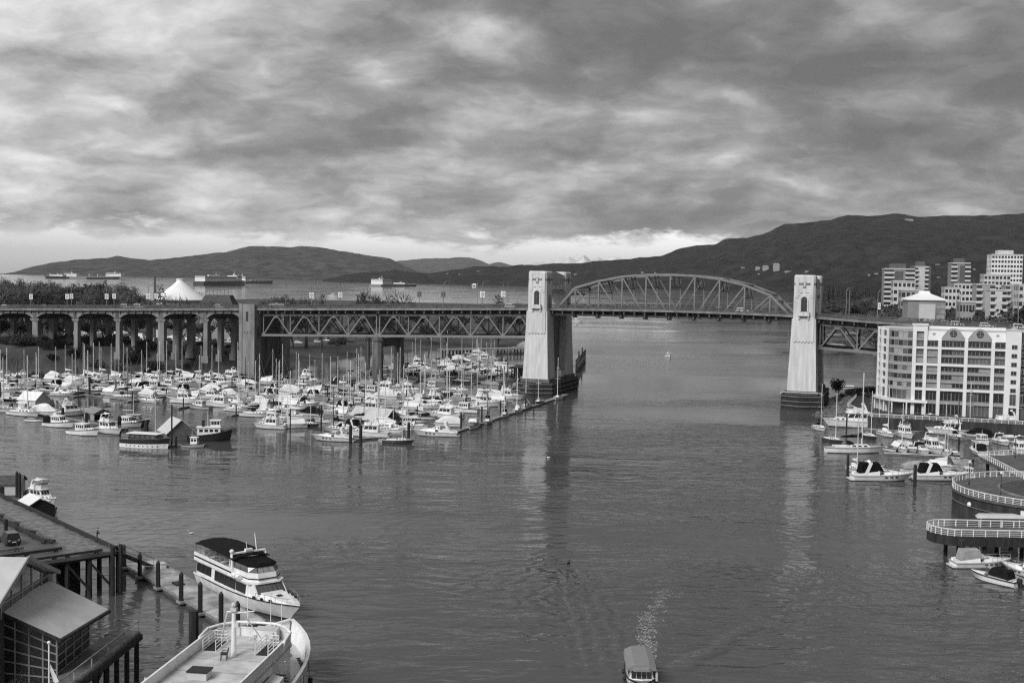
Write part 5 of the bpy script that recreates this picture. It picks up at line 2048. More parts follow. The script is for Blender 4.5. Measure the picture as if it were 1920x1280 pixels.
# ---- right-hand marina
g2 = 'boats in the right-hand marina'
RB = [
    ('s_white', 1537, 806, -84, 9.5, 'sailboat at left corner of right marina, stern to the right tower'),
    ('f_white', 1596, 800, 178, 18, 'largest white motor yacht with two decks below the promenade lookout'),
    ('s_white', 1604, 848, 2, 16, 'long white sailing yacht lying across the left of the right marina'),
    ('s_dark', 1563, 829, -70, 9, 'sailboat with dark cover behind the long white sailing yacht'),
    ('s_pale', 1662, 817, -82, 10, 'white sailboat bow-on below the curved canopy'),
    ('f_bimini', 1699, 820, -86, 10, 'flybridge boat with dark canopy, bow-on, left of the promenade centre'),
    ('e_open', 1727, 808, 5, 9, 'white cruiser with raked arch behind the bow-on flybridge boat'),
    ('r_open', 1668, 845, -75, 7, 'open runabout on the grey float, left of the small round-bowed cruiser'),
    ('e_pale', 1707, 846, -80, 7.5, 'small round-bowed white cruiser between runabout and big flybridge boat'),
    ('f_pale', 1750, 848, -84, 11, 'big white flybridge cruiser bow-on with pale canopy'),
    ('f_white', 1776, 814, 176, 13, 'white flybridge yacht broadside below the round gable windows'),
    ('s_grey', 1793, 823, -85, 9.5, 'sailboat bow-on in the middle of the right marina'),
    ('e_grey', 1788, 853, -80, 7, 'small cruiser bow-on right of the big flybridge cruiser'),
    ('e_canvas', 1832, 850, 86, 9.5, 'white cruiser seen from astern with black cockpit canvas'),
    ('f_white', 1876, 810, 178, 16, 'large white motor yacht with swept arch at right under the apartment block'),
    ('r_dark', 1864, 827, -88, 6.5, 'small boat with dark canvas right of the cruiser seen from astern'),
    ('r_white', 1895, 829, -88, 7, 'small boat with white canvas near right edge of the marina'),
    ('f_pale', 1914, 850, -95, 9, 'white cruiser cut by the right edge of the picture'),
    ('s_pale', 1604, 885, -85, 9, 'sailboat bow-on behind the large express cruiser'),
    ('e_canvas', 1656, 900, 1, 14.2, 'large express cruiser with dark cockpit cover at front of right marina'),
    ('e_canvas', 1766, 899, 1, 13, 'express cruiser partly behind the round plaza railing'),
    ('s_tentw', 1769, 880, -8, 8, 'sailboat with white boom tent behind the plaza end of the express cruisers'),
    ('r_open', 1806, 866, 120, 5.5, 'little white open boat on the float beside the walkway pier'),
    ('t_white', 1815, 893, 80, 6.5, 'small cabin boat beside the plaza railing'),
    ('e_grey', 1841, 1062, 4, 9.4, 'white express cruiser with grey canvas below the finger pier'),
    ('r_dark', 1862, 1090, 128, 7.8, 'white runabout with black canvas and outboard in the lower right corner'),
    ('e_pale', 1922, 1078, 120, 8.5, 'cruiser half out of the picture at the lower right edge'),
    ('s_pale', 1723, 795, -85, 9, 'sailboat mast-high behind the raked-arch cruiser, close to the seawall'),
    ('c_dark', 1832, 818, 178, 8, 'boat under dark cover left of the large right-hand motor yacht'),
    ('s_white', 1905, 812, -86, 10.5, 'sailboat at far right below the apartment block corner'),
    ('s_pale', 1645, 803, -80, 9, 'slim sailboat between the largest motor yacht and the curved canopy'),
    ('e_pale', 1683, 803, -84, 8.5, 'small cruiser close to the seawall, third boat under the canopy end'),
    ('f_pale', 1748, 806, -86, 9.5, 'cruiser bow-on against the seawall left of the broadside yacht'),
    ('s_white', 1815, 806, -84, 10, 'sailboat against the seawall below the right gable'),
    ('t_white', 1842, 832, -86, 8.5, 'cabin boat bow-on between the covered boat and the far right yacht'),
    ('s_grey', 1858, 806, -84, 10, 'dark-masted sailboat against the seawall right of the gables'),
    ('e_open', 1880, 833, -88, 9, 'arched cruiser bow-on in front of the large right-hand yacht'),
    ('s_tentw', 1688, 846, -82, 8.5, 'white-tented sailboat on the grey float beside the small round-bowed cruiser'),
    ('e_canvas', 1729, 849, -82, 8.5, 'dark-canvas cruiser on the grey float beside the big flybridge cruiser'),
    ('s_pale', 1768, 851, -82, 9.5, 'pale-covered sailboat on the grey float right of the big flybridge cruiser'),
    ('s_dark', 1630, 822, -78, 9, 'dark sailboat behind the bow of the long white sailing yacht'),
    ('r_white', 1640, 880, 10, 6, 'small white-topped runabout on the short float'),
    ('c_grey', 1722, 884, 2, 8, 'boat under grey cover between the two express cruisers'),
]
for k, x, y, hd, L, lab in RB:
    place(k, at(x, y), hd, L, lab, g2)
gd = 'floats of the right-hand marina'
dock(at(1657, 851), at(1800, 858), 2.6, 'grey float in front of the bow-on boats of the right marina', gd, 'dock_wet')
dock(at(1792, 856), at(1812, 892), 3.2, 'grey float leading towards the round plaza', gd, 'dock_wet')
dock(at(1620, 806), at(1925, 818), 2.2, 'long float below the promenade seawall', gd, 'dock_wet')
dock(at(1838, 853), at(1935, 858), 2.4, 'float behind the dark three-cornered pier deck', gd, 'dock_wet')
dock(at(1597, 876), at(1640, 880), 1.8, 'short float behind the large express cruiser', gd, 'dock_wet')
dock(at(1850, 1062), at(1960, 1115), 1.8, 'narrow float in the lower right corner', gd, 'dock_wet')
for x, y, h, r_, lab in ((1587, 812, 6.0, .22, 'slender dark pile beside the largest white motor yacht'), (1589, 895, 5.5, .3, 'dark pile at stern of the large express cruiser'), (1715, 912, 5.0, .38, 'dark pile between the two express cruisers'), (1797, 855, 5.0, .25, 'pile at head of the plaza float'), (1804, 1060, 4.4, .35, 'grey-topped pile at stern of the cruiser below the finger pier'), (1776, 806, 5.5, .2, 'thin pile below the promenade railing')):
    pile(at(x, y), h, r_, lab, 'piles of the right-hand marina')
# ================================================================ FOREGROUND LEFT: wharf, restaurant, dock, yacht, white ship
# ---- timber wharf
wc = at(220, 1032, 6.0)
e1 = Vector((-.654, .756, 0))
e2 = Vector((-.756, -.654, 0))
wharf = thing('wharf', 'timber wharf with parking deck standing on dark piles at left', 'wharf', (0, 0, 0))
W_ = lambda a, b, z: wc + e1 * a + e2 * b + Vector((0, 0, z - 6.0))
mb = MB()
q = [W_(0, 0, 0), W_(75, 0, 0), W_(75, 45, 0), W_(0, 45, 0)]
mb.prism([(p.x, p.y) for p in q], 5.55, 6.0)
mb.build('deck', 'asphalt_wet', wharf)
mb = MB()
q = [W_(.25, .25, 0), W_(75, .25, 0), W_(75, 5.0, 0), W_(.25, 5.0, 0)]
mb.prism([(p.x, p.y) for p in q], 6.0, 6.035)
q = [W_(.25, 5.0, 0), W_(3.9, 5.0, 0), W_(3.9, 44, 0), W_(.25, 44, 0)]
mb.build('walkway', 'plank_wet', wharf)
for k in range(26):                       # long planks of the walkway
    a0 = .4 + k * 2.6
    mb = MB()
    pl = [W_(a0, .5 + .0, 0), W_(a0 + 2.5, .5, 0), W_(a0 + 2.5, 4.8, 0), W_(a0, 4.8, 0)]
    mb.prism([(p.x, p.y) for p in pl], 6.035, 6.06 + .01 * (k % 3))
    mb.build('plank', 'plank_wet', wharf)


def curb(a0, b0, a1, b1, blocks=True, hgt=.38, m='timber_dark'):
    p, q = W_(a0, b0, 6.2 + hgt / 2), W_(a1, b1, 6.2 + hgt / 2)
    L = (q - p).length
    n = max(1, round(L / 5.5))
    for i in range(n):
        s, t = p.lerp(q, i / n), p.lerp(q, (i + .985) / n)
        mb = MB()
        mb.beam(s, t, .34, hgt)
        for f in (.15, .85):
            c = s.lerp(t, f)
            mb.beam(c + Vector((0, 0, -hgt / 2 - .2)), c + Vector((0, 0, -hgt / 2)), .3, .5, (1, 0, 0))
        mb.build('curb_timber', m, wharf)


curb(.2, .25, 74, .25, hgt=.45)
curb(9.5, 5.3, 74, 5.3, m='timber')
curb(9.5, 6.4, 74, 6.4)
curb(4.2, 6.0, 4.2, 34)
curb(7.5, 10, 7.5, 34, m='timber')
curb(.25, 2.0, .25, 30, hgt=.3)
for k in range(9):                        # slanting blocks between the double curbs
    mb = MB()
    p = W_(9.5 + k * 7.2, 5.85, 6.5)
    mb.beam(p - e1 * .8 - e2 * .5, p + e1 * .8 + e2 * .5, .3, .35)
    mb.build('curb_block', 'timber_dark', wharf)
for i in range(10):
    for j in range(7):
        if i > 0 and j > 4:
            continue
        p = W_(.6 + i * 4.2, .6 + j * 3.0, 0)
        mb = MB()
        mb.tube((p.x, p.y, -2), (p.x, p.y, 5.2), .36, .32, 7)
        mb.build('pile', 'timber_dark', wharf)
for i in range(10):
    mb = MB()
    a, b = W_(.6 + i * 4.2, 0.05, 5.35), W_(.6 + i * 4.2, 22, 5.35)
    mb.beam(a, b, .4, .4)
    mb.build('cap_beam', 'timber_dark', wharf)
for j in range(4):
    mb = MB()
    mb.beam(W_(.25, .6 + j * 3, 1.0), W_(.25, .6 + (j + 1) * 3, 4.8), .15, .3)
    mb.build('cross_brace', 'timber_dark', wharf)
mb = MB()
mb.beam(W_(9.5, 2.5, 2.6), W_(9.5, 45, 2.6), .5, 5.8)
mb.build('shade_backing', 'timber_dark', wharf)  # backing wall added to keep light out from under the deck
mb = MB()
mb.beam(W_(9.5, 2.5, 2.6), W_(60, 2.5, 2.6), .5, 5.8)
mb.build('shade_backing', 'timber_dark', wharf)  # second run of the added backing, blocks light behind the piles
# fender corner piles
for j, (a, b) in enumerate(((-.35, -.3), (-.4, .8), (.8, -.4))):
    p = W_(a, b, 0)
    mb = MB()
    mb.tube((p.x, p.y, -2), (p.x, p.y, 6.9 - j * .2), .3, .28, 7)
    mb.build('corner_pile', 'timber_dark', wharf)
p = W_(44, 22, 6.0)
p = at(11, 998, 6.0)
o = MB().lathe([(.28, 0), (.28, 1.9), (.2, 2.0)], 8).build('bollard', 'black', None, loc=(p.x, p.y, 6.0))
tag(o, 'dark round post standing behind the parked dark car', 'bollard')


# ---- cars
def car(p, z, rz, label, m='car_dark', group=None, kind='suv', parts=True, s=1.0):
    r = thing('parked_car' if kind != 'drive' else 'car', label, 'car', (p[0], p[1], z), rz, group)
    h1, h2 = (.95, 1.75) if kind == 'suv' else (.85, 1.45)
    L, B = (4.6, 1.85)
    mb = MB()
    prof = [(-L / 2, .35), (-L / 2 - .03, .7), (-L / 2 + .1, h1), (-.6 * 0 + L * .2, h1), (L / 2 - .2, h1 - .15), (L / 2, .65), (L / 2, .35)]
    w = B / 2
    mb.loft([[(x, y * (1 if 0 < i < 6 else .98), zz) for i, (x, zz) in enumerate(prof)] for y in (-w, -w * .9, w * .9, w)] if False else [[(x, -w, zz) for x, zz in prof], [(x, w, zz) for x, zz in prof]])
    mb.build('body', m, r)
    bot, top = cab(r, 'cabin', -L * .47 if kind == 'suv' else -L * .38, L * .22, w * .94, w * .92, h1, h2 - .06, .75, .25, .16, m)
    win(r, bot, top, .12, .86, 2, 1, .06, back=True)
    mb = MB()
    mb.bx(top[0][0] - .02, top[1][0] + .02, -top[0][1] - .01, top[0][1] + .01, h2 - .06, h2)
    mb.build('roof', m, r)
    if parts:
        for x in (-L * .3, L * .31):
            for y in (-w, w):
                mb = MB()
                mb.tube((x, y - .12 * (1 if y > 0 else -1), .33), (x, y + .03 * (1 if y > 0 else -1), .33), .33, .33, 12)
                mb.build('wheel', 'rubber', r)
        for y in (-.62, .62):
            mb = MB()
            mb.bx(-L / 2 - .05, -L / 2 + .02, y - .14, y + .14, .7, .95)
            mb.build('tail_light', 'facade_grey', r)
            mb = MB()
            mb.bx(L / 2 - .03, L / 2 + .03, y - .2, y + .2, .58, .74)
            mb.build('headlight', 'chrome', r)
        mb = MB()
        mb.bx(-L / 2 - .06, -L / 2 - .03, -.26, .26, .55, .68)
        mb.build('number_plate', 'white_paint', r)
    r.scale = (s, s, s)
    return r


c = at(18, 1018, 6.0)
car(c, 6.0, R(128), 'dark off-road car parked on the wharf at the left edge', 'car_dark')


# ---- people: one continuous skinned body each
def person(p, z, rz, label, lean=0.0, coat='cloth_dark', h=1.72, group=None):
    V, E_, RD = [], [], []

    def v(x, y, zz, r):
        V.append((x * h / 1.75, y * h / 1.75, zz * h / 1.75))
        RD.append(r)
        return len(V) - 1

    def chain(a, pts):
        for q in pts:
            b = v(*q)
            E_.append((a, b))
            a = b
        return a
    lx = lean
    pel = v(0, 0, .95, .16)
    ch = chain(pel, [(lx * .3, 0, 1.15, .155), (lx * .7, 0, 1.38, .17)])
    hd = chain(ch, [(lx * .85, 0, 1.5, .065), (lx, 0, 1.58, .075), (lx * 1.05, 0, 1.68, .095)])
    for s in (1, -1):
        chain(pel, [(0, s * .1, .85, .1), (.02, s * .11, .48, .075), (0, s * .11, .09, .055), (.13, s * .12, .04, .045)])
        wr_ = chain(ch, [(lx * .7, s * .19, 1.38, .075), (lx * .6 + .02, s * .26, 1.1, .055), (lx + .2, s * .2, .95, .04), (lx + .27, s * .19, .93, .035)])
        for k in range(4):
            chain(wr_, [(lx + .33 - .006 * abs(k - 1.5), s * (.17 + .013 * k), .925, .009), (lx + .36, s * (.17 + .013 * k), .90, .008)])
        chain(wr_, [(lx + .3, s * .15, .935, .01), (lx + .33, s * .14, .92, .009)])
    me = bpy.data.meshes.new('body')
    me.from_pydata(V, E_, [])
    tmp = bpy.data.objects.new('body', me)
    COL.objects.link(tmp)
    md = tmp.modifiers.new('skin', 'SKIN')
    for i, r_ in enumerate(RD):
        me.skin_vertices[0].data[i].radius = (r_, r_)
    me.skin_vertices[0].data[0].use_root = True
    sb = tmp.modifiers.new('sub', 'SUBSURF')
    sb.levels = sb.render_levels = 1
    dg = bpy.context.evaluated_depsgraph_get()
    m2 = bpy.data.meshes.new_from_object(tmp.evaluated_get(dg))
    bpy.data.objects.remove(tmp)
    m2.materials.clear()
    for k in (coat, 'cloth_dark', 'skin'):
        m2.materials.append(MATS[k])
    s_ = h / 1.75
    for f in m2.polygons:
        f.use_smooth = True
        zc_, yc, xc = f.center.z / s_, abs(f.center.y / s_), f.center.x / s_
        f.material_index = 2 if zc_ > 1.47 or (xc > lx + .22 and zc_ > .8) else (0 if zc_ > .8 else 1)
    r = thing('person', label, 'person', (p[0], p[1], z), rz, group)
    b = bpy.data.objects.new('body', m2)
    COL.objects.link(b)
    b.parent = r
    mb = MB()
    c_ = Vector((lx * 1.05 * s_ - .015, 0, 1.70 * s_))
    mb.sph(c_, .108, 10, 1.05)
    mb.build('hair', 'black', r, True)
    mb = MB()
    f0 = Vector((lx * 1.05 * s_ + .09, 0, 1.655 * s_))
    mb.add([f0 + Vector((-.01, .014, .03)), f0 + Vector((-.01, -.014, .03)), f0 + Vector((.025, 0, -.015)), f0 + Vector((-.01, .018, -.02)), f0 + Vector((-.01, -.018, -.02))], [(0, 2, 1), (0, 3, 2), (1, 2, 4), (3, 4, 2)])
    mb.build('nose', 'skin', r)
    for s in (1, -1):
        mb = MB()
        mb.sph(f0 + Vector((-.012, s * .032, .03)), .012, 6)
        mb.build('eye', 'black', r)
    return r


p = at(182, 1013, 6.06)
person(p, 6.06, R(20), 'person in a dark coat standing at the rail near the wharf corner', .12, 'cloth_dark', 1.85)

# ---- float with shelters beyond the wharf
p = at(14, 928, 0)
floating_shed(Vector((p.x - 1, p.y, 0)), 12, 7.5, 5.2, 2.6, 1.2, 'dark-roofed ferry shelter on a float at left edge beyond the wharf', 'facade_pale', 'roof_dark', 0)
p = at(66, 972, 0)
floating_shed(p, -50, 5.2, 5.0, 2.6, 1.5, 'small shelter with pale pitched roof beside the far edge of the wharf', 'timber_dark', 'roof_white')
dock(at(-40, 938), at(70, 945), 4.0, 'low float beyond the wharf with people waiting', 'floats beyond the wharf', 'timber')
place('f_bimini', at(80, 944), -38, 9.5, 'small white two-deck boat moored at the float beyond the wharf', 'boats by the wharf', {'canvas_dark': 'gel_white'})
place('t_white', at(84, 962), -32, 7, 'white round-roofed boat just behind the pale shelter roof', 'boats by the wharf')
p = at(53, 936, .5)
person(p, .5, R(-40), 'person in dark clothes standing on the float, left of the two-deck boat', 0.0)
p = at(42, 938, .5)
person(p, .5, R(30), 'person standing beside the dark-roofed ferry shelter', 0.0, 'cloth_mid')
for x, y, lab in ((32, 935, 'dark pile right of the dark-roofed shelter'), (37, 938, 'second dark pile right of the dark-roofed shelter')):
    pile(at(x, y), 5.4, .3, lab, 'piles by the wharf')

# ---- restaurant with glass walls and deck
rs = thing('restaurant_building', 'glass-walled waterside restaurant with pale metal roofs at lower left', 'building', (0, 0, 0))
# lower roof
A0, A1, A2, A3 = Vector((-48.4, 109.2, 12.1)), Vector((-42.4, 109.6, 9.2)), Vector((-41.2, 119.6, 9.2)), Vector((-47.2, 119.6, 12.1))
for k in range(4):                        # four metal roof sheets with raised seams
    f0, f1 = k / 4, (k + .985) / 4
    q = [A0.lerp(A3, f0), A1.lerp(A2, f0), A1.lerp(A2, f1), A0.lerp(A3, f1)]
    mb = MB()
    mb.extr(q, (0, 0, -.22))
    mb.build('roof_sheet', 'roof_pale', rs)
mb = MB()
mb.beam(A1 + Vector((.1, -.1, -.25)), A2 + Vector((.1, .1, -.25)), .2, .25)
mb.build('gutter', 'timber_dark', rs)
mb = MB()
mb.beam(A0 + Vector((-.1, -.1, -.1)), A1 + Vector((0.1, -.1, -.15)), .12, .3)
mb.build('verge_board', 'timber_dark', rs)
# glass walls under it
x0, x1, y0, y1 = -48.2, -42.9, 110.2, 118.6
zf = 5.6
mb = MB()
mb.bx(x0 + .3, x1 - .3, y0 + .3, y1 - .3, 5.0, 9.2)
mb.build('interior', 'black', rs)


def glass_wall(a, b, z0, z1a, z1b, nx, nz, pane='glass_dark', frame='timber'):
    """wall of panes in a grid of frames from a to b; the top runs from z1a to z1b"""
    a, b = Vector(a), Vector(b)
    d = (b - a).normalized()
    nrm = Vector((d.y, -d.x, 0))
    for i in range(nx):
        for j in range(nz):
            p, q = a.lerp(b, i / nx) + d * .05, a.lerp(b, (i + 1) / nx) - d * .05
            ta, tb = z1a + (z1b - z1a) * i / nx, z1a + (z1b - z1a) * (i + 1) / nx
            za0, za1 = z0 + (ta - z0) * j / nz + .04, z0 + (ta - z0) * (j + 1) / nz - .04
            zb0, zb1 = z0 + (tb - z0) * j / nz + .04, z0 + (tb - z0) * (j + 1) / nz - .04
            mb = MB()
            mb.extr([(p.x, p.y, za0), (q.x, q.y, zb0), (q.x, q.y, zb1), (p.x, p.y, za1)], -nrm * .05)
            mb.build('pane', pane, rs)
    for i in range(nx + 1):
        p = a.lerp(b, i / nx)
        t = z1a + (z1b - z1a) * i / nx
        mb = MB()
        mb.beam((p.x, p.y, z0), (p.x, p.y, t), .14, .16, nrm)
        mb.build('window_post', frame, rs)
    for j in range(nz + 1):
        mb = MB()
        mb.beam((a.x, a.y, z0 + (z1a - z0) * j / nz), (b.x, b.y, z0 + (z1b - z0) * j / nz), .12, .13)
        mb.build('window_rail', frame, rs)


glass_wall((x1, y0, 0), (x1, y1, 0), zf, 8.95, 8.95, 4, 4, frame='facade_mid')
glass_wall((x0, y0, 0), (x1, y0, 0), 4.4, 11.6, 9.0, 4, 6, frame='facade_mid')
mb = MB()
mb.bx(x0 - 22, x1, y0 - .1, y1, 2.6, 4.4)
mb.build('base_wall', 'timber_dark', rs)
# upper hall with ridge along x
gx = -47.6
rdg, ev0, ev1 = Vector((gx + .7, 113.4, 16.0)), Vector((gx + .7, 105.4, 12.5)), Vector((gx + .7, 121.2, 12.6))
lft = Vector((-24, 0, 0))
for k in range(4):
    mb = MB()
    o0, o1 = lft * (k / 4), lft * ((k + .985) / 4)
    mb.extr([rdg + o0, rdg + o1, ev0 + o1, ev0 + o0], (0, 0, -.22))
    mb.build('roof_sheet', 'roof_pale', rs)
    mb = MB()
    mb.extr([rdg + o1 + Vector((0, .01, 0)), rdg + o0 + Vector((0, .01, 0)), ev1 + o0, ev1 + o1], (0, 0, -.22))
    mb.build('roof_sheet', 'roof_pale', rs)
mb = MB()
mb.beam(rdg + Vector((.06, 0, -.05)), ev1 + Vector((.06, 0, -.05)), .14, .4)
mb.beam(rdg + Vector((.06, 0, -.05)), ev0 + Vector((.06, 0, -.05)), .14, .4)
mb.build('verge_board', 'facade_grey', rs)
for i in range(6):                        # gable of glass
    ya, yb = 106.4 + i * 2.35, 106.4 + (i + 1) * 2.35
    tp = lambda y: (16.0 - .6 - abs(y - 113.4) * (3.45 / 7.9))
    mb = MB()
    mb.extr([(gx, ya + .06, 11.2), (gx, yb - .06, 11.2), (gx, yb - .06, tp(yb)), (gx, ya + .06, tp(ya))] if not (ya < 113.4 < yb) else [(gx, ya + .06, 11.2), (gx, yb - .06, 11.2), (gx, yb - .06, tp(yb)), (gx, 113.4, 15.4), (gx, ya + .06, tp(ya))], (-.05, 0, 0))
    mb.build('pane', 'glass_mid', rs)
    mb = MB()
    mb.beam((gx + .02, ya, 11.2), (gx + .02, ya, tp(ya)), .14, .14, (1, 0, 0))
    mb.build('window_post', 'facade_grey', rs)
mb = MB()
mb.beam((gx + .02, 106.4, 12.6), (gx + .02, 120.4, 12.6), .12, .14)
mb.build('window_rail', 'facade_grey', rs)
mb = MB()
mb.bx(gx - 23, gx - .3, 106.2, 120.4, 4.4, 12.2)
mb.build('hall_wall', 'facade_dark', rs)
mb = MB()
mb.beam((gx + .1, 120.3, 9.0), (gx + .1, 120.3, 12.7), .9, .9, (1, 0, 0))
mb.build('corner_post', 'facade_pale', rs)
# deck on piles with a railing
dk = [(-43.0, 100.5), (-40.9, 100.5), (-39.5, 124.6), (-42.0, 125.4), (-48.0, 121.0), (-43.0, 118.8)]
mb = MB()
mb.prism([dk[0], dk[1], dk[2], dk[3], (-43.0, 121)], 5.05, 5.4)
mb.build('terrace', 'timber', rs)
mb = MB()
edge = [Vector((-41.1, 100.6, 5.4)), Vector((-39.7, 124.4, 5.4)), Vector((-42.0, 125.1, 5.4)), Vector((-43.0, 121.2, 5.4))]
for a, b in zip(edge, edge[1:]):
    n = max(1, round((b - a).length / 4))
    for i in range(n):
        p, q = a.lerp(b, i / n), a.lerp(b, (i + 1) / n)
        mb = MB()
        mb.beam(p, p + Vector((0, 0, 1.15)), .12, .12, (1, 0, 0))
        mb.beam(p + Vector((0, 0, 1.15)), q + Vector((0, 0, 1.15)), .1, .09)
        mb.beam(p + Vector((0, 0, .12)), q + Vector((0, 0, .12)), .05, .05)
        mb.build('railing_panel', 'timber_pale', rs)
mb = MB()
mb.beam((-40.9, 100.4, 4.8), (-39.45, 124.7, 4.8), .35, .6)
mb.build('edge_beam', 'timber_dark', rs)
for k in range(9):
    for dx in (0, -3.2):
        y = 103 + k * 2.7
        x = -41.2 + (y - 103) * .06 + dx
        mb = MB()
        mb.tube((x, y, -2), (x, y, 5.0), .28, .26, 7)
        mb.build('pile', 'timber_dark', rs)
mb = MB()
mb.beam((-41, 106, 2), (-40.7, 110, 4.5), .2, .3)
mb.beam((-40.7, 112, 2), (-40.4, 116, 4.5), .2, .3)
mb.build('cross_brace', 'timber_dark', rs)

# flag staff by the terrace
p = at(92, 1290, 6.0)
r = thing('flag_pole', 'white pole with ball top and small pale flag beside the terrace', 'flag pole', (p.x, p.y, 2))
mb = MB()
mb.tube((0, 0, 0), (0, 0, 8.1), .09, .07, 8)
mb.sph((0, 0, 8.25), .17, 8)
mb.build('pole', 'white_paint', r)
mb = MB()
mb.loft([[(.1, 0, 6.3), (.1, .03, 5.6)], [(.55, .1, 5.3), (.35, .15, 4.6)], [(.85, .05, 4.7), (.95, .1, 4.2)]], closed=False, cap=False)
mb.build('flag', 'canvas_white', r)
p = at(262, 1300, 0)
r = thing('capped_post', 'white square post with dark flat cap at the bottom left of the water', 'post', (-34.6, 112.4, 0))
mb = MB()
mb.loft([[(-.75, -.75, -1), (.75, -.75, -1), (.75, .75, -1), (-.75, .75, -1)], [(-.5, -.5, 5.0), (.5, -.5, 5.0), (.5, .5, 5.0), (-.5, .5, 5.0)]])
mb.build('shaft', 'white_paint', r)
mb = MB()
mb.bx(-.85, .85, -.75, .75, 5.0, 5.22)
mb.build('cap', 'concrete_dark', r)

# ---- floating dock with piles
da, db = at(262, 1050), at(480, 1174)
dd = (db - da).normalized()
ds = Vector((-dd.y, dd.x, 0))
rz = math.atan2(dd.y, dd.x)
p0 = at(229, 1064)
dk_ = thing('floating_dock', 'long wet floating dock with tall dark piles between wharf and white ship', 'dock', (p0.x, p0.y, 0), rz)
Ld = 38.5
mb = MB()
mb.bx(0, Ld, 0.15, 4.9, -.4, .42)
mb.build('pontoon', 'concrete_dark', dk_)
for k in range(11):
    mb = MB()
    mb.bx(k * 3.5 + .03, k * 3.5 + 3.47, .05, 5.0, .42, .55 + .004 * (k % 3))
    mb.build('deck_panel', 'dock_wet', dk_)
for y in (.0, 4.9):
    mb = MB()
    mb.bx(0, Ld, y - .02, y + .16, .42, .72)
    mb.build('edge_timber', 'timber_pale', dk_)
PX = [(242, 1065), (275, 1082), (308, 1103), (358, 1128), (397, 1149), (438, 1172), (472, 1190)]
PT = [1026, 1042, 1057, 1079, 1098, 1117, 1135]
for i, ((x, y), ty) in enumerate(zip(PX, PT)):
    p = at(x, y + 3)
    kx = (p - Vector((p0.x, p0.y, 0))).dot(dd)
    mb = MB()
    mb.bx(kx - .7, kx + .7, -.75, .1, .3, .6)
    mb.build('pile_bracket', 'timber_pale', dk_)
    p = Vector((p0.x, p0.y, 0)) + dd * kx + ds * (-.3)
    hh = 44 - (ty - (524 + (x - 960) * .0175)) * p.y / 2200
    pile(p, hh, .3, f'tall pointed dark pile, {ORD[i]} from the wharf along the floating dock', 'tall piles along the floating dock', m='black')
mb = MB()
p = Vector((p0.x, p0.y, 0)) + dd * 15.5 + ds * 2.6
o = MB().bx(-.9, .9, -.6, .6, 0, .22).build('deck_hatch', 'black', None, loc=(p.x, p.y, .56), rz=rz)
tag(o, 'flat black mat lying on the wet floating dock', 'mat')
p = Vector((p0.x, p0.y, 0)) + dd * 5.5 + ds * 4.0
r = thing('dock_box', 'pale dock box at the wharf end of the floating dock', 'box', (p.x, p.y, .56), rz)
mb = MB()
mb.bx(-.7, .7, -.4, .4, 0, .7)
mb.build('chest', 'white_paint', r)
mb = MB()
mb.bx(-.75, .75, -.45, .45, .7, .82)
mb.build('lid', 'facade_pale', r)
# gangway with hooped rails from the wharf
r = thing('gangway', 'gangway with hooped rails from the wharf down to the floating dock', 'gangway')
g0, g1 = W_(.5, .3, 5.9), Vector((p0.x, p0.y, .7)) + dd * 3.5 + ds * 2.8
mb = MB()
mb.beam(g0, g1, 1.4, .18)
mb.build('ramp', 'timber', r)
for s in (-.65, .65):
    off = ds * s
    mb = MB()
    mb.beam(g0 + off + Vector((0, 0, 1.0)), g1 + off + Vector((0, 0, 1.0)), .06, .06)
    for f in (0, .2, .4, .6, .8, 1):
        c = g0.lerp(g1, f) + off
        mb.beam(c, c + Vector((0, 0, 1.0)), .06, .06, (1, 0, 0))
    mb.build('handrail', 'steel', r)

# ---- dinner yacht beside the dock
sc_, bw = Vector((-42.3, 166.2, 0)), Vector((-26.0, 145.4, 0))
yc = (sc_ + bw) / 2
ya_ = math.atan2(bw.y - sc_.y, bw.x - sc_.x)
Y = thing('dinner_yacht', 'white three-deck dinner yacht with black canopies moored at the floating dock', 'yacht', (yc.x, yc.y, 0), ya_)
sh = hull(Y, 26.5, 6.2, 2.0, 3.0, 'white_paint', 'white_paint', trim='black', boot='gel_dark', stern=.92, p=2.5, rake=.11, flare=.82, ns=14)
bot, top = cab(Y, 'main_cabin', -12.6, 6.2, 2.75, 2.2, 2.0, 4.35, 2.0, 0, .12, 'white_paint')
# dark window bands, white pillars stay between
B_, T_ = bot, top
for s in (1, -1):
    for xa, xb, zz0, zz1, mm in ((-12.4, -7.9, 2.6, 4.1, 'glass_dark'), (-6.8, -.6, 2.35, 4.0, 'glass_dark'), (-.4, 2.3, 2.4, 3.9, 'glass_dark')):
        mb = MB()
        w = lambda x, z: (2.75 + (2.2 - 2.75) * (x + 12.6) / 18.8) - .12 * (z - 2.0) / 2.35
        q = [(xa, s * (w(xa, zz0) + .02), zz0), (xb, s * (w(xb, zz0) + .02), zz0), (xb, s * (w(xb, zz1) + .02), zz1), (xa, s * (w(xa, zz1) + .02), zz1)]
        mb.extr(q, (0, s * .05, 0))
        wd = mb.build('window', mm, Y)
        n = int((xb - xa) / 1.5)
        mb = MB()
        for k in range(1, n):
            x = xa + (xb - xa) * k / n
            mb.beam((x, s * (w(x, zz0) + .09), zz0), (x, s * (w(x, zz1) + .09), zz1), .07, .05, (1, 0, 0))
        mb.build('mullion', 'steel_dark', wd)
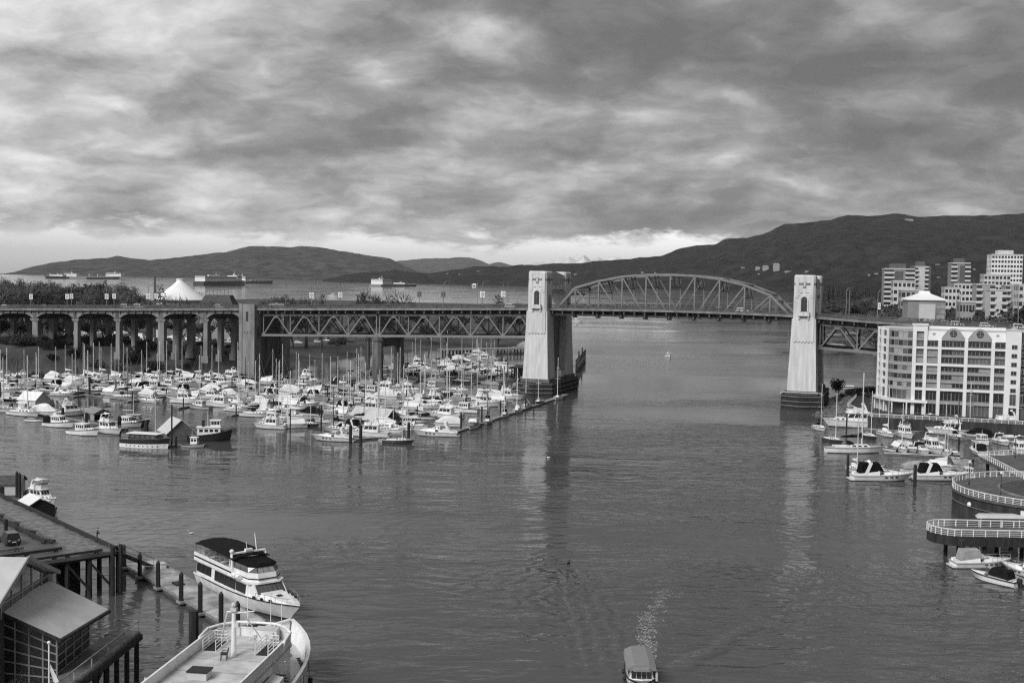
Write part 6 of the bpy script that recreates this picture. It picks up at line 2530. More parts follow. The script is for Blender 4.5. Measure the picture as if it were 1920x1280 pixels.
for k in range(6):
    u0, u1 = .04 + .92 * (k + .05) / 6, .04 + .92 * (k + .95) / 6
    pa = lambda u, v: Vector(bot[1]).lerp(Vector(bot[2]), u).lerp(Vector(top[1]).lerp(Vector(top[2]), u), v)
    mb = MB()
    mb.extr([pa(u0, .42), pa(u1, .42), pa(u1, .95), pa(u0, .95)], (.05, 0, .04))
    mb.build('windscreen_pane', 'glass_mid', Y)
# upper deck with bulwark and stripe
o = [(-13.2, 2.75), (-1.2, 2.75), (-1.2, -2.75), (-13.2, -2.75)]
mb = MB()
mb.prism([(x, y) for x, y in o[::-1]] if False else [(-13.2, -2.85), (3.6, -2.6), (4.6, -1.6), (4.6, 1.6), (3.6, 2.6), (-13.2, 2.85)], 4.36, 4.6)
mb.build('upper_deck', 'white_paint', Y)
for s in (1, -1):
    mb = MB()
    mb.extr([(-13.2, s * 2.85, 4.6), (-1.2, s * 2.7, 4.6), (-1.2, s * 2.7, 5.75), (-13.2, s * 2.85, 5.75)], (0, -s * .12, 0))
    bl = mb.build('bulwark', 'white_paint', Y)
    mb = MB()
    mb.extr([(-13.1, s * 2.86, 4.95), (-1.2, s * 2.71, 4.95), (-1.2, s * 2.71, 5.2), (-13.1, s * 2.86, 5.2)], (0, s * .02, 0))
    mb.build('stripe', 'black', bl)
    mb = MB()
    mb.extr([(-12.9, s * 2.95, 2.02), (3.0, s * 2.7, 2.02), (3.0, s * 2.7, 2.3), (-12.9, s * 2.95, 2.3)], (0, s * .1, 0))
    mb.build('side_rail', 'white_paint', Y)
mb = MB()
mb.extr([(-13.2, -2.7, 4.6), (-13.2, 2.7, 4.6), (-13.2, 2.7, 5.75), (-13.2, -2.7, 5.75)], (.12, 0, 0))
mb.build('stern_bulwark', 'white_paint', Y)
# black canopy on posts
mb = MB()
rr = []
for x, dz in ((-13.3, -.25), (-11, .05), (-6, .12), (-2.2, .0), (-.8, -.12)):
    rr.append([(x, 2.75, 7.35 + dz), (x, 1.6, 7.75 + dz), (x, 0, 7.9 + dz), (x, -1.6, 7.75 + dz), (x, -2.75, 7.35 + dz), (x, -2.7, 7.25 + dz), (x, 0, 7.75 + dz), (x, 2.7, 7.25 + dz)])
mb.loft(rr)
mb.build('canopy', 'canvas_dark', Y)
for k in range(8):
    for s in (1, -1):
        x = -13 + k * 1.62
        mb = MB()
        mb.tube((x, s * 2.7, 5.7), (x + .1, s * 2.65, 7.4), .045, .045, 5)
        mb.build('canopy_post', 'steel', Y)
# tables and chairs under the canopy
for k in range(6):
    for s in (-1.3, 1.3):
        mb = MB()
        x = -11.6 + k * 1.75
        mb.bx(x - .45, x + .45, s - .5, s + .5, 5.3, 5.36)
        mb.tube((x, s, 4.6), (x, s, 5.3), .06, .06, 5)
        mb.build('table', 'facade_pale' if k % 2 else 'facade_mid', Y)
        for e in (-.75, .75):
            mb = MB()
            mb.bx(x + e - .2, x + e + .2, s - .22, s + .22, 5.02, 5.08)
            mb.bx(x + e + .2 * (1 if e > 0 else -1) - .03, x + e + .2 * (1 if e > 0 else -1) + .03, s - .22, s + .22, 5.08, 5.5)
            for cx in (-.18, .18):
                for cy in (-.2, .2):
                    mb.tube((x + e + cx, s + cy, 4.6), (x + e + cx, s + cy, 5.02), .02, .02, 4)
            mb.build('chair', 'facade_mid', Y)
# flybridge: coaming, windows, black hardtop
mb = MB()
cz = [[(-.9, -2.5, z), (3.0 - .18 * (z - 4.6), -2.3, z), (4.2 - .25 * (z - 4.6), -1.3, z), (4.2 - .25 * (z - 4.6), 1.3, z), (3.0 - .18 * (z - 4.6), 2.3, z), (-.9, 2.5, z)] for z in (4.6, 5.0, 5.05, 5.95)]
mb.loft(cz)
fb_ = mb.build('flybridge', 'white_paint', Y)
mb = MB()
r0 = [(x + (.03 if x > 0 else 0), y * 1.012, 4.98) for x, y, z in cz[0]]
mb.loft([r0, [(x, y, 5.12) for x, y, z in r0]])
mb.build('stripe', 'black', fb_)
tp_ = [(-.9, -2.45, 5.95), (2.7, -2.2, 5.95), (3.85, -1.25, 5.95), (3.85, 1.25, 5.95), (2.7, 2.2, 5.95), (-.9, 2.45, 5.95)]
up_ = [(-.9, -2.2, 6.85), (2.2, -2.0, 6.85), (3.2, -1.1, 6.85), (3.2, 1.1, 6.85), (2.2, 2.0, 6.85), (-.9, 2.2, 6.85)]
for i in range(5):
    a, b, c_, d_ = [Vector(q) for q in (tp_[i], tp_[i + 1], up_[i + 1], up_[i])]
    n = 3 if i == 2 else (2 if i in (0, 4) else 1)
    for k in range(n):
        mb = MB()
        q = [a.lerp(b, (k + .04) / n), a.lerp(b, (k + .96) / n), d_.lerp(c_, (k + .96) / n), d_.lerp(c_, (k + .04) / n)]
        ctr = Vector((0, 0, 6.4))
        nr = (q[1] - q[0]).cross(q[3] - q[0]).normalized()
        mb.extr(q, nr * .04)
        mb.build('windscreen_pane', 'glass_pale' if i in (2,) else 'glass_mid', Y)
    mb = MB()
    mb.beam(a, d_, .08, .08, (1, 0, 0))
    mb.build('windscreen_post', 'black', Y)
mb = MB()
rt_ = [(-1.6, -2.35), (2.4, -2.15), (3.5, -1.2), (3.5, 1.2), (2.4, 2.15), (-1.6, 2.35)]
mb.loft([[(x, y, 6.86) for x, y in rt_], [(x, y, 7.0) for x, y in rt_], [(x * .85, y * .7, 7.25) for x, y in rt_]])
mb.build('hardtop', 'canvas_dark', Y)
mb = MB()
mb.bx(.2, 1.0, -.9, .9, 5.0, 6.3)
mb.build('helm_console', 'facade_mid', Y)
# radar arch
mb = MB()
for s in (1, -1):
    mb.loft([[(-2.2, s * 2.78, 4.4), (-.8, s * 2.7, 4.4), (-.8, s * 2.5, 4.4), (-2.2, s * 2.6, 4.4)], [(-1.9, s * 2.5, 7.9), (-1.5, s * 2.5, 7.9), (-1.5, s * 2.35, 7.9), (-1.9, s * 2.35, 7.9)]])
mb.beam((-1.7, -2.5, 8.0), (-1.7, 2.5, 8.0), .4, .22)
ar = mb.build('radar_arch', 'white_paint', Y)
mb = MB()
mb.bx(-1.9, -1.4, -.5, .5, 8.12, 8.5)
mb.build('radar', 'white_paint', ar)
mb = MB()
mb.sph((-1.7, -2.4, 8.4), .33, 10)
mb.build('dome', 'white_paint', ar)
mb = MB()
mb.tube((-1.7, 1.2, 8.1), (-2.7, 1.4, 10.6), .07, .05, 6)
mb.tube((-1.7, -.2, 8.4), (-2.0, -.2, 9.6), .04, .03, 5)
mb.build('signal_mast', 'white_paint', ar)
for x, y in ((-11.5, 2.5), (-12.9, -2.2), (-4, 2.5), (2.6, 1.9), (4.2, 2.0)):
    mb = MB()
    mb.tube((x, y, 7.0 if x < 2 else 5.5), (x + .2, y, 9.2 if x < 2 else 7.9), .02, .015, 4)
    mb.build('antenna', 'wire', Y)
for s in (1, -1):
    for k in range(2):
        mb = MB()
        x = .2 + k * 1.0
        mb.tube((x - .42, s * 2.75, 5.0), (x + .42, s * 2.75, 5.0), .38, .38, 10)
        mb.build('life_raft', 'white_paint', Y)
    mb = MB()
    n = 12
    c_ = Vector((4.4, s * 2.02, 2.95))
    mb.path([c_ + Vector((.36 * math.cos(2 * math.pi * i / n), s * .02, .36 * math.sin(2 * math.pi * i / n))) for i in range(n)], .07, 5, True)
    mb.build('lifebuoy', 'steel_dark', Y)
# foredeck trunk, hatch, rail
mb = MB()
rr = []
for x, w, h in ((4.2, 2.0, 3.25), (6.5, 1.75, 3.2), (9.0, 1.25, 3.05), (11.2, .6, 2.95)):
    rr.append([(x, w, 2.5), (x, w * .8, h), (x, -w * .8, h), (x, -w, 2.5)])
mb.loft(rr)
mb.build('foredeck_trunk', 'white_paint', Y)
mb = MB()
mb.extr([(7.2, -.35, 3.15), (7.9, -.35, 3.12), (7.9, .35, 3.12), (7.2, .35, 3.15)], (0, 0, .1))
mb.build('hatch', 'black', Y)
for x in (5.3, 6.9, 8.5):
    for s in (1, -1):
        mb = MB()
        yy = lerp([(q[0], q[1]) for q in sh], x)
        zz = lerp([(q[0], q[2]) for q in sh], x)
        mb.bx(x - .25, x + .25, s * (yy - .12) - .12, s * (yy - .12) + .12, zz + .02, zz + .35)
        mb.build('fairlead', 'black', Y)
rail(Y, sh, 10, 15, .95, 'chrome', .03)
mb = MB()
mb.path([(10.5, 1.9, 3.9), (12.2, 1.4, 4.1), (13.0, .5, 4.15), (13.05, -.5, 4.15), (12.2, -1.4, 4.1), (10.5, -1.9, 3.9)], .025, 5)
mb.build('pulpit', 'chrome', Y)

Y.scale = (1, 1, .82)
# ---- white passenger ship at the bottom
va, vb = Vector((-29.5, 87.4, 0)), Vector((-24.2, 129.8, 0))
vd = math.atan2(vb.y - va.y, vb.x - va.x)
S = thing('passenger_ship', 'white passenger ship with open upper deck and tripod mast at bottom left', 'ship', ((va.x + vb.x) / 2, (va.y + vb.y) / 2, 0), vd)
SL = (vb - va).length
SB = 11.8
rings, sh = hull_rings(SL, SB, 4.0, 5.4, stern=.98, flare=.9, rake=.05, p=3.4, ns=20, keel=-1)
mb = MB()
mb.loft(rings, closed=False, cap=False)
mb.add(rings[0], [tuple(range(7, -1, -1))])
mb.build('hull', 'white_paint', S, True)
# bulwark rail cap and inner face, main deck
mb = MB()
for s in (1, -1):
    for a, b in zip(sh, sh[1:]):
        mb.beam((a[0], s * a[1], a[2] + .05), (b[0], s * b[1], b[2] + .05), .34, .16)
mb.build('bulwark_cap', 'white_paint', S)
mb = MB()
md = lambda x: 3.0 + (.35 if x > 14 else 0)
pts = [[(x, b * .97, md(x)), (x, 0, md(x) + .1), (x, -b * .97, md(x))] for x, b, z in sh]
for a, b in zip(pts, pts[1:]):
    mb.add(a + b, [(0, 3, 4, 1), (1, 4, 5, 2)])
mb.build('main_deck', 'facade_pale', S)
for s in (1, -1):
    for k in range(9):                    # frames inside the bow bulwark
        x = 12.2 + k * .95
        yy = lerp([(q[0], q[1]) for q in sh], x) * .95
        zz = lerp([(q[0], q[2]) for q in sh], x)
        mb = MB()
        mb.beam((x, s * yy, 3.3), (x, s * yy, zz), .08, .22, (0, 1, 0))
        mb.build('bulwark_frame', 'white_paint', S)
# deckhouse and upper deck
ud = [(-21, -4.3), (8.2, -4.25), (9.6, -3.6), (10.3, -2.2), (10.3, 2.2), (9.6, 3.6), (8.2, 4.25), (-21, 4.3)]
mb = MB()
mb.prism([(x - .3 if x > 0 else x, y * .985) for x, y in ud], 3.0, 6.7)
hs = mb.build('deckhouse', 'white_paint', S)
mb = MB()
mb.prism(ud, 6.7, 6.95)
mb.build('upper_deck', 'deck_ship' if 'deck_ship' in MATS else mat('deck_ship', .50, .6, .28, .45, detail=9), S)
for s in (1, -1):
    for xa, xb in ((-20, -13), (-12.3, -5.2), (-4.5, 1.2)):
        mb = MB()
        mb.bx(xa, xb, *sorted((s * 4.24, s * 4.31)), 4.0, 6.0)
        mb.build('window', 'glass_dark', hs)
for k in range(5):
    mb = MB()
    y = -2.1 + k * .86
    mb.bx(10.0, 10.06, y, y + .74, 4.9, 6.1)
    mb.build('window', 'glass_dark', hs)


def wallrun(pts, h, name, m='white_paint', t=.12, z=6.95, cap=.2):
    for a, b in zip(pts, pts[1:]):
        a, b = Vector((a[0], a[1], z)), Vector((b[0], b[1], z))
        mb = MB()
        mb.beam(a + Vector((0, 0, h / 2)), b + Vector((0, 0, h / 2)), t, h)
        w = mb.build(name, m, S)
        mb = MB()
        mb.beam(a + Vector((0, 0, h + .05)), b + Vector((0, 0, h + .05)), cap, .12)
        mb.build('rail_cap', m, w)


wallrun([(-21, -4.2), (-6, -4.2), (4, -4.2), (8.0, -4.15)], .95, 'side_bulwark')
wallrun([(-21, 4.2), (-6, 4.2), (4, 4.2), (8.0, 4.15)], .95, 'side_bulwark')
# front frame of pipes over the upper deck
for s in (1, -1):
    mb = MB()
    mb.path([(5.2, s * 4.3, 7.0), (5.5, s * 4.35, 8.0), (7.6, s * 4.3, 8.3), (9.0, s * 3.4, 8.35), (9.9, s * 2.0, 8.4), (10.0, 0, 8.4)], .13, 8)
    mb.build('awning_frame', 'white_paint', S)
    for x, y in ((8.6, 3.7), (9.8, 1.9)):
        mb = MB()
        mb.tube((x, s * y, 6.95), (x, s * y, 8.3), .06, .06, 6)
        mb.build('awning_post', 'white_paint', S)
    mb = MB()
    mb.loft([[(4.6, s * 4.1, 6.95), (5.9, s * 4.1, 6.95), (5.9, s * 4.25, 6.95), (4.6, s * 4.25, 6.95)], [(5.2, s * 4.1, 8.0), (5.7, s * 4.1, 8.0), (5.7, s * 4.25, 8.0), (5.2, s * 4.25, 8.0)]])
    mb.build('frame_leg', 'white_paint', S)
wallrun([(8.1, -4.1), (9.4, -3.5), (10.1, -2.1), (10.1, 2.1), (9.4, 3.5), (8.1, 4.1)], .8, 'front_bulwark', t=.1)
# mast with tripod and fittings
mb = MB()
mb.tube((3.6, .1, 6.95), (3.6, .1, 11.2), .26, .2, 10)
mst = mb.build('mast', 'white_paint', S)
mb = MB()
for s in (1, -1):
    mb.path([(5.4, s * 2.0, 8.3), (3.6, s * .75, 11.3), (3.6, 0, 11.3)], .07, 6)
mb.tube((3.6, -2.0, 11.5), (3.6, .3, 11.1), .05, .05, 5)
mb.build('tripod', 'white_paint', mst)
mb = MB()
mb.sph((3.6, .1, 12.0), .28, 8)
mb.bx(3.3, 3.9, -.2, .4, 11.4, 11.7)
mb.bx(3.2, 3.6, -.5, -.1, 9.9, 10.3)
mb.build('searchlight', 'facade_pale', mst)
for y, h in ((.7, 13.8), (-1.9, 12.9), (-3.2, 12.6)):
    mb = MB()
    mb.tube((9.4 - .4 * abs(y), y, 8.3), (9.4 - .4 * abs(y), y, h - 1), .045, .03, 5)
    mb.build('antenna', 'white_paint', S)
# stair openings with rails
for y0, x0 in ((3.0, 7.3), (-2.5, 6.8)):
    mb = MB()
    mb.bx(x0 - 2.6, x0 + .6, y0 - .6, y0 + .6, 6.955, 6.975)
    st = mb.build('stair_opening', 'black', S)
    for e in (-.65, .65):
        mb = MB()
        for h in (.35, .7, 1.05):
            mb.tube((x0 - 2.6, y0 + e, 6.95 + h), (x0 + .6, y0 + e, 6.95 + h), .04, .04, 5)
        for x in (x0 - 2.6, x0 - 1, x0 + .6):
            mb.tube((x, y0 + e, 6.95), (x, y0 + e, 8.0), .045, .045, 5)
        mb.build('stair_rail', 'white_paint', st)
    mb = MB()
    for h in (.35, .7, 1.05):
        mb.tube((x0 + .6, y0 - .65, 6.95 + h), (x0 + .6, y0 + .65, 6.95 + h), .04, .04, 5)
    mb.build('stair_rail', 'white_paint', st)
# outer starboard stairs and side passage
mb = MB()
for k in range(8):
    mb.bx(2.4 + k * .3, 2.7 + k * .3, -5.5, -4.5, 3.1 + .38 * (7 - k) - .06, 3.1 + .38 * (7 - k))
mb.build('side_stair', 'black', S)
mb = MB()
mb.tube((2.2, -5.5, 7.2), (5.0, -5.5, 4.1), .05, .05, 5)
mb.tube((2.2, -4.5, 7.2), (5.0, -4.5, 4.1), .05, .05, 5)
mb.build('stair_rail', 'white_paint', S)
mb = MB()
mb.prism([(-21, -5.75), (-1.5, -5.75), (1.6, -5.6), (2.3, -4.3), (-21, -4.3)], 3.0, 5.9)
mb.build('side_house', 'white_paint', S)
for xa, xb in ((-19, -12), (-11, -5.5), (-4.8, -.2)):
    mb = MB()
    mb.bx(xa, xb, -5.5, -4.6, 5.9, 5.94)
    mb.build('skylight', 'glass_dark', S)
    mb = MB()
    mb.bx(xa, xb, -5.8, -5.75, 4.2, 5.5)
    mb.build('window', 'glass_dark', S)
# foredeck gear
for x, y, nm in ((14.5, -1.5, 'bollard'), (14.5, 1.5, 'bollard'), (12.5, -4.0, 'bollard'), (12.0, 3.9, 'bollard')):
    mb = MB()
    mb.lathe([(.25, 0), (.18, .1), (.16, .5), (.25, .6), (.2, .7)], 8, (x, y, md(x)))
    mb.build(nm, 'steel_dark', S)
mb = MB()
mb.tube((13.4, -.9, md(14) + .5), (13.4, .9, md(14) + .5), .35, .35, 10)
mb.bx(12.9, 13.9, -.2, .2, md(14), md(14) + .8)
mb.build('windlass', 'steel_dark', S)
mb = MB()
for k in range(5):
    mb.path([(11.6 + .5 * k, -4.2 + .25 * k, 3.5), (12.0 + .5 * k, -4.3 + .25 * k, 3.6), (12.1 + .5 * k, -3.9 + .25 * k, 3.5)], .07, 5)
mb.build('anchor_chain', 'black', S)
mb = MB()
mb.bx(7.6, 8.6, -5.4, -4.7, 3.1, 4.0)
mb.build('locker', 'white_paint', S)
mb = MB()
mb.tube((5.6, -5.2, 3.6), (6.6, -5.2, 3.6), .4, .4, 10)
mb.build('life_raft', 'white_paint', S)


for x in (-6, -1.5, 3, 7.5, 11):          # fenders and mooring ropes on the ship's side
    yy = lerp([(q[0], q[1]) for q in sh], x)
    for s in (1, -1):
        mb = MB()
        mb.tube((x, s * (yy + .28), 1.2), (x, s * (yy + .28), 2.6), .26, .26, 8)
        mb.tube((x, s * (yy + .2), 2.6), (x, s * (yy + .05), 4.4), .03, .03, 4)
        mb.build('fender', 'rubber', S)
for (x0_, y0_), (x1_, y1_) in (((14.5, 1.5), (17.2, 1.0)), ((14.5, -1.5), (17.0, -1.2)), ((12, 3.9), (13.5, 3.4))):
    mb = MB()
    mb.path([(x0_, y0_, 3.9), ((x0_ + x1_) / 2, (y0_ + y1_) / 2, 3.55), (x1_, y1_, 3.7)], .06, 5)
    for q in range(3):
        mb.path([(x0_ + .5 + (.35 + .1 * q) * math.cos(w_), y0_ + (.35 + .1 * q) * math.sin(w_), 3.42 + .07 * q) for w_ in [math.pi * k / 5 for k in range(10)]], .05, 4, True)
    mb.build('mooring_rope', 'timber_pale', S)
for k in range(6):                         # seams across the upper deck
    mb = MB()
    x = -12 + k * 3.6
    mb.bx(x - .02, x + .02, -4.1, 4.1, 6.95, 6.962)
    mb.build('deck_seam', 'concrete_dark', S)


def on_ship(x, y, z):
    c, s = math.cos(vd), math.sin(vd)
    return (S.location.x + c * x - s * y, S.location.y + s * x + c * y, z)


def chair(p, rz, label, m):
    r = thing('chair', label, 'chair', p, rz, 'chairs on the ship deck')
    mb = MB()
    mb.bx(-.24, .24, -.25, .25, .42, .47)
    mb.build('seat', m, r)
    mb = MB()
    mb.extr([(-.22, -.25, .47), (-.22, .25, .47), (-.30, .2, .9), (-.30, -.2, .9)], (-.05, 0, 0))
    mb.build('backrest', m, r)
    for x in (-.2, .2):
        for y in (-.21, .21):
            mb = MB()
            mb.tube((x * 1.15, y * 1.1, 0), (x, y, .43), .028, .028, 5)
            mb.build('leg', m, r)
    for y in (-.26, .26):
        mb = MB()
        mb.path([(.2, y, .45), (.2, y, .66), (-.26, y, .68)], .026, 5)
        mb.build('armrest', m, r)
    r.scale = (1.25, 1.25, 1.25)


chair(on_ship(8.7, -.1, 6.96), vd + R(150), 'white plastic chair facing aft near the ship mast', 'white_paint')
chair(on_ship(8.0, -2.0, 6.96), vd + R(200), 'white plastic chair beside the white locker on the ship', 'white_paint')
chair(on_ship(2.4, .6, 6.96), vd + R(100), 'dark chair standing left of the mast foot on the ship deck', 'black')
p = on_ship(9.2, -1.4, 6.96)
r = thing('deck_locker', 'white deck locker between the chairs at front of ship deck', 'locker', p, vd)
mb = MB()
mb.bx(-.5, .5, -1.1, 1.1, 0, 1.1)
mb.build('chest', 'white_paint', r)
mb = MB()
mb.bx(-.56, .56, -1.16, 1.16, 1.1, 1.2)
mb.build('lid', 'facade_pale', r)
p = on_ship(-2.9, .9, 6.96)
r = thing('deck_vent', 'dark-topped box on the ship deck at the bottom edge of the picture', 'vent', p, vd)
mb = MB()
mb.bx(-.7, .7, -.9, .9, 0, .7)
mb.build('box', 'facade_pale', r)
mb = MB()
mb.bx(-.8, .8, -1.0, 1.0, .7, .82)
mb.build('lid', 'black', r)
pile(at(363, 1242), 6.0, .55, 'thick dark pile beside the port rail of the white ship', 'piles by the wharf', 'flat')

# ---- little passenger ferry
p = Vector((14.7, 127.0, 0))
r = thing('harbour_ferry', 'small harbour ferry with rounded grey canvas roof heading towards the camera', 'ferry', (p.x, p.y, 0), R(-92))
sh = hull(r, 8.6, 3.2, .8, 1.15, 'white_paint', 'facade_mid', trim='black', stern=.85, p=3.0, rake=.06, flare=.9)
bot, top = cab(r, 'cabin', -3.0, 2.4, 1.4, 1.3, .8, 2.2, .25, 0, .08, 'white_paint')
win(r, bot, top, .25, .92, 4, 4, .12, 'glass_dark', back=True)
mb = MB()
rr = []
for x, k in ((-3.9, .86), (-3.6, 1.0), (-1, 1.04), (1.8, 1.04), (2.9, 1.0)):
    rr.append([(x, 1.62 * k, 2.2), (x, 1.5 * k, 2.5), (x, .8 * k, 2.78), (x, -.8 * k, 2.78), (x, -1.5 * k, 2.5), (x, -1.62 * k, 2.2)])
mb.loft(rr)
mb.build('roof', 'canvas_ferry' if 'canvas_ferry' in MATS else mat('canvas_ferry', .22, .85, .06, 2.0), r)
mb = MB()
mb.loft([[(2.9, 1.1, 2.25), (2.9, -1.1, 2.25), (2.9, -.8, 2.62), (2.9, .8, 2.62)], [(3.25, .9, 2.2), (3.25, -.9, 2.2), (3.2, -.6, 2.4), (3.2, .6, 2.4)]])
mb.build('roof_peak', 'canvas_grey', r)
mb = MB()
mb.path([(2.6, 1.35, 1.3), (3.6, .95, 1.45), (4.1, 0, 1.55), (3.6, -.95, 1.45), (2.6, -1.35, 1.3)], .06, 6)
mb.build('bow_rail', 'white_paint', r)
for s in (1, -1):
    for x in (-1.8, .4, 2.0):
        mb = MB()
        mb.sph((x, s * 1.68, .5), .2, 8, 1.5)
        mb.build('fender', 'black', r)
mb = MB()
mb.bx(2.2, 2.6, 1.5, 1.72, 1.0, 2.0)
mb.build('side_board', 'facade_pale', r)
# foam of its wake: curls of foam lying on the water
fr = random.Random(3)
mb = MB()
for k in range(300):
    f = fr.random() ** 1.7
    c = Vector((14.9 + f * 7.0 + .5 * math.sin(f * 9) + fr.gauss(0, .45 + .35 * f), 131.6 + f * 34, .012))
    rad = fr.uniform(.15, .6)
    a0 = fr.uniform(0, 6.28)
    n = 6
    arc = fr.uniform(1.5, 5)
    wv = fr.uniform(.05, .13) * (1.25 - .7 * f)
    for i in range(n):
        t0, t1 = a0 + arc * i / n, a0 + arc * (i + 1) / n
        mb.quad((c.x + rad * math.cos(t0), c.y + rad * .8 * math.sin(t0), c.z), (c.x + rad * math.cos(t1), c.y + rad * .8 * math.sin(t1), c.z), (c.x + (rad + wv) * math.cos(t1), c.y + (rad + wv) * .8 * math.sin(t1), c.z), (c.x + (rad + wv) * math.cos(t0), c.y + (rad + wv) * .8 * math.sin(t0), c.z))
tag(mb.build('wake_foam', 'foam'), 'thin curls of foam in the wake of the little ferry', 'foam', None, 'stuff')

# ---- other craft on the open water and birds
place('t_white', at(1253, 669), -80, 8.0, 'tiny cabin boat alone on the water beyond the main span', 'boats on the open water')
place('f_white', at(1083, 604), -20, 11, 'white motorboat far out beyond the left tower', 'boats on the open water')
place('f_white', at(622, 557), 180, 22, 'white motorboat far out on the bay between the lamp posts', 'boats on the open water')


def bird(p, rz, m, label, s=1.0):
    r = thing('bird', label, 'bird', (p.x, p.y, 0), rz, 'birds on the water')
    mb = MB()
    mb.loft([[(x, w * math.cos(a), h + w * .8 * math.sin(a)) for a in [2 * math.pi * i / 8 for i in range(8)]] for x, w, h in ((-.42, .02, .16), (-.25, .1, .1), (0, .15, .08), (.2, .11, .1), (.28, .06, .2), (.3, .05, .4), (.34, .06, .48), (.42, .03, .48), (.5, .008, .47))])
    mb.build('body', m, r, True)
    r.scale = (s, s, s)


bird(at(1066, 1056), R(60), 'black', 'dark cormorant swimming left of the ferry wake', 1.3)
bird(at(1028, 858), R(160), 'white_paint', 'white gull on the water below the left tower', 1.3)
bird(at(358, 1000), R(200), 'white_paint', 'white gull on the water above the dinner yacht', 1.2)
# ================================================================ BACKGROUND: trees, city, ships, lamps, cars
def t_of(x, n, z=33.0):
    """station on the bridge whose point at offset n is seen in column x"""
    lo, hi = -420.0, 300.0
    for _ in range(40):
        m_ = (lo + hi) / 2
        if pix(br(m_, n, z))[0] < x:
            lo = m_
        else:
            hi = m_
    return (lo + hi) / 2


# ---- trees
TREES = {}


def leaf_cloud(mb, c, rx, ry, rz, n, size, rg, shell=.55, thin=.7):
    for _ in range(n):
        while True:
            v = Vector((rg.uniform(-1, 1), rg.uniform(-1, 1), rg.uniform(-1, 1)))
            L = v.length
            if shell * rg.random() < L < 1:
                break
        p = Vector((c[0] + v.x * rx, c[1] + v.y * ry, c[2] + v.z * rz))
        a = Vector((rg.gauss(0, 1), rg.gauss(0, 1), rg.gauss(0, 1))).normalized()
        b = a.orthogonal().normalized()
        s = size * rg.uniform(.5, 1.4)
        mb.add([p + a * s, p + b * s * thin, p - a * s * .8, p - b * s * thin], [(0, 1, 2, 3)])


def branch(mb, p, d, L, r, depth, rg, tips):
    q = p + d * L
    mb.tube(p, q, r, r * .72, 5 if depth > 1 else 3, False)
    if depth == 0:
        tips.append(q)
        return
    for _ in range(3 if depth > 1 else 4):
        nd = (d + Vector((rg.gauss(0, .5), rg.gauss(0, .5), rg.gauss(.12, .3)))).normalized()
        branch(mb, p.lerp(q, rg.uniform(.55, 1.0)), nd, L * rg.uniform(.55, .8), r * .68, depth - 1, rg, tips)


def tree_proto(key, kind, seed):
    """unit tree, 10 m high"""
    rg = random.Random(seed)
    r = thing(kind, 'x', 'tree')
    mb = MB()
    tips = []
    if key.startswith('conifer'):
        mb.tube((0, 0, 0), (0, 0, 9.2), .22, .04, 6)
        mb.build('trunk', 'bark', r)
        mb = MB()
        for k in range(26):
            z = 1.2 + 8.6 * k / 26
            w = 2.1 * (1 - (z - 1.2) / 8.9) ** .85 * rg.uniform(.8, 1.15)
            for i in range(9):
                a = rg.uniform(0, 6.28)
                d = Vector((math.cos(a), math.sin(a), -.25))
                s = d.cross(Vector((0, 0, 1))).normalized() * w * .2
                p = Vector((0, 0, z))
                e = p + d * w
                m1 = p.lerp(e, .55)
                mb.add([p, m1 + s, e, m1 - s], [(0, 1, 2, 3)])
                mb.add([p + Vector((0, 0, .1)), m1 + Vector((0, 0, .35)), e, m1 - Vector((0, 0, .3))], [(0, 1, 2, 3)])
        mb.build('crown', 'leaf_conifer', r)
    elif key.startswith('bare'):
        for _ in range(4):
            d = Vector((rg.gauss(0, .42), rg.gauss(0, .42), 1)).normalized()
            branch(mb, Vector((0, 0, 1.8)), d, 2.7, .14, 4, rg, tips)
        tr = MB()
        tr.tube((0, 0, 0), (0, 0, 2.0), .32, .2, 7)
        tr.build('trunk', 'bark', r)
        mb.build('crown', 'twig', r)
    elif key.startswith('poplar'):
        mb.tube((0, 0, 0), (0, 0, 9), .18, .03, 5)
        mb.build('trunk', 'bark', r)
        mb = MB()
        leaf_cloud(mb, (0, 0, 5.4), 1.05, 1.05, 4.5, 620, .17, rg, .2)
        mb.build('crown', 'twig', r)
    elif key.startswith('shrub'):
        for _ in range(5):
            d = Vector((rg.gauss(0, .6), rg.gauss(0, .6), 1)).normalized()
            mb.tube((0, 0, 0), d * 6, .15, .05, 4)
        mb.build('stem', 'bark', r)
        mb = MB()
        for _ in range(6):
            c = (rg.uniform(-4, 4), rg.uniform(-4, 4), rg.uniform(3, 6.5))
            leaf_cloud(mb, c, 4.2, 4.2, 3.4, 170, .55, rg, .3)
        mb.build('crown', 'leaf', r)
    else:
        for _ in range(4):
            d = Vector((rg.gauss(0, .4), rg.gauss(0, .4), 1)).normalized()
            branch(mb, Vector((0, 0, 1.6)), d, 2.6, .13, 3, rg, tips)
        tr = MB()
        tr.tube((0, 0, 0), (0, 0, 1.8), .3, .2, 7)
        tr.build('trunk', 'bark', r)
        for t in tips:
            if rg.random() < .8:
                leaf_cloud(mb, t, .8, .8, .65, 20 if key.startswith('haze') else 15, .3 if key.startswith('haze') else .27, rg, .1, .16 if key.startswith('haze') else .6)
        mb.build('crown', 'twig_grey' if key.startswith('haze') else 'leaf_mid', r)
    top = max(v.co.z for c in r.children for v in c.data.vertices)
    for c in r.children:                  # bring every kind to a height of 10 m
        for v in c.data.vertices:
            v.co *= 10 / top
    KIDS[r.name] = list(r.children)
    TREES[key] = r


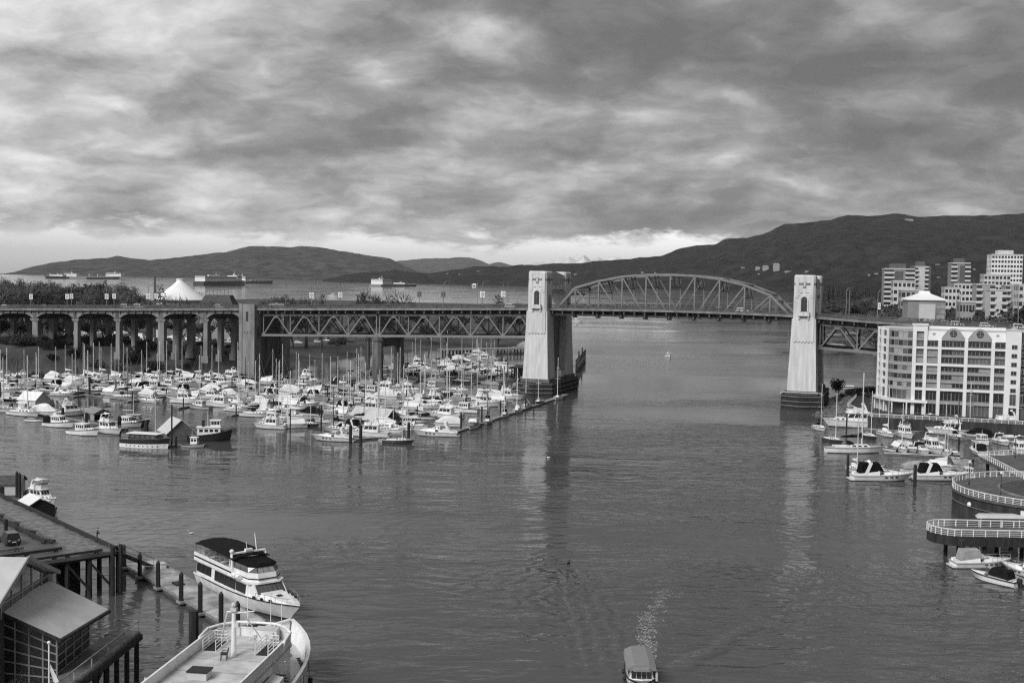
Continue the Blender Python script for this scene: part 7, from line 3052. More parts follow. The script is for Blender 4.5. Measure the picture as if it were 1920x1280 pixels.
for i in range(2):
    tree_proto(f'bare{i}', 'bare_tree', 40 + i)
for i in range(3):
    tree_proto(f'haze{i}', 'leafless_tree', 50 + i)
for i in range(3):
    tree_proto(f'leafy{i}', 'dark_tree', 60 + i)
for i in range(2):
    tree_proto(f'conifer{i}', 'conifer_tree', 70 + i)
tree_proto('poplar0', 'columnar_tree', 80)
for i in range(3):
    tree_proto(f'shrub{i}', 'shrub', 90 + i)


def plant(key, p, h, label, group, wide=1.0, cat='tree'):
    o = copy_tree(TREES[key])
    o.location = p
    s = h / 10
    o.scale = (s * wide, s * wide, s)
    o.rotation_euler.z = rnd.uniform(0, 6.28)
    tag(o, label, cat, group)
    return o


def ground_z(p):
    t, n = tn(p)
    return max(0.2, south_h(t, n)) if t < 40 else max(.2, north_h(t, n))


# leafless tree belt behind the viaduct, top line from the photograph
TOPL = [(-60, 515), (0, 515), (60, 519), (100, 523), (150, 524), (200, 522), (235, 530), (262, 545), (300, 560)]
k = 0
for row, (D, n) in enumerate(((880, 17), (760, 17), (650, 16))):
    for i in range(n):
        x = -45 + 335 * (i + rnd.uniform(.1, .9)) / n
        ty = lerp(TOPL, x) + (rnd.uniform(-2, 7) if row == 0 else rnd.uniform(3, 16) + 6 * row)
        top = far(x, ty, D)
        gz = ground_z(top)
        plant(rnd.choice(['haze0', 'haze1', 'haze2', 'haze0', 'leafy1']), (top.x, top.y, gz - .3), max(8, top.z - gz), f'dark leafless tree behind the viaduct, {ORD[i]} from left in the {["farthest", "middle", "nearest"][row]} row', 'trees behind the viaduct', rnd.uniform(.75, 1.05))
for x, ty, D, key, w, lab in ((691, 539, 640, 'bare0', 1.0, 'left of two bare trees rising above the bridge deck'), (747, 537, 640, 'bare1', 1.25, 'right of two bare trees rising above the bridge deck'), (478, 561, 620, 'haze0', .8, 'low round tree top showing over the pier of the bridge'), (512, 552, 640, 'haze1', .9, 'thin bare tree left of the paired ones over the deck'), (533, 550, 650, 'haze2', .8, 'thin bare tree right of the paired ones over the deck'), (575, 552, 650, 'bare0', .9, 'light bare tree by the banner lamps over the deck'), (604, 549, 640, 'poplar0', .8, 'narrow upright tree over the deck left of centre'), (935, 551, 760, 'poplar0', 1.3, 'narrow dark tree over the deck beside the left tower'), (300, 531, 700, 'poplar0', 1.2, 'dark tree left of the white cone roof'), (366, 535, 760, 'haze1', .8, 'bare tree right of the white cone roof'), (340, 548, 600, 'bare1', .8, 'bare tree in front of the white cone roof'), (395, 556, 620, 'haze2', .7, 'low bare tree in front of the dark roofed hall')):
    top = far(x, ty, D)
    gz = ground_z(top)
    plant(key, (top.x, top.y, gz - .3), max(8, top.z - gz), lab, 'trees rising above the bridge deck', w)
k = 0
for row, (D, n, y0, y1) in enumerate(((900, 13, 578, 590), (740, 12, 586, 604), (640, 9, 600, 626))):
    for i in range(n):
        x = 480 + 520 * (i + rnd.uniform(.1, .9)) / n
        if row == 2 and x > 830:
            continue
        top = far(x, rnd.uniform(y0, y1), D)
        gz = ground_z(top)
        if south_h(*tn(top)) < .5:
            continue
        plant(rnd.choice(['haze0', 'haze1', 'leafy0', 'leafy1', 'leafy2', 'leafy2']), (top.x, top.y, gz - .3), max(6, top.z - gz), f'dark tree seen through the deck truss, {ORD[i]} from left in {["far", "middle", "near"][row]} row', 'trees seen through the deck truss', rnd.uniform(.9, 1.3))
# dark undergrowth right behind the viaduct
for i in range(22):
    x = -20 + 480 * (i + rnd.uniform(.1, .9)) / 22
    if 235 < x < 440 and i % 2:
        continue
    top = far(x, rnd.uniform(588, 606), rnd.uniform(566, 590))
    gz = ground_z(top)
    plant(f'leafy{i % 3}', (top.x, top.y, gz - .3), max(5, top.z - gz), f'dark bushy tree under the viaduct, {ORD[i]} from the left', 'bushy trees under the viaduct', 1.2)
# shrubs on the left bank
for i in range(60):
    x = -10 + 480 * (i + rnd.random() * .8) / 60
    yy = rnd.uniform(648, 668) if x < 290 else rnd.uniform(672, 694)
    D = rnd.uniform(505, 540) - (0 if x < 290 else -20)
    p = far(x, 650, D)
    gz = south_h(*tn(p))
    if gz < .6:
        continue
    plant(f'shrub{i % 3}', (p.x, p.y, gz - .3), rnd.uniform(3, 6.5) if x < 290 else rnd.uniform(1.5, 3), f'dark shrub on the left bank, {ORD[i]} from the left', 'shrubs on the left bank', 1.2, 'shrub')
# trees and shrubs behind the right tower and along the right approach
p = far(1574, 694, 452)
plant('shrub1', (p.x, p.y, 2.3), 6.0, 'tallest dark evergreen bush on the bank right of the right tower', 'plants on the right bank', .75, 'shrub')
for i in range(16):
    p = br(rnd.uniform(112, 134), rnd.uniform(-2, 36))
    plant(f'shrub{i % 3}', (p.x, p.y, north_h(*tn(p)) - .3), rnd.uniform(1.6, 3.4), f'low dark shrub on the bank beside the right tower, {ORD[i]} planted', 'plants on the right bank', 1.3, 'shrub')
TOPR = [(1545, 572), (1575, 566), (1600, 557), (1640, 553), (1680, 558), (1720, 568), (1790, 575), (1805, 566), (1840, 572), (1880, 566), (1930, 556)]
for row, (D, n) in enumerate(((760, 20), (640, 16), (540, 12))):
    for i in range(n):
        x = 1572 + 370 * (i + rnd.uniform(.1, .9)) / n
        top = far(x, lerp(TOPR, x) + rnd.uniform(-2, 9) + (8 * row if x > 1665 else 0), D if x > 1665 else D + 480)
        gz = ground_z(top)
        plant(rnd.choice(['haze0', 'haze1', 'haze2', 'leafy0', 'leafy1', 'leafy2']), (top.x, top.y, gz - .3), max(8, top.z - gz), f'dark tree beyond the right approach, {ORD[i]} from left in {["far", "middle", "near"][row]} row', 'trees beyond the right approach', rnd.uniform(.8, 1.15))
# the far wood (one mass)
fr = random.Random(8)
mb = MB()
for i in range(1300):
    x = fr.uniform(1500, 1960)
    D = fr.uniform(1750, 2300)
    base = at(x, 566, 4)
    ty = lerp([(1500, 545), (1530, 529), (1545, 526), (1600, 530), (1660, 528), (1760, 535), (1830, 530), (1960, 534)], x) + fr.uniform(-3, 14)
    top = far(x, ty, D)
    h = max(10, top.z - 4)
    w = fr.uniform(3, 9)
    b = Vector((top.x, top.y, 3))
    for j in range(3):
        z0, z1 = 3 + h * (.15 + .25 * j), 3 + h * (.6 + .2 * j)
        ww = w * (1 - .25 * j)
        n = 5
        a0 = fr.uniform(0, 6)
        ring = [(b.x + ww * math.cos(a0 + 6.283 * q / n), b.y + ww * math.sin(a0 + 6.283 * q / n), z0 + fr.uniform(-1.5, 1.5)) for q in range(n)]
        mb.add(ring + [(b.x, b.y, min(z1, top.z))], [(q, (q + 1) % n, n) for q in range(n)])
tag(mb.build('far_wood', 'leaf_conifer'), 'dark conifer wood on the far shore behind the right tower', 'wood', None, 'stuff')
mb = MB()
a = [at(1480, 572, 0), at(1990, 574, 0), far(2100, 560, 2500), far(1470, 560, 2600)]
mb.prism([(p.x, p.y) for p in a], -1, 3.2)
struct(mb.build('far_shore_ground', 'ground_north'))

# rocks at the foot of the right tower and along the bars
mb = MB()
for i in range(260):
    if i < 150:
        p = br(fr.uniform(107, 118), fr.uniform(-30, 6))
        z = max(.0, north_h(*tn(p)))
        s = fr.uniform(.5, 1.3)
    else:
        p = at(*fr.choice(((fr.uniform(1440, 1480), 626), (fr.uniform(1430, 1480), 641), (fr.uniform(1550, 1600), 627), (fr.uniform(1556, 1640), 636), (fr.uniform(1594, 1645), 649), (fr.uniform(1585, 1645), 655))), 0)
        z = .4
        s = fr.uniform(.5, 1.5)
    v = [(p.x + s * fr.uniform(.6, 1.1) * math.cos(a), p.y + s * fr.uniform(.6, 1.1) * math.sin(a)) for a in [6.283 * q / 6 for q in range(6)]]
    mb.prism(v, z - .6, z + s * fr.uniform(.3, .6), [(p.x + (q[0] - p.x) * .55, p.y + (q[1] - p.y) * .55) for q in v])
tag(mb.build('shore_rocks', 'rock'), 'loose rocks along the right shore and the tidal bars', 'rocks', None, 'stuff')


# ---- city buildings on the right
def building(name, label, x0, x1, ytop, D, depth, floors, wallm, style='grid', cols=6, rz=-12, base=6, cap=None, glass='glass_dark', roofm='roof_pale'):
    a, b = far(x0, ytop, D), far(x1, ytop, D)
    top = (a.z + b.z) / 2
    Wd = (b - a).length
    c = (a + b) / 2
    r = thing(name, label, 'building', (c.x, c.y, base), R(rz), 'city buildings beyond the bridge')
    h = top - base
    w, d = Wd / 2 * .98, depth
    mb = MB()
    mb.bx(-w, w, 0, d, -3, h)
    mb.build('wall', wallm, r)
    mb = MB()
    mb.bx(-w - .3, w + .3, -.3, d + .3, h, h + .8)
    mb.build('roof', roofm, r)
    if cap:
        mb = MB()
        mb.bx(-w * .55, w * .45, d * .2, d * .8, h + .8, h + 4.5)
        mb.build('roof_house', cap, r)
    fh = h / floors
    wm = {}
    for f in range(floors):
        z = f * fh
        if style == 'balcony':
            for s in (-1, 1):
                mb = MB()
                xa, xb = sorted((s * w * .36, s * w * 1.04))
                mb.bx(xa, xb, -1.5, 0, z + fh * .05, z + fh * .13)
                mb.bx(xa, xb, -1.5, -1.35, z + fh * .13, z + fh * .46)
                mb.build('balcony', 'facade_pale', r)
                mb = MB()
                mb.bx(xa + .4, xb - .4, -.08, 0, z + fh * .15, z + fh * .85)
                mb.build('window', glass, r)
            for q in (0.3, .7):
                mb = MB()
                mb.bx(w, w + .08, d * q - 1.5, d * q + 1.5, z + fh * .3, z + fh * .8)
                mb.build('window', glass, r)
        else:
            for j in range(cols):
                x = -w + 2 * w * (j + .5) / cols
                ww = w / cols * (.62 if j % 3 else .75)
                key = (round(ww, 2))
                if key not in wm:
                    mb = MB()
                    mb.bx(-ww, ww, -.1, 0, 0, fh * .5)
                    wm[key] = mb.build('window', glass, r)
                    wm[key].location = (x, 0, z + fh * .3)
                else:
                    o = wm[key].copy()
                    COL.objects.link(o)
                    o.location = (x, 0, z + fh * .3)
            for q in (.2, .5, .8):
                key = 'side'
                if key not in wm:
                    mb = MB()
                    mb.bx(-.08, 0, -1.1, 1.1, 0, fh * .5)
                    wm[key] = mb.build('window', glass, r)
                    o = wm[key]
                else:
                    o = wm[key].copy()
                    COL.objects.link(o)
                o.location = (-w, d * q, z + fh * .3)
    return r, w, d, h


mats_b = dict(wallm='facade_pale')
r, w, d, h = building('apartment_tower', 'grey apartment tower with many balconies, left of the twin dark towers', 1660, 1714, 505, 900, 22, 13, 'facade_mid', 'balcony', cap='facade_dark', base=10)
mb = MB(); mb.bx(-w * .3, w * .25, -.2, -.05, h * .72, h * .97); mb.build('dark_panel', 'facade_dark', r)
r, w, d, h = building('apartment_tower', 'pale striped apartment tower with dark edges behind the white hip roof', 1714, 1743, 501, 930, 20, 14, 'facade_pale', 'balcony', cap='facade_dark', base=10)
for s in (-1, 1):
    mb = MB(); mb.bx(s * w - .8, s * w + .8, -1.7, d + .5, -3, h + .5); mb.build('edge_pier', 'facade_dark', r)
building('apartment_building', 'small white stepped block in front of the grey balcony tower', 1676, 1716, 528, 800, 16, 8, 'facade_pale', 'grid', 5, base=8)
building('apartment_building', 'plain grey block partly behind the white stepped block', 1690, 1726, 545, 720, 14, 6, 'facade_grey', 'grid', 4, base=8)
r, w, d, h = building('apartment_tower', 'round-cornered apartment tower with dark centre strip', 1785, 1819, 494, 1000, 20, 14, 'facade_mid', 'balcony', cap='facade_dark', base=10)
mb = MB(); mb.bx(-w * .1, w * .42, -1.6, -.05, 0, h * .97); mb.build('dark_panel', 'facade_dark', r)
building('apartment_tower', 'tall white apartment tower with rows of small windows at upper right', 1861, 1917, 478, 1100, 24, 15, 'white_wall', 'grid', 10, cap='facade_pale', base=10)
building('apartment_building', 'pale block with terrace roof below the round-cornered tower', 1772, 1800, 540, 850, 16, 7, 'facade_pale', 'grid', 4, base=10)
building('apartment_building', 'light block with dark sign panel between the towers', 1790, 1832, 533, 900, 16, 8, 'facade_pale', 'grid', 6, base=10)
building('apartment_building', 'grey flats with stacked balconies left of the striped white flats', 1832, 1866, 534, 760, 16, 9, 'facade_grey', 'balcony', base=9)
building('apartment_building', 'white flats with dark balconies and grey middle strip', 1858, 1888, 545, 700, 15, 8, 'facade_pale', 'balcony', base=9)
building('apartment_building', 'pale flats behind the white flats with dark balconies', 1846, 1894, 516, 960, 18, 10, 'facade_pale', 'grid', 7, base=10)
building('apartment_building', 'grey-white flats at the right edge below the tall white tower', 1886, 1916, 536, 800, 15, 9, 'facade_grey', 'balcony', base=9)
building('apartment_building', 'plain pale block cut by the right edge of the picture', 1912, 1950, 535, 660, 15, 9, 'facade_pale', 'grid', 5, base=8)
building('apartment_building', 'low pale building among the trees right of the hip roof', 1800, 1828, 567, 640, 12, 4, 'facade_grey', 'grid', 5, base=8)
# white hip-roofed hall
c = far(1738, 562, 600)
r = thing('hip_roof_hall', 'grey-walled hall with bright white hipped roof and raised ridge', 'building', (c.x, c.y, 0), R(-10))
hw = 9.2
mb = MB()
mb.bx(-hw, hw, 0, 2 * hw, 5, c.z - .3)
mb.build('wall', 'facade_mid', r)
mb = MB()
sq = lambda q, z, o=0: [(-q, hw - q, z), (q, hw - q, z), (q, hw + q, z), (-q, hw + q, z)]
mb.loft([sq(hw + .8, c.z - .3), sq(hw + .8, c.z + .1), sq(hw * .55, c.z + 2.2), sq(hw * .3, c.z + 3.2), sq(hw * .24, c.z + 4.4), sq(hw * .2, c.z + 4.5)])
mb.build('roof', 'roof_white', r)
mb = MB()
mb.bx(-hw * .42, hw * .45, -1.2, -.02, 5, c.z - 2.2)
mb.build('front_wall', 'facade_pale', r)
for k in range(3):
    mb = MB()
    mb.bx(hw * .5, hw * .95, -.15, -.02, c.z - 4.4 - k * 2.6, c.z - 2.6 - k * 2.6)
    mb.build('window', 'glass_pale', r)
# ---- far small buildings on the mountain foot
from mathutils.bvhtree import BVHTree
mo = bpy.data.objects['shore_mountain']
bv = BVHTree.FromPolygons([v.co.copy() for v in mo.data.vertices], [tuple(p.vertices) for p in mo.data.polygons])
spots = [(1421, 506, 26, 18), (1436, 507, 34, 26), (1456, 508, 36, 40), (1478, 510, 40, 8), (1705, 414, 60, 14)]
for i in range(20):
    spots.append((rnd.uniform(1360, 1900) if i < 12 else rnd.uniform(820, 1330), rnd.uniform(496, 524) if i < 12 else rnd.uniform(508, 528), rnd.uniform(12, 24), rnd.uniform(5, 9)))
names = ['left of three pale blocks', 'middle of three pale blocks', 'right, tallest of three pale blocks', 'low pale row beside the three blocks', 'white speck of a lodge high on the dark mountain']
for i, (x, y, w, h) in enumerate(spots):
    d = (far(x, y, 1000) - Vector((0, 0, CAMH))).normalized()
    hit = bv.ray_cast(Vector((0, 0, CAMH)), d)
    if hit[0] is None:
        continue
    p = hit[0]
    lab = (names[i] + (' at the foot of the far mountain' if i < 4 else '')) if i < 5 else f'tiny pale house on the far slope, {ORD[i - 5]} of the scattered ones {"right" if i < 17 else "left"} of centre'
    r = thing('far_house', lab, 'building', (p.x, p.y, p.z - 2), 0, 'far buildings on the mountain slope')
    mb = MB()
    mb.bx(-w / 2, w / 2, 0, w * .6, -8, h)
    mb.build('wall', 'facade_grey', r)
    mb = MB()
    mb.add([(-w * .54, -1, h), (w * .54, -1, h), (w * .54, w * .64, h), (-w * .54, w * .64, h), (-w * .4, w * .3, h * 1.25), (w * .4, w * .3, h * 1.25)], [(0, 1, 5, 4), (1, 2, 5), (2, 3, 4, 5), (3, 0, 4)])
    mb.build('roof', 'facade_mid', r)

# ---- white cone-roofed museum and dark hall on the left
c = far(338, 563, 720)
r = thing('cone_roof_museum', 'white cone-shaped museum roof rising above the viaduct', 'building', (c.x, c.y, 0))
k_ = 720 / 2200
mb = MB()
mb.lathe([(49 * k_, c.z), (50 * k_, c.z + .6), (30 * k_, c.z + 5.2), (14 * k_, c.z + 9.4), (8 * k_, c.z + 11.2), (6.5 * k_, c.z + 12.2), (7.5 * k_, c.z + 13.0), (7 * k_, c.z + 13.2)], 28)
mb.build('roof', 'roof_white', r)
mb = MB()
mb.lathe([(44 * k_, 5), (44 * k_, c.z - .9), (47 * k_, c.z - .5), (47 * k_, c.z - .02)], 28)
mb.build('wall', 'facade_pale', r)
c = far(402, 572, 700)
r = thing('dark_roof_hall', 'hall with dark sloping roof right of the white cone roof', 'building', (c.x, c.y, 0))
k_ = 700 / 2200
mb = MB()
mb.loft([[(-30 * k_, 0, c.z), (34 * k_, 0, c.z), (34 * k_, 16, c.z), (-30 * k_, 16, c.z)], [(-20 * k_, 3, c.z + 6), (26 * k_, 3, c.z + 6), (26 * k_, 12, c.z + 6), (-20 * k_, 12, c.z + 6)]])
mb.build('roof', 'roof_dark', r)
mb = MB()
mb.bx(-28 * k_, 32 * k_, .5, 15, 5, c.z)
mb.build('wall', 'facade_grey', r)
mb = MB()
for j in range(7):
    x = (-20 + 7 * j) * k_
    mb.beam((x, 5, c.z + 6), (x, 5, c.z + 9), .3, .3, (1, 0, 0))
mb.beam((-20 * k_, 5, c.z + 9), (22 * k_, 5, c.z + 9), .3, .3)
mb.build('roof_frame', 'steel', r)
c = far(290, 560, 690)
o = MB().tube((0, 0, 5), (0, 0, c.z + 13), .8, .6, 8).build('chimney_stack', 'facade_dark', None, loc=(c.x, c.y, 0))
tag(o, 'thin dark stack left of the white cone roof', 'chimney')

# ---- ships on the bay
def ship(label, x0, x1, yw, heading_flip, hullm, hh, house, cranes=0, deckload=0, houses2=None):
    a, b = at(x0, yw, 0), at(x1, yw, 0)
    L = (b - a).length
    c = (a + b) / 2
    r = thing('cargo_ship', label, 'ship', (c.x, c.y, 0), math.atan2(b.y - a.y, b.x - a.x) + (math.pi if heading_flip else 0), 'ships anchored on the bay')
    rg, shr = hull_rings(L, L * .15, hh, hh * 1.35, stern=.85, flare=.97, rake=.03, p=4, ns=14, keel=-2)
    mb = MB()
    mb.loft(rg, closed=False, cap=False)
    mb.add(rg[0], [tuple(range(7, -1, -1))])
    mb.build('hull', hullm, r, True)
    mb = MB()
    pts = [[(x, q, z), (x, -q, z)] for x, q, z in shr]
    for p, q in zip(pts, pts[1:]):
        mb.add([p[0], p[1], q[1], q[0]], [(0, 1, 2, 3)])
    mb.build('deck', 'facade_grey', r)
    for xa, xb, zt in house:
        mb = MB()
        mb.bx(L * xa, L * xb, -L * .06, L * .06, hh, hh + zt)
        mb.build('superstructure', 'white_paint', r)
        mb = MB()
        mb.bx(L * xa - .5, L * xb + .5, -L * .065, L * .065, hh + zt * .74, hh + zt * .84)
        mb.build('bridge_windows', 'glass_dark', r)
        mb = MB()
        mb.bx(L * (xa + .25 * (xb - xa)), L * (xa + .6 * (xb - xa)), -3, 3, hh + zt, hh + zt * 1.3)
        mb.build('funnel', 'facade_pale', r)
        mb = MB()
        mb.tube((L * (xa + xb) / 2, 0, hh + zt), (L * (xa + xb) / 2, 0, hh + zt * 1.7), 1.0, .6, 5)
        mb.build('mast', 'white_paint', r)
    for j in range(cranes):
        x = L * (-.25 + .6 * j / max(1, cranes - 1))
        mb = MB()
        mb.tube((x, 0, hh), (x, 0, hh + 20), 1.8, 1.5, 6)
        mb.beam((x, 0, hh + 17), (x + L * .09, 0, hh + 12), 1.6, 1.8)
        mb.build('deck_crane', 'white_paint', r)
    if deckload:
        for j in range(6):
            mb = MB()
            x = L * (-.2 + .6 * j / 6)
            mb.bx(x, x + L * .075, -L * .05, L * .05, hh, hh + deckload)
            mb.build('hatch_cover', 'facade_grey', r)
    return r


ship('large ship with long white upperworks over dark hull, right of the white cone roof', 372, 461, 535, False, 'gel_dark', 16, [(-.47, .18, 20), (.2, .3, 24), (.38, .46, 20)])
ship('low dark bulk carrier lying behind the large white-topped ship', 440, 512, 531, False, 'facade_dark', 13, [(-.45, -.38, 20)], 0, 4)
ship('grey tanker with white stern house left of centre on the bay', 703, 782, 537, False, 'facade_mid', 10, [(-.46, -.24, 24), (.05, .15, 9)], 0, 3)
ship('bulk carrier with row of white cranes at far left on the bay', 146, 224, 523, False, 'facade_mid', 14, [(.34, .44, 26)], 4, 0)
ship('pale low ship at the far left end of the bay', 84, 150, 522, True, 'facade_grey', 12, [(-.3, -.2, 22), (.1, .2, 14)], 3, 0)

# ---- lamps with banners on the bridge, flag, cars
def lamp(x, near, label, banner='white', h=9.5, two=True):
    n = DN0 + .9 if near else DN1 - .9
    t = t_of(x, n)
    p = br(t, n, zr(t) - 1.4)
    s = 1 if near else -1
    r = thing('street_lamp', label, 'street lamp', p, -TH, 'lamps on the bridge')
    mb = MB()
    mb.tube((0, 0, 0), (0, 0, h), .17, .12, 6)
    mb.path([(0, 0, h), (.5, s * .6, h + .8), (.9, s * 1.5, h + 1.1), (1.2, s * 2.4, h + 1.1)], .1, 5)
    mb.build('pole', 'steel', r)
    mb = MB()
    mb.loft([[(1.1, s * 2.2 - .15, h + 1.0), (1.4, s * 2.2 - .15, h + 1.0), (1.4, s * 2.2 + .15, h + 1.0), (1.1, s * 2.2 + .15, h + 1.0)], [(1.0, s * 3.1 - .2, h + 1.1), (1.5, s * 3.1 - .2, h + 1.1), (1.5, s * 3.1 + .2, h + 1.1), (1.0, s * 3.1 + .2, h + 1.1)]])
    mb.build('lamp_head', 'facade_grey', r)
    if banner:
        for e in ((-1, 1) if two else (1,)):
            mb = MB()
            xa, xb = sorted((e * .12, e * .95))
            mb.bx(xa, xb, -.03, .03, 4.3, 6.6)
            b = mb.build('banner', 'white_paint' if banner == 'white' else 'cloth_mid', r)
            mb = MB()
            mb.bx(e * .5 - .12, e * .5 + .12, -.05, -.031, 4.7, 6.2)
            mb.build('banner_mark', 'cloth_mid' if banner == 'white' else 'cloth_dark', b)
    return r


for i, (x, near, bn) in enumerate(((58, True, 'white'), (126, True, 'white'), (134, False, 'white'), (200, True, 'white'), (214, False, 'white'), (278, True, 'white'), (293, False, 'white'), (536, False, None), (584, True, 'white'), (638, False, 'white'), (786, False, 'dark'), (831, True, 'dark'), (904, True, 'white'), (943, False, 'white'), (952, False, None), (990, True, None))):
    lamp(x, near, f'bridge lamp with {bn + " banners" if bn else "no banner"}, {ORD[i]} from the left of the picture', bn)
for i, x in enumerate((1586, 1592, 1645, 1793, 1799, 1909)):
    lamp(x, i % 2 == 0, f'bridge lamp on the right approach, {ORD[i]} from the right tower', 'white' if x == 1645 else None, 10, False)
t = t_of(895, DN0 + 1)
p = br(t, DN0 + 1, zr(t) - 1.4)
r = thing('flag_pole', 'flag pole on the bridge with maple leaf flag left of the left tower', 'flag pole', p, -TH)
mb = MB()
mb.tube((0, 0, 0), (0, 0, 10.2), .1, .06, 6)
mb.build('pole', 'steel', r)
fl = lambda u, v: (-u * 2.9, -.18 * math.sin(u * 5), 9.8 - v * 1.7 - .35 * u)
for u0, u1, mname in ((0, .25, 'cloth_mid'), (.25, .75, 'canvas_white'), (.75, 1.0, 'cloth_mid')):
    mb = MB()
    n = 4
    pts = [[fl(u0 + (u1 - u0) * i / n, v) for v in (0, 1)] for i in range(n + 1)]
    for a, b in zip(pts, pts[1:]):
        mb.extr([a[0], b[0], b[1], a[1]], (0, .02, 0))
    mb.build('flag_band', mname, r)
mb = MB()
leaf = [(0, -.42), (.09, -.22), (.2, -.27), (.17, -.02), (.33, -.14), (.37, -.05), (.52, -.05), (.45, .1), (.5, .16), (.22, .36), (.24, .44), (.03, .38), (.03, .6)]
leaf = leaf + [(-x, y) for x, y in leaf[::-1][:-1]]
cu = [(fl(.5 + x * .42, .5 + y * .75)) for x, y in leaf]
mb.extr([(q[0], q[1] - .03, q[2]) for q in cu], (0, -.02, 0))
mb.build('maple_leaf', 'cloth_mid', r)

gcar = 'cars crossing the bridge'
for x, n, m, kd, lab in ((237, 1.8, 'car_white', 'suv', 'white van driving on the left viaduct'), (12, 2, 'car_white', 'suv', 'pale car at the left end of the viaduct'), (82, 15, 'car_grey', 'suv', 'grey car on the viaduct left of the double banners'), (262, 4, 'car_white', 'suv', 'pale car just behind the white van'), (330, 15, 'car_grey', 'suv', 'grey car in front of the white cone roof'), (412, 3, 'car_white', 'suv', 'white car on the viaduct near the pier'), (958, 2.2, 'car_white', 'suv', 'white car on the deck beside the left tower'), (975, 6, 'car_dark', 'suv', 'dark car close to the left tower'), (1392, 2.2, 'car_white', 'suv', 'white car on the main span near its right end'), (1345, 16, 'car_dark', 'suv', 'dark car in the middle of the main span'), (1690, 16, 'car_grey', 'suv', 'grey car on the right approach before the hip roof'), (1776, 2.4, 'car_grey', 'suv', 'silver car on the right approach, left of the white one'), (1795, 2.4, 'car_white', 'suv', 'white car in the middle of the right approach'), (1850, 2.4, 'car_white', 'suv', 'white car on the right approach above the gables'), (1914, 2.4, 'car_white', 'suv', 'white van at the right edge of the bridge')):
    t = t_of(x, n)
    car(br(t, n), zr(t) - 1.38, -TH + (0 if n < 10 else math.pi), lab, m, gcar, 'suv', x in (237, 1795, 1850, 1392), 1.15 if 'van' in lab else 1.0)
# parked cars and laid-up boats under the viaduct
gp = 'cars parked under the viaduct'
k = 0
for row, (D, n, x0, x1) in enumerate(((575, 15, 240, 450), (615, 16, 130, 450), (660, 15, 250, 452))):
    for i in range(n):
        x = x0 + (x1 - x0) * (i + rnd.uniform(.2, .8)) / n
        p = far(x, 640, D)
        z = south_h(*tn(p))
        if z < 2:
            continue
        car(p, z + .15, R(rnd.choice((70, 100, 250, 20))), f'parked car under the viaduct, {ORD[i]} from left in the {["near", "middle", "far"][row]} row', rnd.choice(['car_white', 'car_white', 'car_grey', 'car_dark', 'car_white']), gp, 'suv', False)
for i, (x, D, L) in enumerate(((135, 600, 10), (175, 600, 12), (208, 590, 9), (222, 610, 12), (255, 640, 12), (330, 640, 10), (365, 650, 12), (440, 620, 10))):
    p = far(x, 640, D)
    z = south_h(*tn(p))
    o = place(rnd.choice(['c_white', 'c_white', 'e_pale']), p, rnd.choice((0, 20, 170)), L, f'covered boat laid up on land under the viaduct, {ORD[i]} from left', 'boats laid up on land')
    o.location.z = z + 1.0
for i, x in enumerate((560, 596, 612, 640, 660, 690)):
    p = far(x, 650, 690 + 12 * (i % 3))
    z = south_h(*tn(p))
    if z > .5:
        car(p, z + .12, R(rnd.uniform(-20, 20)), f'car parked beyond the marina under the deck truss, {ORD[i]} from left', rnd.choice(['car_white', 'car_grey', 'car_dark']), 'cars parked beyond the marina', 'suv', False)

# ---- old wharf behind the marina, fender wall, sheds at the left tower
a, b = at(826, 655, 4.0), at(992, 652, 4.0)
r = thing('old_wharf', 'old pile wharf behind the marina left of the left tower', 'wharf', (0, 0, 0))
mb = MB()
mb.beam(a + Vector((0, 3, -.3)), b + Vector((0, 3, -.3)), 9, .7)
mb.build('deck', 'timber_pale', r)
for i in range(26):
    p = a.lerp(b, (i + .5) / 26)
    for dy in (-1, 3, 6.5):
        mb = MB()
        mb.tube((p.x, p.y + dy, -2), (p.x, p.y + dy, 3.4), .32, .3, 6)
        mb.build('pile', 'timber_dark', r)
r = thing('fender_wall', 'slanting timber fender of piles right of the left tower', 'fender', (0, 0, 0))
a, b = at(1080, 698), at(1097, 676)
for i in range(9):
    p = a.lerp(b, i / 8)
    mb = MB()
    mb.tube((p.x, p.y, -2), (p.x, p.y, 6.2 if i not in (2, 5) else 9.0), .38, .34, 7)
    mb.build('pile', 'timber_dark', r)
for z in (.8, 2.4):
    mb = MB()
    mb.beam(a + Vector((0, 0, z)), b + Vector((0, 0, z)), .8, .4)
    mb.build('waling', 'timber', r)
mb = MB()
q = br(LT + 4, 22, 5.2)
mb.beam(q, a.lerp(b, .6) + Vector((0, 0, 5.2)), .15, .15)
mb.build('catwalk', 'steel', r)
p = br(LT + 4.2, 10, 6.3)
r = thing('equipment_hut', 'small pale hut on the footing of the left tower', 'hut', p, -TH)
mb = MB()
mb.bx(-1.6, 1.6, -2.6, 2.6, 0, 2.6)
mb.build('wall', 'concrete_pale', r)
mb = MB()
mb.bx(-1.8, 1.8, -2.8, 2.8, 2.6, 2.9)
mb.build('roof', 'concrete', r)
p = at(962, 712)
r = thing('timber_shed', 'dark open timber shed on piles left of the left tower', 'shed', (p.x, p.y, 0), -TH)
mb = MB()
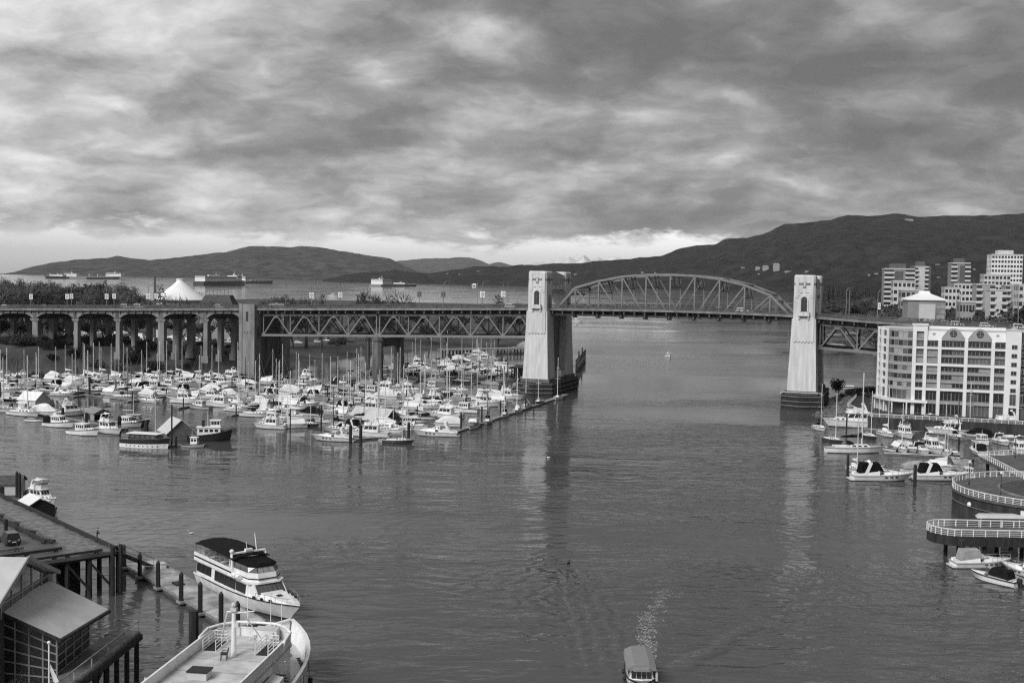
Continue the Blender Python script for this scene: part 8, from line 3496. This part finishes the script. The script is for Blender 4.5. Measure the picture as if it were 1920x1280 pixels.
mb.bx(-7, 7, -2.2, 2.2, 1.6, 2.0)
mb.build('deck', 'timber', r)
for x in (-6.5, -3.3, 0, 3.3, 6.5):
    for y in (-2, 2):
        mb = MB()
        mb.tube((x, y, -2), (x, y, 6.0), .22, .2, 6)
        mb.build('post', 'timber_dark', r)
mb = MB()
mb.bx(1.0, 6.6, -1.9, 1.9, 2.0, 5.4)
mb.build('wall', 'timber_dark', r)
mb = MB()
mb.extr([(.6, -2.5, 5.4), (7.0, -2.5, 5.4), (7.0, 2.5, 6.4), (.6, 2.5, 6.4)], (0, 0, .25))
mb.build('roof', 'roof_dark', r)
# navigation mark and small hut on the right shore
p = at(1590, 716, 2)
r = thing('shore_hut', 'tiny white-roofed hut on the bank beside the tallest bush', 'hut', (p.x, p.y, north_h(*tn(p))), -TH)
mb = MB()
mb.bx(-2.2, 2.2, -1.4, 1.4, 0, 2.2)
mb.build('wall', 'facade_mid', r)
mb = MB()
mb.bx(-2.6, 2.6, -1.8, 1.8, 2.2, 2.5)
mb.build('roof', 'roof_white', r)
# white van on the far beach
p = at(1596, 624, 2)
car(p, max(.6, north_h(*tn(p))), R(-15), 'white truck on the beach seen through the right deck truss', 'car_white', None, 'suv', False, 2.2)

# ---- haze over the far distance
HZ = mat('haze', 0.5)
t_ = HZ.node_tree
t_.nodes.clear()
vo = N(t_, 'ShaderNodeVolumePrincipled')
vo.inputs['Color'].default_value = (.93, .93, .93, 1)
vo.inputs['Density'].default_value = HAZE
ou = N(t_, 'ShaderNodeOutputMaterial')
t_.links.new(vo.outputs[0], ou.inputs['Volume'])
mb = MB()
mb.bx(-61000, 61000, -3100, 61000, -4, 1250)
hz = tag(mb.build('haze', HZ), 'thin grey haze over the bay and the mountains', 'haze', None, 'stuff')
# the kinds of boat and tree were built once at the origin: drop those originals, keep their placed copies
for r in [q[0] for q in PROTO.values()] + list(TREES.values()):
    for c in list(r.children):
        for g in list(c.children):
            bpy.data.objects.remove(g)
        bpy.data.objects.remove(c)
    bpy.data.objects.remove(r)
